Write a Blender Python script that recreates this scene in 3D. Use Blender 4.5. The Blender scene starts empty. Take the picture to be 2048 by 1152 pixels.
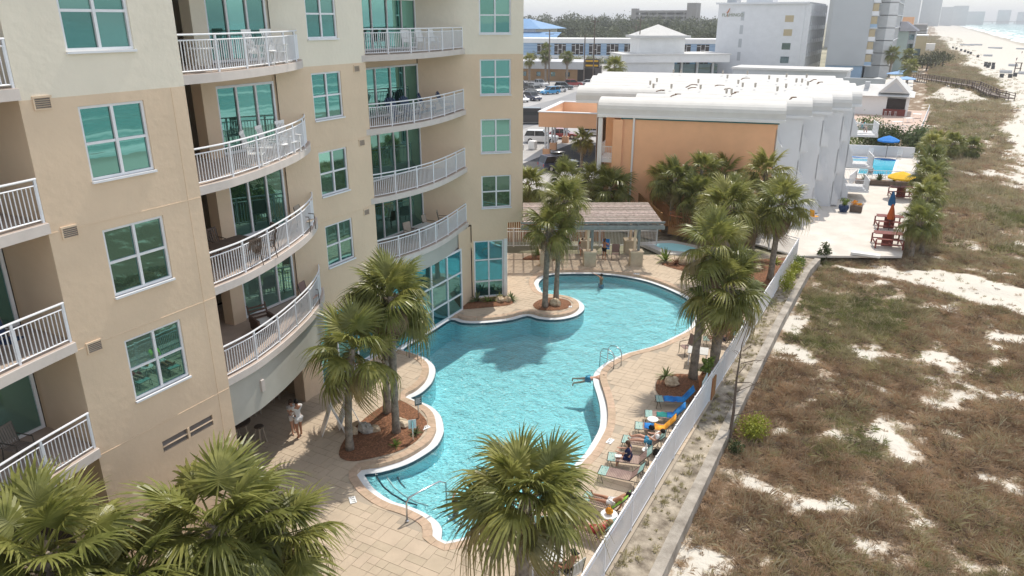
import bpy, bmesh, math, random
import numpy as np
from mathutils import Vector, Matrix, Quaternion
random.seed(7); RNG = np.random.default_rng(7)
R = math.radians; PI = math.pi
SC = bpy.context.scene
COL = SC.collection

# ---------------------------------------------------------------- camera, sky, sun, exposure
CAM_H = 16.45
_p, _y, _r = .3513, .4948, 0.
_h = Vector((-math.sin(_y), math.cos(_y), 0)); _R0 = Vector((math.cos(_y), math.sin(_y), 0))
_F = _h*math.cos(_p) - Vector((0, 0, 1))*math.sin(_p); _U0 = _R0.cross(_F)
_R = _R0*math.cos(_r) + _U0*math.sin(_r); _U = _R.cross(_F)
cd = bpy.data.cameras.new('camera'); cam = bpy.data.objects.new('camera', cd); COL.objects.link(cam)
cam.matrix_world = Matrix(((_R.x, _U.x, -_F.x, 0), (_R.y, _U.y, -_F.y, 0), (_R.z, _U.z, -_F.z, CAM_H), (0, 0, 0, 1)))
cd.sensor_width = 36; cd.lens = 36*1467.9/2048; cd.clip_start = .3; cd.clip_end = 60000
SC.camera = cam

SUN_EL, SUN_AZ = R(57), R(3)           # azimuth from +Y (along the beach) towards +X (the sea)
w = bpy.data.worlds.new('World'); SC.world = w; w.use_nodes = True
nt = w.node_tree; bg = nt.nodes['Background']
sky = nt.nodes.new('ShaderNodeTexSky'); sky.sky_type = 'NISHITA'; sky.sun_disc = False
sky.sun_elevation = SUN_EL; sky.sun_rotation = SUN_AZ; sky.altitude = 0
sky.air_density = 1.0; sky.dust_density = .4; sky.ozone_density = 1.0
veil = nt.nodes.new('ShaderNodeMix'); veil.data_type = 'RGBA'; veil.inputs[0].default_value = .72; veil.inputs[7].default_value = (3.95, 4.0, 4.15, 1)   # even white haze over the whole sky
nt.links.new(sky.outputs[0], veil.inputs[6]); nt.links.new(veil.outputs[2], bg.inputs[0]); bg.inputs[1].default_value = .15
sl = bpy.data.lights.new('sun', 'SUN'); sl.energy = 2.6; sl.angle = R(.53); sl.color = (1, .93, .82)
so = bpy.data.objects.new('sun', sl); COL.objects.link(so)
_d = Vector((math.sin(SUN_AZ)*math.cos(SUN_EL), math.cos(SUN_AZ)*math.cos(SUN_EL), math.sin(SUN_EL)))
so.rotation_euler = (-_d).to_track_quat('-Z', 'Y').to_euler(); so.location = _d*200
SC.view_settings.view_transform = 'Standard'; SC.view_settings.look = 'None'
SC.view_settings.gamma = 1; SC.view_settings.use_curve_mapping = False
SC.view_settings.exposure = .62
SC.cycles.max_bounces = 6; SC.cycles.transparent_max_bounces = 12
SC.cycles.caustics_reflective = False; SC.cycles.caustics_refractive = False

# ---------------------------------------------------------------- materials
MATS = {}
def mat(name, col, rough=.7, var=.12, vs=1.5, bump=0., bs=25., spec=.35, metal=0., col2=None, rnd=0., coat=0., trans=0.):
    """principled material: world-space noise mottling, fine bump, optional per-object tint"""
    if name in MATS: return MATS[name]
    m = bpy.data.materials.new(name); m.use_nodes = True; t = m.node_tree; N = t.nodes; L = t.links
    b = N['Principled BSDF']
    b.inputs['Roughness'].default_value = rough; b.inputs['Metallic'].default_value = metal
    b.inputs['Specular IOR Level'].default_value = spec
    if coat: b.inputs['Coat Weight'].default_value = coat; b.inputs['Coat Roughness'].default_value = .08
    c1 = tuple(max(0, c*(1-var)) for c in col); c2 = tuple(min(1, c*(1+var)) for c in (col2 or col))
    src = None
    if var or col2 or bump:
        g = N.new('ShaderNodeNewGeometry')
    if var or col2:
        n = N.new('ShaderNodeTexNoise'); n.inputs['Scale'].default_value = vs; n.inputs['Detail'].default_value = 5; n.inputs['Roughness'].default_value = .62
        L.new(g.outputs['Position'], n.inputs['Vector'])
        r = N.new('ShaderNodeValToRGB'); r.color_ramp.elements[0].position = .3; r.color_ramp.elements[1].position = .7
        r.color_ramp.elements[0].color = (*c1, 1); r.color_ramp.elements[1].color = (*c2, 1)
        L.new(n.outputs['Fac'], r.inputs[0]); src = r.outputs[0]
    if rnd:
        o = N.new('ShaderNodeObjectInfo'); hs = N.new('ShaderNodeHueSaturation')
        mp = N.new('ShaderNodeMapRange'); mp.inputs[3].default_value = 1-rnd; mp.inputs[4].default_value = 1+rnd
        L.new(o.outputs['Random'], mp.inputs[0]); L.new(mp.outputs[0], hs.inputs['Value'])
        mp2 = N.new('ShaderNodeMapRange'); mp2.inputs[3].default_value = .5+rnd*.06; mp2.inputs[4].default_value = .5-rnd*.06
        L.new(o.outputs['Random'], mp2.inputs[0]); L.new(mp2.outputs[0], hs.inputs['Hue'])
        if src: L.new(src, hs.inputs['Color'])
        else: hs.inputs['Color'].default_value = (*col, 1)
        src = hs.outputs[0]
    if src: L.new(src, b.inputs['Base Color'])
    else: b.inputs['Base Color'].default_value = (*col, 1)
    if bump:
        n2 = N.new('ShaderNodeTexNoise'); n2.inputs['Scale'].default_value = bs; n2.inputs['Detail'].default_value = 4
        L.new(g.outputs['Position'], n2.inputs['Vector'])
        bp = N.new('ShaderNodeBump'); bp.inputs['Strength'].default_value = min(1, bump); bp.inputs['Distance'].default_value = .02*max(1, bump)
        L.new(n2.outputs['Fac'], bp.inputs['Height']); L.new(bp.outputs[0], b.inputs['Normal'])
    if trans:
        tr = N.new('ShaderNodeBsdfTranslucent'); mx = N.new('ShaderNodeMixShader'); mx.inputs[0].default_value = trans
        if src: L.new(src, tr.inputs[0])
        else: tr.inputs[0].default_value = (*col, 1)
        L.new(b.outputs[0], mx.inputs[1]); L.new(tr.outputs[0], mx.inputs[2])
        L.new(mx.outputs[0], N['Material Output'].inputs[0])
    MATS[name] = m
    return m

def glass_mat(name, tint=(.22, .62, .55), dark=(.012, .05, .045), refl=.55, wob=.0016):
    """sun-control glazing: tinted mirror film over a dark room, slightly wavy"""
    m = bpy.data.materials.new(name); m.use_nodes = True; t = m.node_tree; N = t.nodes; L = t.links
    N.remove(N['Principled BSDF']); out = N['Material Output']
    g = N.new('ShaderNodeNewGeometry'); nz = N.new('ShaderNodeTexNoise'); nz.inputs['Scale'].default_value = .9; nz.inputs['Detail'].default_value = 2
    L.new(g.outputs['Position'], nz.inputs['Vector'])
    bp = N.new('ShaderNodeBump'); bp.inputs['Distance'].default_value = wob; bp.inputs['Strength'].default_value = 1
    L.new(nz.outputs['Fac'], bp.inputs['Height'])
    gl = N.new('ShaderNodeBsdfGlossy'); gl.inputs['Color'].default_value = (*tint, 1); gl.inputs['Roughness'].default_value = .015
    L.new(bp.outputs[0], gl.inputs['Normal'])
    df = N.new('ShaderNodeBsdfDiffuse')
    oi = N.new('ShaderNodeObjectInfo'); cr = N.new('ShaderNodeValToRGB'); cr.color_ramp.interpolation = 'CONSTANT'; ce = cr.color_ramp.elements   # dark rooms, some with drawn curtains
    ce[0].color = (*dark, 1); ce[1].position = .55; ce[1].color = (*(c*2.2+.02 for c in dark), 1); e3 = ce.new(.78); e3.color = (.16,.24,.21,1)
    L.new(oi.outputs['Random'], cr.inputs[0]); L.new(cr.outputs[0], df.inputs['Color'])
    fr = N.new('ShaderNodeFresnel'); fr.inputs[0].default_value = 1.5
    mr = N.new('ShaderNodeMapRange'); mr.inputs[1].default_value = 0; mr.inputs[2].default_value = 1; mr.inputs[3].default_value = refl; mr.inputs[4].default_value = 1
    L.new(fr.outputs[0], mr.inputs[0])
    mx = N.new('ShaderNodeMixShader'); L.new(mr.outputs[0], mx.inputs[0]); L.new(df.outputs[0], mx.inputs[1]); L.new(gl.outputs[0], mx.inputs[2])
    L.new(mx.outputs[0], out.inputs[0]); MATS[name] = m
    return m

# ---------------------------------------------------------------- mesh builder
class MB:
    def __init__(s): s.v = []; s.f = []
    def add(s, vs, fs):
        o = len(s.v); s.v.extend([tuple(p) for p in vs]); s.f.extend([tuple(i+o for i in q) for q in fs]); return s
    def bx(s, x0, x1, y0, y1, z0, z1):
        return s.add([(x0,y0,z0),(x1,y0,z0),(x1,y1,z0),(x0,y1,z0),(x0,y0,z1),(x1,y0,z1),(x1,y1,z1),(x0,y1,z1)],
                     [(0,3,2,1),(4,5,6,7),(0,1,5,4),(1,2,6,5),(2,3,7,6),(3,0,4,7)])
    def box(s, c, d, rz=0, rx=0, ry=0):
        M = Matrix.Translation(c) @ Matrix.Rotation(rz,4,'Z') @ Matrix.Rotation(ry,4,'Y') @ Matrix.Rotation(rx,4,'X')
        hx, hy, hz = d[0]/2, d[1]/2, d[2]/2
        vs = [M @ Vector(p) for p in ((-hx,-hy,-hz),(hx,-hy,-hz),(hx,hy,-hz),(-hx,hy,-hz),(-hx,-hy,hz),(hx,-hy,hz),(hx,hy,hz),(-hx,hy,hz))]
        return s.add(vs, [(0,3,2,1),(4,5,6,7),(0,1,5,4),(1,2,6,5),(2,3,7,6),(3,0,4,7)])
    def bar(s, a, b, w, h=None, up=(0,0,1)):
        """box beam from a to b, w wide, h high"""
        a = Vector(a); b = Vector(b); h = h or w; d = (b-a)
        if d.length < 1e-6: return s
        d.normalize(); u = Vector(up)
        if abs(d.dot(u)) > .99: u = Vector((1,0,0))
        x = d.cross(u).normalized()*(w/2); y = x.cross(d).normalized()*(h/2)
        return s.add([a-x-y,a+x-y,a+x+y,a-x+y,b-x-y,b+x-y,b+x+y,b-x+y],[(0,1,2,3),(7,6,5,4),(0,4,5,1),(1,5,6,2),(2,6,7,3),(3,7,4,0)])
    def tube(s, pts, r, n=6, cap=True):
        pts = [Vector(p) for p in pts]; k = len(pts)
        rs = r if isinstance(r, (list, tuple)) else [r]*k
        o = len(s.v); prev = None
        for i, p in enumerate(pts):
            d = (pts[min(i+1,k-1)] - pts[max(i-1,0)]).normalized()
            if prev is None:
                u = Vector((0,0,1)) if abs(d.z) < .9 else Vector((1,0,0))
                x = d.cross(u).normalized()
            else:
                x = (prev - d*prev.dot(d)).normalized()
            prev = x; y = d.cross(x)
            for j in range(n):
                a = 2*PI*j/n; s.v.append(tuple(p + (x*math.cos(a) + y*math.sin(a))*rs[i]))
        for i in range(k-1):
            for j in range(n):
                a = o+i*n+j; b = o+i*n+(j+1)%n; s.f.append((a, b, b+n, a+n))
        if cap: s.f.append(tuple(o+j for j in reversed(range(n)))); s.f.append(tuple(o+(k-1)*n+j for j in range(n)))
        return s
    def cyl(s, a, b, r0, r1=None, n=12): return s.tube([a, b], [r0, r0 if r1 is None else r1], n)
    def lathe(s, prof, n=16, c=(0,0,0)):
        o = len(s.v); k = len(prof)
        for r, z in prof:
            for j in range(n):
                a = 2*PI*j/n; s.v.append((c[0]+r*math.cos(a), c[1]+r*math.sin(a), c[2]+z))
        for i in range(k-1):
            for j in range(n):
                a = o+i*n+j; b = o+i*n+(j+1)%n; s.f.append((a, b, b+n, a+n))
        s.f.append(tuple(o+j for j in reversed(range(n)))); s.f.append(tuple(o+(k-1)*n+j for j in range(n)))
        return s
    def prism(s, poly, z0, z1, top=True, bottom=True):
        n = len(poly); o = len(s.v)
        if sum(poly[i][0]*poly[(i+1)%n][1]-poly[(i+1)%n][0]*poly[i][1] for i in range(n)) < 0: poly = poly[::-1]
        s.v += [(p[0],p[1],z0) for p in poly] + [(p[0],p[1],z1) for p in poly]
        for i in range(n):
            j = (i+1) % n; s.f.append((o+i, o+j, o+n+j, o+n+i))
        if top: s.f.append(tuple(o+n+i for i in range(n)))
        if bottom: s.f.append(tuple(o+i for i in reversed(range(n))))
        return s
    def ext(s, prof, axis, a0, a1):
        """extrude a closed profile: axis 'x' (prof = y,z), 'y' (prof = x,z)"""
        n = len(prof); o = len(s.v)
        for a in (a0, a1):
            for p in prof: s.v.append((a, p[0], p[1]) if axis == 'x' else (p[0], a, p[1]))
        for i in range(n):
            j = (i+1) % n; s.f.append((o+i, o+j, o+n+j, o+n+i))
        s.f.append(tuple(o+i for i in reversed(range(n)))); s.f.append(tuple(o+n+i for i in range(n)))
        return s
    def ell(s, c, r, n=10, m=6, jit=0., rng=random):
        o = len(s.v)
        for i in range(m+1):
            t = PI*i/m
            for j in range(n):
                a = 2*PI*j/n; q = 1+jit*(rng.random()-.5)
                s.v.append((c[0]+r[0]*q*math.sin(t)*math.cos(a), c[1]+r[1]*q*math.sin(t)*math.sin(a), c[2]+r[2]*q*math.cos(t)))
        for i in range(m):
            for j in range(n):
                a = o+i*n+j; b = o+i*n+(j+1)%n; s.f.append((a, a+n, b+n, b))
        return s
    def xf(s, M):
        s.v = [tuple(M @ Vector(p)) for p in s.v]; return s
    def mesh(s, name, m, smooth=False, fix=True):
        me = bpy.data.meshes.new(name); me.from_pydata(s.v, [], s.f)
        if fix:
            b = bmesh.new(); b.from_mesh(me); bmesh.ops.recalc_face_normals(b, faces=b.faces); b.to_mesh(me); b.free()
        if m: me.materials.append(MATS[m] if isinstance(m, str) else m)
        if smooth: me.polygons.foreach_set('use_smooth', [True]*len(me.polygons))
        me.update(); return me
    def build(s, name, m, parent=None, smooth=False, loc=None, bevel=0, world=True):
        """link as one object; coordinates are world ones unless the parent was built locally"""
        if parent is not None and world:
            q = parent; off = Vector((0,0,0))
            while q is not None: off += q.location; q = q.parent
            s.v = [tuple(Vector(p)-off) for p in s.v]
        o = bpy.data.objects.new(name, s.mesh(name, m, smooth)); COL.objects.link(o)
        if parent is not None: o.parent = parent
        if loc is not None: o.location = loc
        if bevel:
            md = o.modifiers.new('bevel', 'BEVEL'); md.width = bevel; md.segments = 2; md.limit_method = 'ANGLE'
        return o

def tag(o, label=None, cat=None, group=None, kind=None):
    if label: o['label'] = label
    if cat: o['category'] = cat
    if group: o['group'] = group
    if kind: o['kind'] = kind
    return o
def thing(name, loc, label, cat, group=None, rz=0, sc=1):
    o = bpy.data.objects.new(name, None); COL.objects.link(o); o.empty_display_size = .2
    o.location = loc; o.rotation_euler = (0,0,rz); o.scale = (sc,)*3
    return tag(o, label, cat, group)
def inst(name, me, parent=None, loc=(0,0,0), rot=(0,0,0), sc=1):
    o = bpy.data.objects.new(name, me); COL.objects.link(o)
    if parent is not None: o.parent = parent
    o.location = loc; o.rotation_euler = rot; o.scale = (sc,)*3 if not isinstance(sc, (tuple, list)) else sc
    return o
def copy_tree(o, parent=None):
    c = o.copy(); COL.objects.link(c); c.parent = parent
    if parent is not None: c.matrix_parent_inverse = o.matrix_parent_inverse.copy()
    for ch in o.children: copy_tree(ch, c)
    return c
def struct(o): return tag(o, kind='structure')
def catmull(pts, n=5, closed=True):
    out = []; k = len(pts)
    for i in range(k if closed else k-1):
        p0, p1, p2, p3 = (pts[(i+j) % k] if closed else pts[min(max(i+j,0),k-1)] for j in (-1,0,1,2))
        for t in range(n):
            t /= n
            out.append(tuple(.5*((2*b)+(-a+c)*t+(2*a-5*b+4*c-d)*t*t+(-a+3*b-3*c+d)*t**3) for a,b,c,d in zip(p0,p1,p2,p3)))
    if not closed: out.append(tuple(pts[-1]))
    return out
def inpoly(P, poly):
    """vectorised point in polygon; P (n,2)"""
    x = P[:,0]; y = P[:,1]; c = np.zeros(len(P), bool); q = np.asarray(poly); n = len(q)
    for i in range(n):
        x1,y1 = q[i]; x2,y2 = q[i-1]
        with np.errstate(divide='ignore', invalid='ignore'):
            c ^= ((y1>y)!=(y2>y)) & (x < (x2-x1)*(y-y1)/(y2-y1)+x1)
    return c
def polydist(P, poly):
    P = np.asarray(P); q = np.asarray(poly); d = np.full(len(P), 1e9)
    for i in range(len(q)):
        a = q[i-1]; b = q[i]; ab = b-a; t = np.clip(((P-a)@ab)/max(1e-9, ab@ab), 0, 1)
        d = np.minimum(d, np.hypot(*(P-(a+t[:,None]*ab)).T))
    return d
def fastmesh(name, V, Fq, m, smooth=False):
    """numpy verts (n,3) and quads/tris (k,3|4) straight into a mesh"""
    me = bpy.data.meshes.new(name); V = np.asarray(V, np.float32); Fq = np.asarray(Fq, np.int32); k = Fq.shape[1]
    me.vertices.add(len(V)); me.vertices.foreach_set('co', V.ravel())
    me.loops.add(Fq.size); me.loops.foreach_set('vertex_index', Fq.ravel())
    me.polygons.add(len(Fq)); me.polygons.foreach_set('loop_start', np.arange(0, Fq.size, k, dtype=np.int32))
    me.polygons.foreach_set('use_smooth', np.full(len(Fq), bool(smooth)))
    me.update(calc_edges=True)
    if m: me.materials.append(MATS[m] if isinstance(m, str) else m)
    return me

# palette
mat('stucco_tan', (.73,.57,.415), .85, .05, .55, .55, 4.5)
mat('stucco_cream', (.80,.735,.615), .85, .04, .55, .55, 4.5)
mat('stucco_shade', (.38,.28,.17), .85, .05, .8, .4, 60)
mat('slab_edge', (.62,.56,.52), .8, .06, 2)
mat('white_metal', (.78,.79,.82), .45, .04, 3)
mat('white_paint', (.80,.80,.79), .6, .05, .5, .15, 40)
mat('dark', (.02,.02,.022), .5, .3, 5)
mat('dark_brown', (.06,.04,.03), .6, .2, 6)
mat('tile_dark', (.22,.19,.17), .6, .15, 4)
mat('concrete', (.42,.39,.35), .9, .18, 1.3, .4, 30)
mat('steel', (.55,.56,.58), .25, .05, 3, metal=1)
mat('soffit', (.45,.44,.40), .8, .06, 1)
glass_mat('glass_teal', (.23,.48,.43), (.015,.045,.04), .55); glass_mat('glass_store', (.20,.50,.54), (.012,.07,.08), .5)
glass_mat('glass_far', (.3,.42,.45), (.03,.05,.06), .35)
# ================================================================= ground, dunes, beach, sea
def vnoise(x, y, s, seed=0):
    """value noise, vectorised, 0..1"""
    x = np.asarray(x, float)/s; y = np.asarray(y, float)/s
    xi = np.floor(x).astype(np.int64); yi = np.floor(y).astype(np.int64); fx = x-xi; fy = y-yi
    fx = fx*fx*(3-2*fx); fy = fy*fy*(3-2*fy)
    def h(a, b):
        n = (a*374761393 + b*668265263 + seed*974711) & 0x7fffffff
        n = ((n ^ (n >> 13))*1274126177) & 0x7fffffff
        return ((n ^ (n >> 16)) & 0xffff)/65535.
    return (h(xi,yi)*(1-fx)+h(xi+1,yi)*fx)*(1-fy)+(h(xi,yi+1)*(1-fx)+h(xi+1,yi+1)*fx)*fy
def fbm(x, y, s, seed=0, o=4):
    r = 0; a = 1; t = 0
    for i in range(o): r = r+a*vnoise(x, y, s/2**i, seed+i*17); t += a; a *= .5
    return r/t
SHORE = 70.
LANE = [(-4.5,57.0),(-1.7,56.6),(.8,57.3),(3.4,58.7),(5.8,58.4),(8.3,56.6),(30,58),(30,46),(7.8,51),(5.3,52.2),(2.5,53.5),(-.3,54.8),(-3,55.3)]
SANDR = [(10.2,78),(8.4,85.8),(7.6,103),(10.2,122),(15.7,144),(40,150),(40,70),(14,72)]
SANDM = [(1.2,198),(6,245),(13.8,214),(15.5,202),(8,190)]
PATCH = [(-4.2,39.4,1.4,1.0),(-.6,41.2,.9,.5),(2.8,42,1.0,.6),(1.5,31.8,.8,.5),(-1.1,25.7,.9,.45),(1.9,27.6,.6,.4),(.4,24.1,.5,.4),(2.7,26.7,.8,.4),(4.6,39.6,.9,.6),(6,38.7,1.1,.5),(-4.4,43.1,.9,1.6),(-3.6,20.6,1.0,.8),(-4.3,19,.8,2.5),(5.6,31,1.2,.5),(3.6,34,.7,.4),(-1.6,34.5,.6,.4),(-3,30.5,.5,.5),(7.5,47.5,1.5,.6),(4.2,23,.6,.6),(2.5,20.5,.7,.5),(.2,36.6,.7,.35),(-2.2,22,.55,.4)]
def veg(x, y):
    """0..1 how overgrown the sand is"""
    x = np.asarray(x, float); y = np.asarray(y, float)
    P = np.stack([x, y], 1)
    v = .45+1.5*(fbm(x, y, 3.2, 3, 4)-.46)+.7*(fbm(x, y, 14, 9, 3)-.5)+1.9*(fbm(x, y, 1.0, 55, 3)-.5)
    v = np.clip(v+.42, 0, 1); f9 = fbm(x, y, .7, 71, 3); wx = x+2.2*(fbm(x,y,1.6,41,3)-.5); wy = y+1.6*(fbm(x,y,1.6,47,3)-.5)
    for px, py, rx, ry in PATCH:
        d = np.hypot((wx-px)/(rx*1.1), (wy-py)/(ry*1.2)); v = v-np.clip(1.35-d, 0, 1)*(.1+1.35*f9)
    ld = np.where(inpoly(P, LANE), 1, 0)*np.clip(polydist(P, LANE)/.7, 0, 1); v = v-ld*1.4
    sd = np.where(inpoly(P, SANDR), 1, 0)*np.clip(polydist(P, SANDR)/4, 0, 1); v = v-sd*(.45+1.8*(fbm(x,y,7,21)-.45))-np.clip((y-62)/60,0,1)*.16
    sm = np.where(inpoly(P, SANDM), 1, 0); v = v-sm*(.8+1.5*(fbm(x,y,8,5)-.4))
    edge = 15.5+7*(fbm(x*.2, y, 60, 31, 3)-.5)*2-np.clip((y-260)/60, 0, 13)+np.clip((130-y)/10, 0, 30)
    v = v-np.clip((x-edge)/3, 0, 1.6)
    return np.clip(v, 0, 1)
def tz(x, y):
    x = np.asarray(x, float); y = np.asarray(y, float)
    b = np.interp(x, [-6,-4.6,8,20,45,SHORE,SHORE+25,400], [-.55,-.6,-.8,-1.1,-2.1,-3.2,-4.6,-9])
    n = (fbm(x, y, 7, 1, 3)-.5)*.75*np.clip((x+5)/3, 0, 1)*np.clip((26-x)/10, .12, 1)
    n = n+(fbm(x, y, 26, 6, 2)-.5)*1.1*np.clip((x+4)/10, 0, 1)*np.clip((24-x)/8, .05, 1)
    n = n+(fbm(x, y, 1.1, 8, 2)-.5)*.34*np.clip((x+4.6)/1.5,0,1)*np.clip((20-x)/6,.2,1)
    return b+n
def sand_mat():
    m = bpy.data.materials.new('dune_sand'); m.use_nodes = True; t = m.node_tree; N = t.nodes; L = t.links; b = N['Principled BSDF']
    b.inputs['Roughness'].default_value = .95; b.inputs['Specular IOR Level'].default_value = .1
    a = N.new('ShaderNodeVertexColor'); a.layer_name = 'litter'
    g = N.new('ShaderNodeNewGeometry'); n = N.new('ShaderNodeTexNoise'); n.inputs['Scale'].default_value = 4.5; n.inputs['Detail'].default_value = 9; n.inputs['Roughness'].default_value = .7
    L.new(g.outputs['Position'], n.inputs['Vector'])
    sp = N.new('ShaderNodeSeparateColor'); L.new(a.outputs[0], sp.inputs[0])
    ad = N.new('ShaderNodeMath'); ad.operation = 'MULTIPLY_ADD'; ad.inputs[1].default_value = 1.5; L.new(n.outputs['Fac'], ad.inputs[0])
    s2 = N.new('ShaderNodeMath'); s2.operation = 'SUBTRACT'; s2.inputs[1].default_value = .72; L.new(sp.outputs[0], s2.inputs[0]); L.new(s2.outputs[0], ad.inputs[2])
    r = N.new('ShaderNodeValToRGB'); e = r.color_ramp.elements
    e[0].position = .22; e[0].color = (.62,.585,.52,1); e[1].position = .72; e[1].color = (.24,.175,.12,1)
    q = e.new(.42); q.color = (.46,.39,.31,1)
    L.new(ad.outputs[0], r.inputs[0])
    # damp sand towards the water
    mx = N.new('ShaderNodeMix'); mx.data_type = 'RGBA'; mx.inputs[7].default_value = (.42,.38,.32,1)
    L.new(sp.outputs[1], mx.inputs[0]); L.new(r.outputs[0], mx.inputs[6]); L.new(mx.outputs[2], b.inputs['Base Color'])
    n2 = N.new('ShaderNodeTexNoise'); n2.inputs['Scale'].default_value = 5; n2.inputs['Detail'].default_value = 7; L.new(g.outputs['Position'], n2.inputs['Vector'])
    bp = N.new('ShaderNodeBump'); bp.inputs['Strength'].default_value = .7; bp.inputs['Distance'].default_value = .08
    L.new(n2.outputs['Fac'], bp.inputs['Height']); L.new(bp.outputs[0], b.inputs['Normal'])
    MATS['dune_sand'] = m
sand_mat()
def grid_obj(name, xs, ys, zf, m, attr=None, smooth=True):
    X, Y = np.meshgrid(xs, ys); x = X.ravel(); y = Y.ravel(); V = np.stack([x, y, zf(x, y)], 1)
    nx, ny = len(xs), len(ys); i = np.arange(nx*ny).reshape(ny, nx)
    F = np.stack([i[:-1,:-1].ravel(), i[:-1,1:].ravel(), i[1:,1:].ravel(), i[1:,:-1].ravel()], 1)
    me = fastmesh(name, V, F, m, smooth)
    if attr is not None:
        c = me.color_attributes.new('litter', 'FLOAT_COLOR', 'POINT'); A = np.zeros((len(V),4), np.float32); A[:,3] = 1
        A[:,0], A[:,1] = attr(x, y); c.data.foreach_set('color', A.ravel())
    o = bpy.data.objects.new(name, me); COL.objects.link(o); return o
_xs = np.concatenate([np.arange(-6, 14, .3), np.arange(14, 30, .8), np.arange(30, 100, 3.5), [100,130,200,400]])
_ys = np.concatenate([np.arange(-60, 10, 5), np.arange(10, 66, .3), np.arange(66, 130, .7), np.arange(130, 320, 2), np.arange(320, 900, 9), np.arange(900, 3000, 60), np.arange(3000, 15001, 600)])
def _att(x, y):
    wet = np.clip((x-(SHORE-9)-4*(fbm(x, y, 40, 4)-.5))/6, 0, 1)
    return veg(x, y), wet
struct(grid_obj('beach', _xs, _ys, tz, 'dune_sand', _att))

# sea: turquoise shallows, deeper outside, foam lines along the shore
def sea_mat():
    m = bpy.data.materials.new('sea_water'); m.use_nodes = True; t = m.node_tree; N = t.nodes; L = t.links; b = N['Principled BSDF']
    b.inputs['Roughness'].default_value = .16; b.inputs['Specular IOR Level'].default_value = .5
    g = N.new('ShaderNodeNewGeometry'); sx = N.new('ShaderNodeSeparateXYZ'); L.new(g.outputs['Position'], sx.inputs[0])
    r = N.new('ShaderNodeValToRGB'); e = r.color_ramp.elements
    mp = N.new('ShaderNodeMapRange'); mp.inputs[1].default_value = SHORE-6; mp.inputs[2].default_value = SHORE+420; L.new(sx.outputs[0], mp.inputs[0])
    e[0].position = 0; e[0].color = (.42,.56,.50,1); e[1].position = 1; e[1].color = (.05,.22,.27,1)
    q = e.new(.06); q.color = (.20,.46,.42,1); q = e.new(.25); q.color = (.10,.36,.36,1)
    L.new(mp.outputs[0], r.inputs[0])
    mpv = N.new('ShaderNodeMapping'); mpv.inputs['Scale'].default_value = (.085,.012,1); L.new(g.outputs['Position'], mpv.inputs[0])
    n = N.new('ShaderNodeTexNoise'); n.inputs['Scale'].default_value = 1; n.inputs['Detail'].default_value = 7; n.inputs['Roughness'].default_value = .6; L.new(mpv.outputs[0], n.inputs['Vector'])
    # foam: strong in the surf zone, none outside it
    z = N.new('ShaderNodeMapRange'); z.inputs[1].default_value = SHORE+4; z.inputs[2].default_value = SHORE+95; z.inputs[3].default_value = .17; z.inputs[4].default_value = -.10; L.new(sx.outputs[0], z.inputs[0])
    ad = N.new('ShaderNodeMath'); ad.operation = 'ADD'; L.new(n.outputs['Fac'], ad.inputs[0]); L.new(z.outputs[0], ad.inputs[1])
    fr = N.new('ShaderNodeValToRGB'); fr.color_ramp.elements[0].position = .56; fr.color_ramp.elements[1].position = .66; L.new(ad.outputs[0], fr.inputs[0])
    mx = N.new('ShaderNodeMix'); mx.data_type = 'RGBA'; mx.inputs[7].default_value = (.82,.85,.85,1); L.new(fr.outputs[0], mx.inputs[0]); L.new(r.outputs[0], mx.inputs[6]); L.new(mx.outputs[2], b.inputs['Base Color'])
    mr = N.new('ShaderNodeMapRange'); mr.inputs[3].default_value = .16; mr.inputs[4].default_value = .8; L.new(fr.outputs[0], mr.inputs[0]); L.new(mr.outputs[0], b.inputs['Roughness'])
    w2 = N.new('ShaderNodeTexNoise'); w2.inputs['Scale'].default_value = .35; w2.inputs['Detail'].default_value = 6; L.new(g.outputs['Position'], w2.inputs['Vector'])
    bp = N.new('ShaderNodeBump'); bp.inputs['Strength'].default_value = .6; bp.inputs['Distance'].default_value = .5; L.new(w2.outputs['Fac'], bp.inputs['Height']); L.new(bp.outputs[0], b.inputs['Normal'])
    MATS['sea_water'] = m
sea_mat()
_sx = np.concatenate([np.arange(SHORE-14, SHORE+110, 2.2), np.arange(SHORE+110, 600, 25), [700,1000,1600,3000,6000,12000,30000]])
_sy = np.concatenate([[-3000,-1500,-600,-250], np.arange(-100, 400, 6), np.arange(400, 1400, 20), np.arange(1400, 4000, 120), [5000,8000,14000,30000]])
def _seaz(x, y):
    w = np.sin((x+14*(fbm(x*.4, y, 90, 2)-.5)*2)/9.5*2*PI*.5)*.35*np.clip((SHORE+110-x)/90, 0, 1)*np.clip((x-SHORE+6)/12, 0, 1)
    return -3.2+w*(.4+fbm(x, y, 50, 12))
struct(grid_obj('sea', _sx, _sy, _seaz, 'sea_water'))

# land behind the beach, one sheet to the horizon
mat('land', (.20,.21,.13), .95, .35, .03, col2=(.33,.30,.22))

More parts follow.
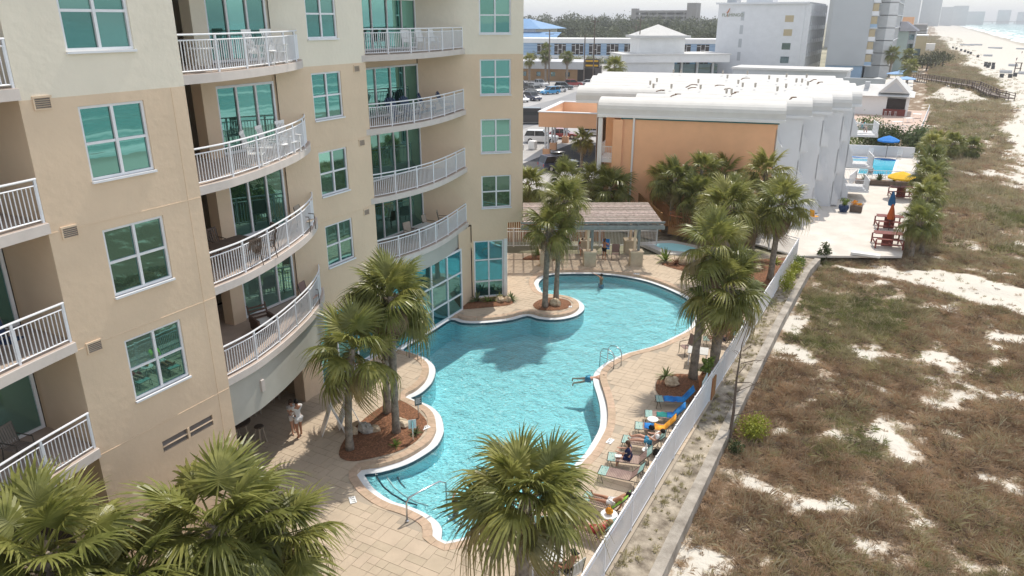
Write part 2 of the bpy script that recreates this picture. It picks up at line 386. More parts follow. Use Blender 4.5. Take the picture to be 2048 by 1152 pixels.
# ================================================================= pool deck and pool
POOL0 = [(-16.56,18.66),(-16.1,19.06),(-15.54,19.95),(-15.3,20.88),(-15.25,21.71),(-15.51,22.55),(-15.8,23.04),(-16.46,23.8),(-17.27,24.28),(-18.07,24.43),(-18.57,24.49),(-18.52,24.74),(-18.45,25.22),(-18.57,26.14),(-18.91,26.98),(-19.3,27.59),(-19.8,28.04),(-20.57,28.43),(-21.42,28.59),(-22.1,28.7),(-22.12,30.3),(-22.12,32),(-22.1,33.4),(-21.37,33.35),(-20.6,33.62),(-19.72,34.27),(-18.94,35.1),(-18.44,36.07),(-17.75,36.0),(-17.0,36.14),(-16.28,36.7),(-15.85,37.55),(-15.83,38.48),(-16.09,39.18),(-16.62,39.77),(-17.21,40.1),(-17.85,40.21),(-18.54,40.04),(-19.19,39.9),(-19.85,40.66),(-20.34,41.43),(-20.55,42.23),(-20.53,43.12),(-20.28,43.63),(-19.39,44.27),(-18.41,44.8),(-17.46,45.25),(-16.38,45.45),(-15.27,45.5),(-14.11,45.31),(-12.85,44.77),(-11.56,43.97),(-10.63,43.1),(-9.9,41.58),(-9.52,40.18),(-9.46,38.61),(-9.86,37.12),(-10.38,35.63),(-10.93,34.68),(-11.49,33.81),(-11.81,32.82),(-12.02,31.97),(-12.04,31.0),(-11.73,30.09),(-11.09,28.99),(-10.52,27.95),(-10.08,26.92),(-9.79,25.96),(-9.64,24.61),(-9.61,23.89),(-9.66,23.26),(-9.64,22.17),(-9.68,20.71),(-9.95,19.22),(-10.58,18.25),(-11.64,16.86),(-12.11,17.34),(-12.56,17.64),(-13.27,17.81),(-14.0,17.83),(-14.53,17.79),(-15.22,17.93),(-15.8,18.15),(-16.34,18.48)]
POOL = catmull(POOL0, 3)
def offset(poly, d):
    """outward offset of a counter-clockwise or clockwise polygon, points kept index to index"""
    q = np.array(poly); n = len(q)
    area = sum(q[i][0]*q[(i+1)%n][1]-q[(i+1)%n][0]*q[i][1] for i in range(n))
    t = np.roll(q,-1,0)-np.roll(q,1,0); t /= np.maximum(1e-6, np.hypot(t[:,0], t[:,1]))[:,None]
    nrm = np.stack([t[:,1], -t[:,0]], 1)*(1 if area > 0 else -1)
    o = q+nrm*d
    # relax points that fell closer than d to the outline
    for _ in range(3):
        dd = polydist(o, q); bad = dd < d*.93
        o[bad] = (.5*(np.roll(o,1,0)+np.roll(o,-1,0)))[bad]+nrm[bad]*(d-dd[bad])[:,None]*.6
    return [tuple(p) for p in o]
BAND = offset(POOL, .32); COPE = offset(POOL, .66)
def ring(name, inner, outer, z0, z1, m, parent=None, zi=None, skip=None):
    n = len(inner); b = MB()
    for i in range(n):
        j = (i+1) % n
        if skip and skip(inner[i]): continue
        a0, a1, c0, c1 = inner[i], inner[j], outer[i], outer[j]
        b.add([(*a0,z1),(*a1,z1),(*c1,z1),(*c0,z1),(*a0,z0),(*a1,z0),(*c1,z0),(*c0,z0)],[(0,1,2,3),(0,4,5,1),(2,6,7,3)])
    return b.build(name, m, parent)
mat('pool_plaster', (.43,.80,.87), .7, .05, .6)
mat('tile_line', (.05,.10,.14), .3, .2, 20); mat('gutter', (.72,.75,.77), .5, .06, 2.5, .15, 60)
mat('coping', (.50,.37,.27), .8, .16, 3.5, .35, 40, rnd=.08)
mat('deck_joint', (.40,.34,.27), .95, .1, 2)
mat('paver', (.50,.41,.31), .85, .10, 1.1, .35, 50, rnd=.07)
mat('mulch', (.14,.065,.035), .95, .5, 14, 1.0, 40, col2=(.23,.11,.06))
WATER_Z = -.19
pool = tag(thing('swimming_pool', (-15,30,0), 'large free-form turquoise swimming pool beside the tan condo tower', 'pool'), None)
BASIN = offset(POOL, .02)
# sloping floor: shallow at the near steps, deeper in the middle
def triangulate(poly, z):
    b = bmesh.new(); vs = [b.verts.new((p[0], p[1], z)) for p in poly]; b.faces.new(vs); bmesh.ops.triangulate(b, faces=b.faces[:])
    V = [tuple(v.co) for v in b.verts]; b.verts.index_update(); F = [tuple(v.index for v in f.verts) for f in b.faces]; b.free(); return V, F
def pool_floor(x, y):
    return -(.75+.85*math.exp(-((y-31)/8)**2)) + (.45*math.exp(-((y-17.5)/2.2)**2) if x < -11 else 0)
fx = np.arange(-22.6, -8.9, .5); fy = np.arange(16.4, 46, .5)
bm = MB()
for i in range(len(fx)-1):
    for j in range(len(fy)-1):
        bm.add([(x, y, pool_floor(x, y)) for x, y in ((fx[i],fy[j]),(fx[i+1],fy[j]),(fx[i+1],fy[j+1]),(fx[i],fy[j+1]))],[(0,1,2,3)])
pf = bm.build('pool_floor','pool_plaster',pool,smooth=True)
bm = MB(); n = len(POOL)
for i in range(n):
    a, c = BASIN[i], BASIN[(i+1)%n]; bm.add([(*a,-1.8),(*c,-1.8),(*c,-.16),(*a,-.16)],[(0,1,2,3)])
bm.build('pool_wall','pool_plaster',pool)
n = len(POOL); bm = MB(); ins = offset(POOL, -.012)
for i in range(n):
    bm.add([(*ins[i],-.30),(*ins[(i+1)%n],-.30),(*ins[(i+1)%n],-.165),(*ins[i],-.165)],[(0,1,2,3)])
bm.build('tile_band','tile_line',pool)
# entry steps at the near left corner: three curved treads
for k, s in enumerate((.45,.9,1.35)):
    pts = [(-16.56,18.66),(-16.34,18.48),(-15.8,18.15),(-15.22,17.93),(-14.53,17.79),(-14.0,17.83)]
    inner = [(p[0]+s*.55, p[1]+s*.75) for p in pts]
    MB().prism([pts[0]]+pts[1:]+inner[::-1], -1.5, -.28-.17*k).build('entry_step','pool_plaster',pool)
    MB().tube([(p[0],p[1],-.275-.17*k) for p in inner],.035,5).build('step_nosing','tile_line' if k % 2 == 0 else 'gutter',pool)
ring('gutter_band', POOL, BAND, -.4, -.15, 'gutter', pool, skip=lambda p: p[0] < -21.7 and 28.6 < p[1] < 33.2)
# coping bricks, each its own piece
cop = tag(bpy.data.objects.new('coping', None), None); COL.objects.link(cop); cop.parent = pool
L_in, L_out = np.array(BAND), np.array(COPE)
seg = np.hypot(*(np.roll(L_in,-1,0)-L_in).T); cum = np.concatenate([[0], np.cumsum(seg)]); tot = cum[-1]; nb = int(tot/.33)
def along(Lp, s):
    s = s % tot; i = min(len(Lp)-1, int(np.searchsorted(cum, s, 'right')-1)); t = (s-cum[i])/max(1e-6, seg[i]); return Lp[i]*(1-t)+Lp[(i+1)%len(Lp)]*t
for k in range(nb):
    s0 = k*tot/nb; s1 = (k+1)*tot/nb-.008
    a0, a1, c0, c1 = along(L_in,s0), along(L_in,s1), along(L_out,s0), along(L_out,s1)
    if a0[0] < -21.9 and 28.9 < a0[1] < 33: continue
    dz = random.uniform(-.003,.003)
    MB().add([(*a0,-.2),(*a1,-.2),(*c1,-.2),(*c0,-.2),(*a0,.012+dz),(*a1,.012+dz),(*c1,.012+dz),(*c0,.012+dz)],[(4,5,6,7),(0,1,5,4),(1,2,6,5),(2,3,7,6),(3,0,4,7)]).build('coping_brick','coping',cop)
# water sheet
def water_mat(name, tint, sc=1., amp=.03):
    m = bpy.data.materials.new(name); m.use_nodes = True; t = m.node_tree; N = t.nodes; L = t.links; N.remove(N['Principled BSDF'])
    g = N.new('ShaderNodeNewGeometry')
    n1 = N.new('ShaderNodeTexNoise'); n1.inputs['Scale'].default_value = 5.5*sc; n1.inputs['Detail'].default_value = 2.5; n1.inputs['Roughness'].default_value = .6; n1.inputs['Distortion'].default_value = .6
    L.new(g.outputs['Position'], n1.inputs['Vector'])
    n2 = N.new('ShaderNodeTexNoise'); n2.inputs['Scale'].default_value = 1.3*sc; n2.inputs['Detail'].default_value = 2; L.new(g.outputs['Position'], n2.inputs['Vector'])
    sm = N.new('ShaderNodeMath'); sm.operation = 'MULTIPLY_ADD'; sm.inputs[1].default_value = 1.6; L.new(n2.outputs['Fac'], sm.inputs[0]); L.new(n1.outputs['Fac'], sm.inputs[2])
    bp = N.new('ShaderNodeBump'); bp.inputs['Strength'].default_value = 1; bp.inputs['Distance'].default_value = amp; L.new(sm.outputs[0], bp.inputs['Height'])
    tr = N.new('ShaderNodeBsdfTransparent'); tr.inputs[0].default_value = (*tint, 1)
    gl = N.new('ShaderNodeBsdfGlossy'); gl.inputs['Roughness'].default_value = .11; L.new(bp.outputs[0], gl.inputs['Normal'])
    fr = N.new('ShaderNodeFresnel'); fr.inputs[0].default_value = 1.33; L.new(bp.outputs[0], fr.inputs['Normal'])
    mx = N.new('ShaderNodeMixShader'); L.new(fr.outputs[0], mx.inputs[0]); L.new(tr.outputs[0], mx.inputs[1]); L.new(gl.outputs[0], mx.inputs[2])
    L.new(mx.outputs[0], N['Material Output'].inputs[0]); MATS[name] = m
water_mat('pool_water', (.78,.97,.985), 1.2, .10)
V, F = triangulate(offset(POOL, .01), WATER_Z)
wo_ = MB().add(V, F).build('water', 'pool_water', pool)
if wo_.data.polygons[0].normal.z < 0: wo_.data.flip_normals()

# deck: joint bed with a hole for the pool, pavers on top
DECK = [(-27.5,14.9),(-18.9,14.9),(-18.9,-8),(-6.25,-8),(-6.0,56.0),(-16,50.6),(-27.5,45)]
def sheet_with_hole(name, outer, hole, z, m, parent=None):
    b = bmesh.new()
    vo = [b.verts.new((p[0],p[1],z)) for p in outer]; vh = [b.verts.new((p[0],p[1],z)) for p in hole]
    es = [b.edges.new((vo[i],vo[(i+1)%len(vo)])) for i in range(len(vo))]+[b.edges.new((vh[i],vh[(i+1)%len(vh)])) for i in range(len(vh))]
    bmesh.ops.triangle_fill(b, use_beauty=True, use_dissolve=False, edges=es)
    hp = np.array(hole)
    for f in [f for f in b.faces if inpoly(np.array([[f.calc_center_median().x, f.calc_center_median().y]]), hp)[0]]: b.faces.remove(f)
    bmesh.ops.recalc_face_normals(b, faces=b.faces)
    me = bpy.data.meshes.new(name); b.to_mesh(me); b.free()
    if me.polygons and me.polygons[0].normal.z < 0: me.flip_normals()
    me.materials.append(MATS[m]); o = bpy.data.objects.new(name, me); COL.objects.link(o); o.parent = parent; return o
struct(sheet_with_hole('ground', [(-30000,-400),(-5.3,-400),(-5.3,14000),(-30000,14000)], [(-27,15),(-19,15),(-18,12),(-7,12),(-6.6,50),(-12,49),(-24,46)], -.35, 'land'))
deck = struct(sheet_with_hole('pool_deck', DECK, offset(POOL,.5), -.012, 'deck_joint'))
ISL_L = [(-18.18,18.95),(-18.83,20.17),(-19.14,21.87),(-19.1,23.42),(-18.74,23.88),(-17.73,23.64),(-16.69,23.05),(-16.25,22.48),(-15.98,21.35),(-16.2,20.35),(-16.75,19.5),(-17.43,18.83)]
ISL_F = [(-18.77,37.43),(-18.8,38.39),(-18.38,39.11),(-17.24,39.23),(-16.6,38.44),(-16.75,37.63),(-17.4,37.05),(-18.13,36.84)]
ISL_R = [(-8.88,30.88),(-8.96,31.73),(-8.59,32.35),(-7.94,32.7),(-6.9,32.9),(-6.25,32.2),(-6.25,30.0),(-7.14,29.88),(-8.01,29.67),(-8.6,30.17)]
BED_B = [(-22.3,34.75),(-22.35,36.5),(-20.95,38.0),(-20.12,37.68),(-19.95,36.8),(-20.63,36.05),(-21.31,35.41)]
BED_N = [(-23.5,46.3),(-22.3,46.9),(-21.5,46.6),(-21.3,46.0),(-22.4,45.5),(-23.5,45.1)]
BED_P = [(-14.4,48.8),(-13.2,50.0),(-11.5,50.7),(-9,52.8),(-7,54.5),(-6.3,54.4),(-6.3,47.5),(-8.5,46.8),(-11,47.6)]
BEDS = [catmull(b,4) for b in (ISL_L,ISL_F,ISL_R,BED_B,BED_N,BED_P)]
for b in BEDS:
    bb = MB(); c = np.mean(b,0); n = len(b); o = [(*c,.10)]
    rngs = [.97,.7,.4]
    V = [(c[0],c[1],.13)]; Fc = []
    for q, rr in enumerate(rngs):
        V += [(c[0]+(p[0]-c[0])*rr, c[1]+(p[1]-c[1])*rr, (.02,.07,.11)[q]+random.uniform(-.02,.03)*(q>0)) for p in b]
    for i in range(n):
        j = (i+1)%n; Fc += [(1+i,1+j,1+n+j,1+n+i),(1+n+i,1+n+j,1+2*n+j,1+2*n+i),(1+2*n+i,1+2*n+j,0)]
    tag(bb.add(V,Fc).build('mulch_bed','mulch',smooth=True), kind='structure')
# pavers: random ashlar of .32 m module; the largest-looking 290 as own pieces, the rest joined
rects = []
M0 = .34
gx = np.arange(-27.2, -6.2, M0); gy = np.arange(6.5, 55.5, M0)
occ = np.zeros((len(gx), len(gy)), bool); rr = random.Random(3)
for i in range(len(gx)):
    for j in range(len(gy)):
        if occ[i,j]: continue
        wx = 2 if rr.random() < .45 and i+1 < len(gx) and not occ[i+1,j] else 1
        wy = 2 if rr.random() < .4 and j+1 < len(gy) and not occ[i:i+wx,j+1].any() else 1
        occ[i:i+wx,j:j+wy] = True; rects.append((gx[i],gx[i]+wx*M0,gy[j],gy[j]+wy*M0))
rects = np.array(rects); cs = np.stack([(rects[:,0]+rects[:,1])/2,(rects[:,2]+rects[:,3])/2],1)
corners = [np.stack([rects[:,a],rects[:,b]],1) for a in (0,1) for b in (2,3)]
ok = inpoly(cs, DECK)
for c in corners: ok &= inpoly(c, DECK) & ~(inpoly(c, POOL)) & (polydist(c, POOL) > .36)
for b in BEDS:
    allin = np.ones(len(cs), bool)
    for c in corners: allin &= inpoly(c, b)
    ok &= ~allin
rects = rects[ok]; cs = cs[ok]
near = (cs[:,1] > 12) & (cs[:,0] < -7.5); key = np.where(near & (cs[:,1] < 20) & (cs[:,0] > -17), cs[:,1], 1e3+cs[:,1]); order = np.argsort(key)
jo = .007; cache = {}
for q in order[:290]:
    x0,x1,y0,y1 = rects[q]; w_,h_ = round((x1-x0)/M0), round((y1-y0)/M0)
    if (w_,h_) not in cache:
        b = MB().bx(-w_*M0/2+jo, w_*M0/2-jo, -h_*M0/2+jo, h_*M0/2-jo, -.02, 0); cache[(w_,h_)] = b.mesh('paver','paver')
    inst('paver', cache[(w_,h_)], deck, ((x0+x1)/2,(y0+y1)/2,rr.uniform(-.002,.003)))
V = []; F = []
for q in order[290:]:
    x0,x1,y0,y1 = rects[q]; z = rr.uniform(-.002,.003); o = len(V)
    V += [(x0+jo,y0+jo,z),(x1-jo,y0+jo,z),(x1-jo,y1-jo,z),(x0+jo,y1-jo,z),(x0+jo,y0+jo,-.02),(x1-jo,y0+jo,-.02),(x1-jo,y1-jo,-.02),(x0+jo,y1-jo,-.02)]
    F += [(o,o+1,o+2,o+3),(o+4,o+5,o+1,o),(o+5,o+6,o+2,o+1),(o+6,o+7,o+3,o+2),(o+7,o+4,o,o+3)]
pr = bpy.data.objects.new('pavers', fastmesh('pavers', V, F, 'paver')); COL.objects.link(pr); pr.parent = deck; pr['kind'] = 'stuff'
# ================================================================= condo tower
SLAB = [21.5,18.2,14.9,11.6,8.3,5.0]         # floor levels in and just above view
WT, WB = 14.33, 12.38                          # window head and sill of the 14.9 m storey's room below
CREAM_Z = 14.6; TOPZ = 46.
condo = thing('condo_tower', (-24,25,0), 'tall tan and cream stucco condo tower with curved white-railed balconies', 'building')
def wall_holes(P0, u, ulen, z0, z1, holes, n, depth=.14):
    """front skin of a wall with rectangular openings (u0,u1,za,zb) and their reveals; n = outward normal (2d)"""
    b = MB(); P0 = Vector((*P0,0)); u = Vector((*u,0)); n = Vector((*n,0))
    holes = [h for h in holes if h[3] > z0 and h[2] < z1]
    us = sorted({0,ulen}|{h[i] for h in holes for i in (0,1)}); zs = sorted({z0,z1}|{max(z0,min(z1,h[i])) for h in holes for i in (2,3)})
    pt = lambda a, z, d=0: tuple(P0+u*a-n*d+Vector((0,0,z)))
    for i in range(len(us)-1):
        for j in range(len(zs)-1):
            cu = (us[i]+us[i+1])/2; cz = (zs[j]+zs[j+1])/2
            if any(h[0]<cu<h[1] and h[2]<cz<h[3] for h in holes): continue
            b.add([pt(us[i],zs[j]),pt(us[i+1],zs[j]),pt(us[i+1],zs[j+1]),pt(us[i],zs[j+1])],[(0,1,2,3)])
    for a0,a1,za,zb in holes:
        za = max(z0,za); zb = min(z1,zb)
        b.add([pt(a0,za),pt(a1,za),pt(a1,za,depth),pt(a0,za,depth)],[(0,1,2,3)]); b.add([pt(a0,zb),pt(a0,zb,depth),pt(a1,zb,depth),pt(a1,zb)],[(0,1,2,3)])
        b.add([pt(a0,za),pt(a0,za,depth),pt(a0,zb,depth),pt(a0,zb)],[(0,1,2,3)]); b.add([pt(a1,za),pt(a1,zb),pt(a1,zb,depth),pt(a1,za,depth)],[(0,1,2,3)])
    return b
def glazing(P0, u, n, a0, a1, za, zb, cols, rows, parent, name='window', fr=.075, mul=.10, bar=.07, depth=.09, gl='glass_teal', sill=True, rowsplit=None, colsplit=None):
    """a framed window as a part; each pane a sub-part"""
    P0 = Vector((*P0,0)); u = Vector((*u,0)); n = Vector((*n,0)); d = n*(-depth); w_ = a1-a0
    pt = lambda a, z: P0+u*a+d+Vector((0,0,z)); b = MB(); up = Vector((0,0,1))
    b.bar(pt(a0,za+fr/2), pt(a1,za+fr/2), .09, fr); b.bar(pt(a0,zb-fr/2), pt(a1,zb-fr/2), .09, fr)
    for a in (a0+fr/2, a1-fr/2): b.bar(pt(a,za+fr), pt(a,zb-fr), fr if abs(u.x) > .5 else .09, .09 if abs(u.x) > .5 else fr, up=u)
    ce = colsplit or [a0+w_*i/cols for i in range(1,cols)]; re_ = rowsplit or [za+(zb-za)*j/rows for j in range(1,rows)]
    for a in ce: b.bar(pt(a,za+fr), pt(a,zb-fr), .08, mul, up=-n)
    for z in re_: b.bar(pt(a0+fr,z)-n*.004, pt(a1-fr,z)-n*.004, .075, bar)
    if sill: b.bar(pt(a0-.02,za-.03)+n*.10, pt(a1+.02,za-.03)+n*.10, .13, .06)
    wo = b.build(name,'white_metal',parent)
    A = [a0]+list(ce)+[a1]; Z = [za]+list(re_)+[zb]
    for i in range(len(A)-1):
        for j in range(len(Z)-1):
            e = .02; q = n*(-.012*random.random()-.006)
            MB().add([pt(A[i]+e,Z[j]+e)+q, pt(A[i+1]-e,Z[j]+e)+q, pt(A[i+1]-e,Z[j+1]-e)+q, pt(A[i]+e,Z[j+1]-e)+q],[(0,1,2,3)]).build('pane',gl,wo)
    return wo
def floors(lo=-2, hi=2): return [(WT-3.3*k, WB-3.3*k) for k in range(lo,hi+1)]
def two_tone(P0, u, ulen, z0, holes, n, parent=condo):
    wall_holes(P0,u,ulen,z0,CREAM_Z,holes,n).build('wall','stucco_tan',parent)
    wall_holes(P0,u,ulen,CREAM_Z,TOPZ,holes,n).build('wall','stucco_cream',parent)
def joints(P0, u, ulen, n, parent=condo, zs=(11.28,7.98,4.68), vert=None):
    b = MB(); P0 = Vector((*P0,0)); u = Vector((*u,0)); n = Vector((*n,0))
    for z in zs: b.bar(P0+u*.02+Vector((0,0,z))+n*.004, P0+u*(ulen-.02)+Vector((0,0,z))+n*.004, .016, .022)
    if vert:
        b.bar(P0+u*vert+n*.003+Vector((0,0,.1)), P0+u*vert+n*.003+Vector((0,0,CREAM_Z-.01)), .014, .014, up=u)
    o = b.build('stucco_joint','stucco_tan',parent); o['kind'] = 'stuff'
# front block facing the sea
B1X, B1A, B1B = -19.03, 10.3, 15.03
hol = [(11.71-B1A,13.62-B1A,b_,t_) for t_,b_ in floors()]
lou = (12.28-B1A,14.2-B1A,3.68,4.06)
two_tone((B1X,B1A),(0,1),B1B-B1A,-.1,hol+[lou],(1,0)); joints((B1X,B1A),(0,1),B1B-B1A,(1,0),vert=4.25)
for t_,b_ in floors(): glazing((B1X,B1A),(0,1),(1,0),11.71-B1A,13.62-B1A,b_,t_,2,2,condo)
for (y0,y1) in ((B1A,B1A-.001),(B1B,B1B+.001)):
    s = 1 if y0 == B1B else -1
    xb = -24.3 if s > 0 else -21.4
    P = (xb,y0) if s < 0 else (B1X,y0); 
    b = MB().add([(B1X,y0,-.1),(xb,y0,-.1),(xb,y0,CREAM_Z),(B1X,y0,CREAM_Z)],[(0,1,2,3) if s < 0 else (3,2,1,0)]); b.build('side_wall','stucco_tan',condo)
    MB().add([(B1X,y0,CREAM_Z),(xb,y0,CREAM_Z),(xb,y0,TOPZ),(B1X,y0,TOPZ)],[(0,1,2,3) if s < 0 else (3,2,1,0)]).build('side_wall','stucco_cream',condo)
def vent(y, z, x=B1X, w_=.38, h=.26):
    f = MB(); f.bx(x-.02,x+.035,y-w_/2-.05,y+w_/2+.05,z+h/2,z+h/2+.05); f.bx(x-.02,x+.03,y-w_/2-.04,y+w_/2+.04,z-h/2-.03,z-h/2)
    f.bx(x-.02,x+.03,y-w_/2-.04,y-w_/2,z-h/2,z+h/2); f.bx(x-.02,x+.03,y+w_/2,y+w_/2+.04,z-h/2,z+h/2); f.bx(x-.02,x+.006,y-w_/2,y+w_/2,z-h/2,z+h/2)
    o = f.build('vent','stucco_tan',condo); s = MB()
    for i in range(5): s.box((x+.015,y,z-h/2+.03+i*.05),(.022,w_-.01,.022),ry=.6)
    s.build('louver','tile_dark',o)
for z in (14.5,11.2,7.9): vent(10.85,z)
f = MB(); f.bx(B1X-.1,B1X+.02,13.2,13.28,3.68,4.06); f.bx(B1X-.1,B1X+.015,12.28,14.2,3.85,3.88)
o = f.build('louver_frame','stucco_tan',condo); s = MB(); s.bx(B1X-.16,B1X-.12,12.28,14.2,3.66,4.08)
for i in range(6): s.box((B1X-.06,13.24,3.72+i*.06),(.06,1.9,.012),ry=.7)
s.build('louver','tile_dark',o)
# middle wall
MX = -22.45
hol = [(23.98-22.0,25.82-22.0,b_,t_) for t_,b_ in floors()]
st = (22.95-22.0,27.0-22.0,.22,3.62)
two_tone((MX,22.0),(0,1),5.55,-.1,hol+[st],(1,0)); joints((MX,22.0),(0,1),5.55,(1,0),zs=(11.28,7.98))
for t_,b_ in floors(): glazing((MX,22.0),(0,1),(1,0),23.98-22.0,25.82-22.0,b_,t_,2,2,condo)
glazing((MX,22.0),(0,1),(1,0),.95,5.0,.22,3.62,3,2,condo,'storefront_glazing',.09,.11,.09,gl='glass_store',rowsplit=[2.45],colsplit=[2.2,3.6])
for z in (14.35,11.05,7.75): vent(26.9,z,MX,.34,.24)
MB().bx(-24.9,MX,27.551,27.56,-.1,TOPZ).build('side_wall','stucco_tan',condo)
# far wall, turned 48 degrees
FA = Vector((-24.62,34.68)); FB = Vector((-20.14,38.68)); FU = (FB-FA).normalized(); FN = Vector((FU.y,-FU.x)); FL = (FB-FA).length
wl = (Vector((-22.02,36.99))-FA).length; wr = (Vector((-20.67,38.2))-FA).length
hol = [(wl,wr,b_,t_) for t_,b_ in floors()]
b0 = (Vector((-22.5,36.55))-FA).length; rb = (Vector((-20.86,38.03))-FA).length
two_tone(FA,FU,FL,4.8,hol,FN)
wall_holes(FA+FU*b0,FU,rb-b0,-.1,4.8,[(.12,rb-b0-.22,.05,3.75)],FN).build('wall','stucco_tan',condo)
for t_,b_ in floors(): glazing(FA,FU,FN,wl,wr,b_,t_,2,2,condo)
glazing(FA+FU*b0,FU,FN,.12,rb-b0-.22,.05,3.75,2,3,condo,'storefront_glazing',.09,.09,.08,gl='glass_store',rowsplit=[1.1,2.5],sill=False)
G2 = FB + Vector((-FU.y,FU.x))*14
MB().add([(FB.x,FB.y,4.8),(G2.x,G2.y,4.8),(G2.x,G2.y,TOPZ),(FB.x,FB.y,TOPZ)],[(0,1,2,3)]).build('side_wall','stucco_cream',condo)
RBp = FA+FU*rb; G3 = RBp+Vector((-FU.y,FU.x))*14
MB().add([(RBp.x,RBp.y,-.1),(G3.x,G3.y,-.1),(G3.x,G3.y,4.8),(RBp.x,RBp.y,4.8)],[(0,1,2,3)]).build('side_wall','stucco_tan',condo)
MB().add([(RBp.x,RBp.y,4.8),(FB.x,FB.y,4.8),(G2.x,G2.y,4.8),(G3.x,G3.y,4.8)],[(0,1,2,3)]).build('soffit','soffit',condo)
# corner pilaster of the lobby window
q = FA+FU*(rb-.11); MB().box((q.x,q.y,1.9),(.22,.1,3.8),math.atan2(FU.y,FU.x)).build('pilaster','white_paint',condo)
# core behind everything, so rooms are dark and the tower casts its shadow
core = [(-24.9,-30),(-24.9,17.9),(-24.32,18.0),(-24.9,30),(-24.95,34.6),(G2.x,G2.y),(-48,52),(-48,-30)]
MB().prism([(-25.2,-30),(-25.2,34.2),(G2.x-.2,G2.y-.2),(-46,52),(-46,-30)],4.9,TOPZ).build('tower_core','stucco_cream',condo)
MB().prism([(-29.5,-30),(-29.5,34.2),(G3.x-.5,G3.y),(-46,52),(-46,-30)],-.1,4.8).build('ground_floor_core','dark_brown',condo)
# solid mass of the front block above view casts shade too
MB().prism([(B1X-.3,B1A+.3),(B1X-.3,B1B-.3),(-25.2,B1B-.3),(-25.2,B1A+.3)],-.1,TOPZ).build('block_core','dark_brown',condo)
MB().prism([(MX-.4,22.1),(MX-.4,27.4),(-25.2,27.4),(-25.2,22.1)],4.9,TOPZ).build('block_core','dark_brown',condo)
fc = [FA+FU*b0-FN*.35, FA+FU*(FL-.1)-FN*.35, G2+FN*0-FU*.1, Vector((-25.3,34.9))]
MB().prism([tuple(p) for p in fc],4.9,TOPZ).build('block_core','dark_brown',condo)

def rail_curve(curve, z, parent, h=1.12, nm='railing'):
    """white railing along a plan curve: top rail, mid rail, bottom rail, posts, pickets"""
    c = np.array(curve); d = np.hypot(*np.diff(c,axis=0).T); cum = np.concatenate([[0],np.cumsum(d)]); T = cum[-1]
    P = lambda s: (np.interp(s,cum,c[:,0]), np.interp(s,cum,c[:,1]))
    b = MB(); k = max(2,int(T/.25)); ss = np.linspace(0,T,k)
    b.tube([(*P(s),z+h) for s in ss], .032, 6); b.tube([(*P(s),z+h-.16) for s in ss], .022, 4); b.tube([(*P(s),z+.09) for s in ss], .022, 4)
    ro = b.build(nm,'white_metal',parent,smooth=False)
    npst = max(2,int(round(T/1.45)))+1
    for s in np.linspace(.04,T-.04,npst):
        p = P(s); MB().bx(p[0]-.03,p[0]+.03,p[1]-.03,p[1]+.03,z,z+h-.02).build('post','white_metal',ro)
    b = MB(); m_ = int(T/.115)
    for s in np.linspace(.08,T-.08,m_):
        p = P(s); b.bx(p[0]-.011,p[0]+.011,p[1]-.011,p[1]+.011,z+.09,z+h-.16)
    pk = b.build('pickets','white_metal',ro); pk['kind'] = 'stuff'
    return ro
def balcony(curve, back, z, inset=.14, fascia=None):
    """curved slab with tiled floor and railing; back = remaining plan outline from curve end to curve start"""
    so_ = MB().prism(list(curve)+list(back), z-.27, z).build('balcony_slab','slab_edge',condo)
    c = np.array(curve); t = np.gradient(c,axis=0); t /= np.hypot(*t.T)[:,None]; nrm = np.stack([t[:,1],-t[:,0]],1)
    inn = [tuple(p) for p in (c-nrm*.05)]
    MB().prism(inn+list(back), z+.001, z+.006, bottom=False).build('floor_tiles','floor_tile',so_)
    rail_curve(list(map(tuple, c-nrm*inset)), z, condo)
    return so_
mat('floor_tile', (.50,.41,.35), .6, .1, 2)
C1 = catmull([(-19.04,15.035),(-19.08,15.9),(-19.2,16.75),(-19.68,18.5),(-20.57,20.8),(-21.6,22.6),(-22.45,23.55)],5,closed=False)
C2 = catmull([(-22.45,27.3),(-22.1,28.3),(-21.8,29.9),(-21.75,31.6),(-21.95,33.3),(-22.3,35.0),(-22.62,36.42)],5,closed=False)
C0 = catmull([(-17.4,-3),(-17.3,0),(-17.5,3),(-17.95,6),(-18.55,8.6),(-18.85,10.28)],5,closed=False)
for z in SLAB:
    balcony(C1, [(-24.8,23.5),(-24.8,15.04)], z)
    balcony(C2, [(-24.62,34.66),(-24.8,34.6),(-24.8,27.6),(-22.46,27.57)], z)
    balcony(C0, [(-21.3,10.29),(-21.4,10.2),(-21.4,-3)], z)
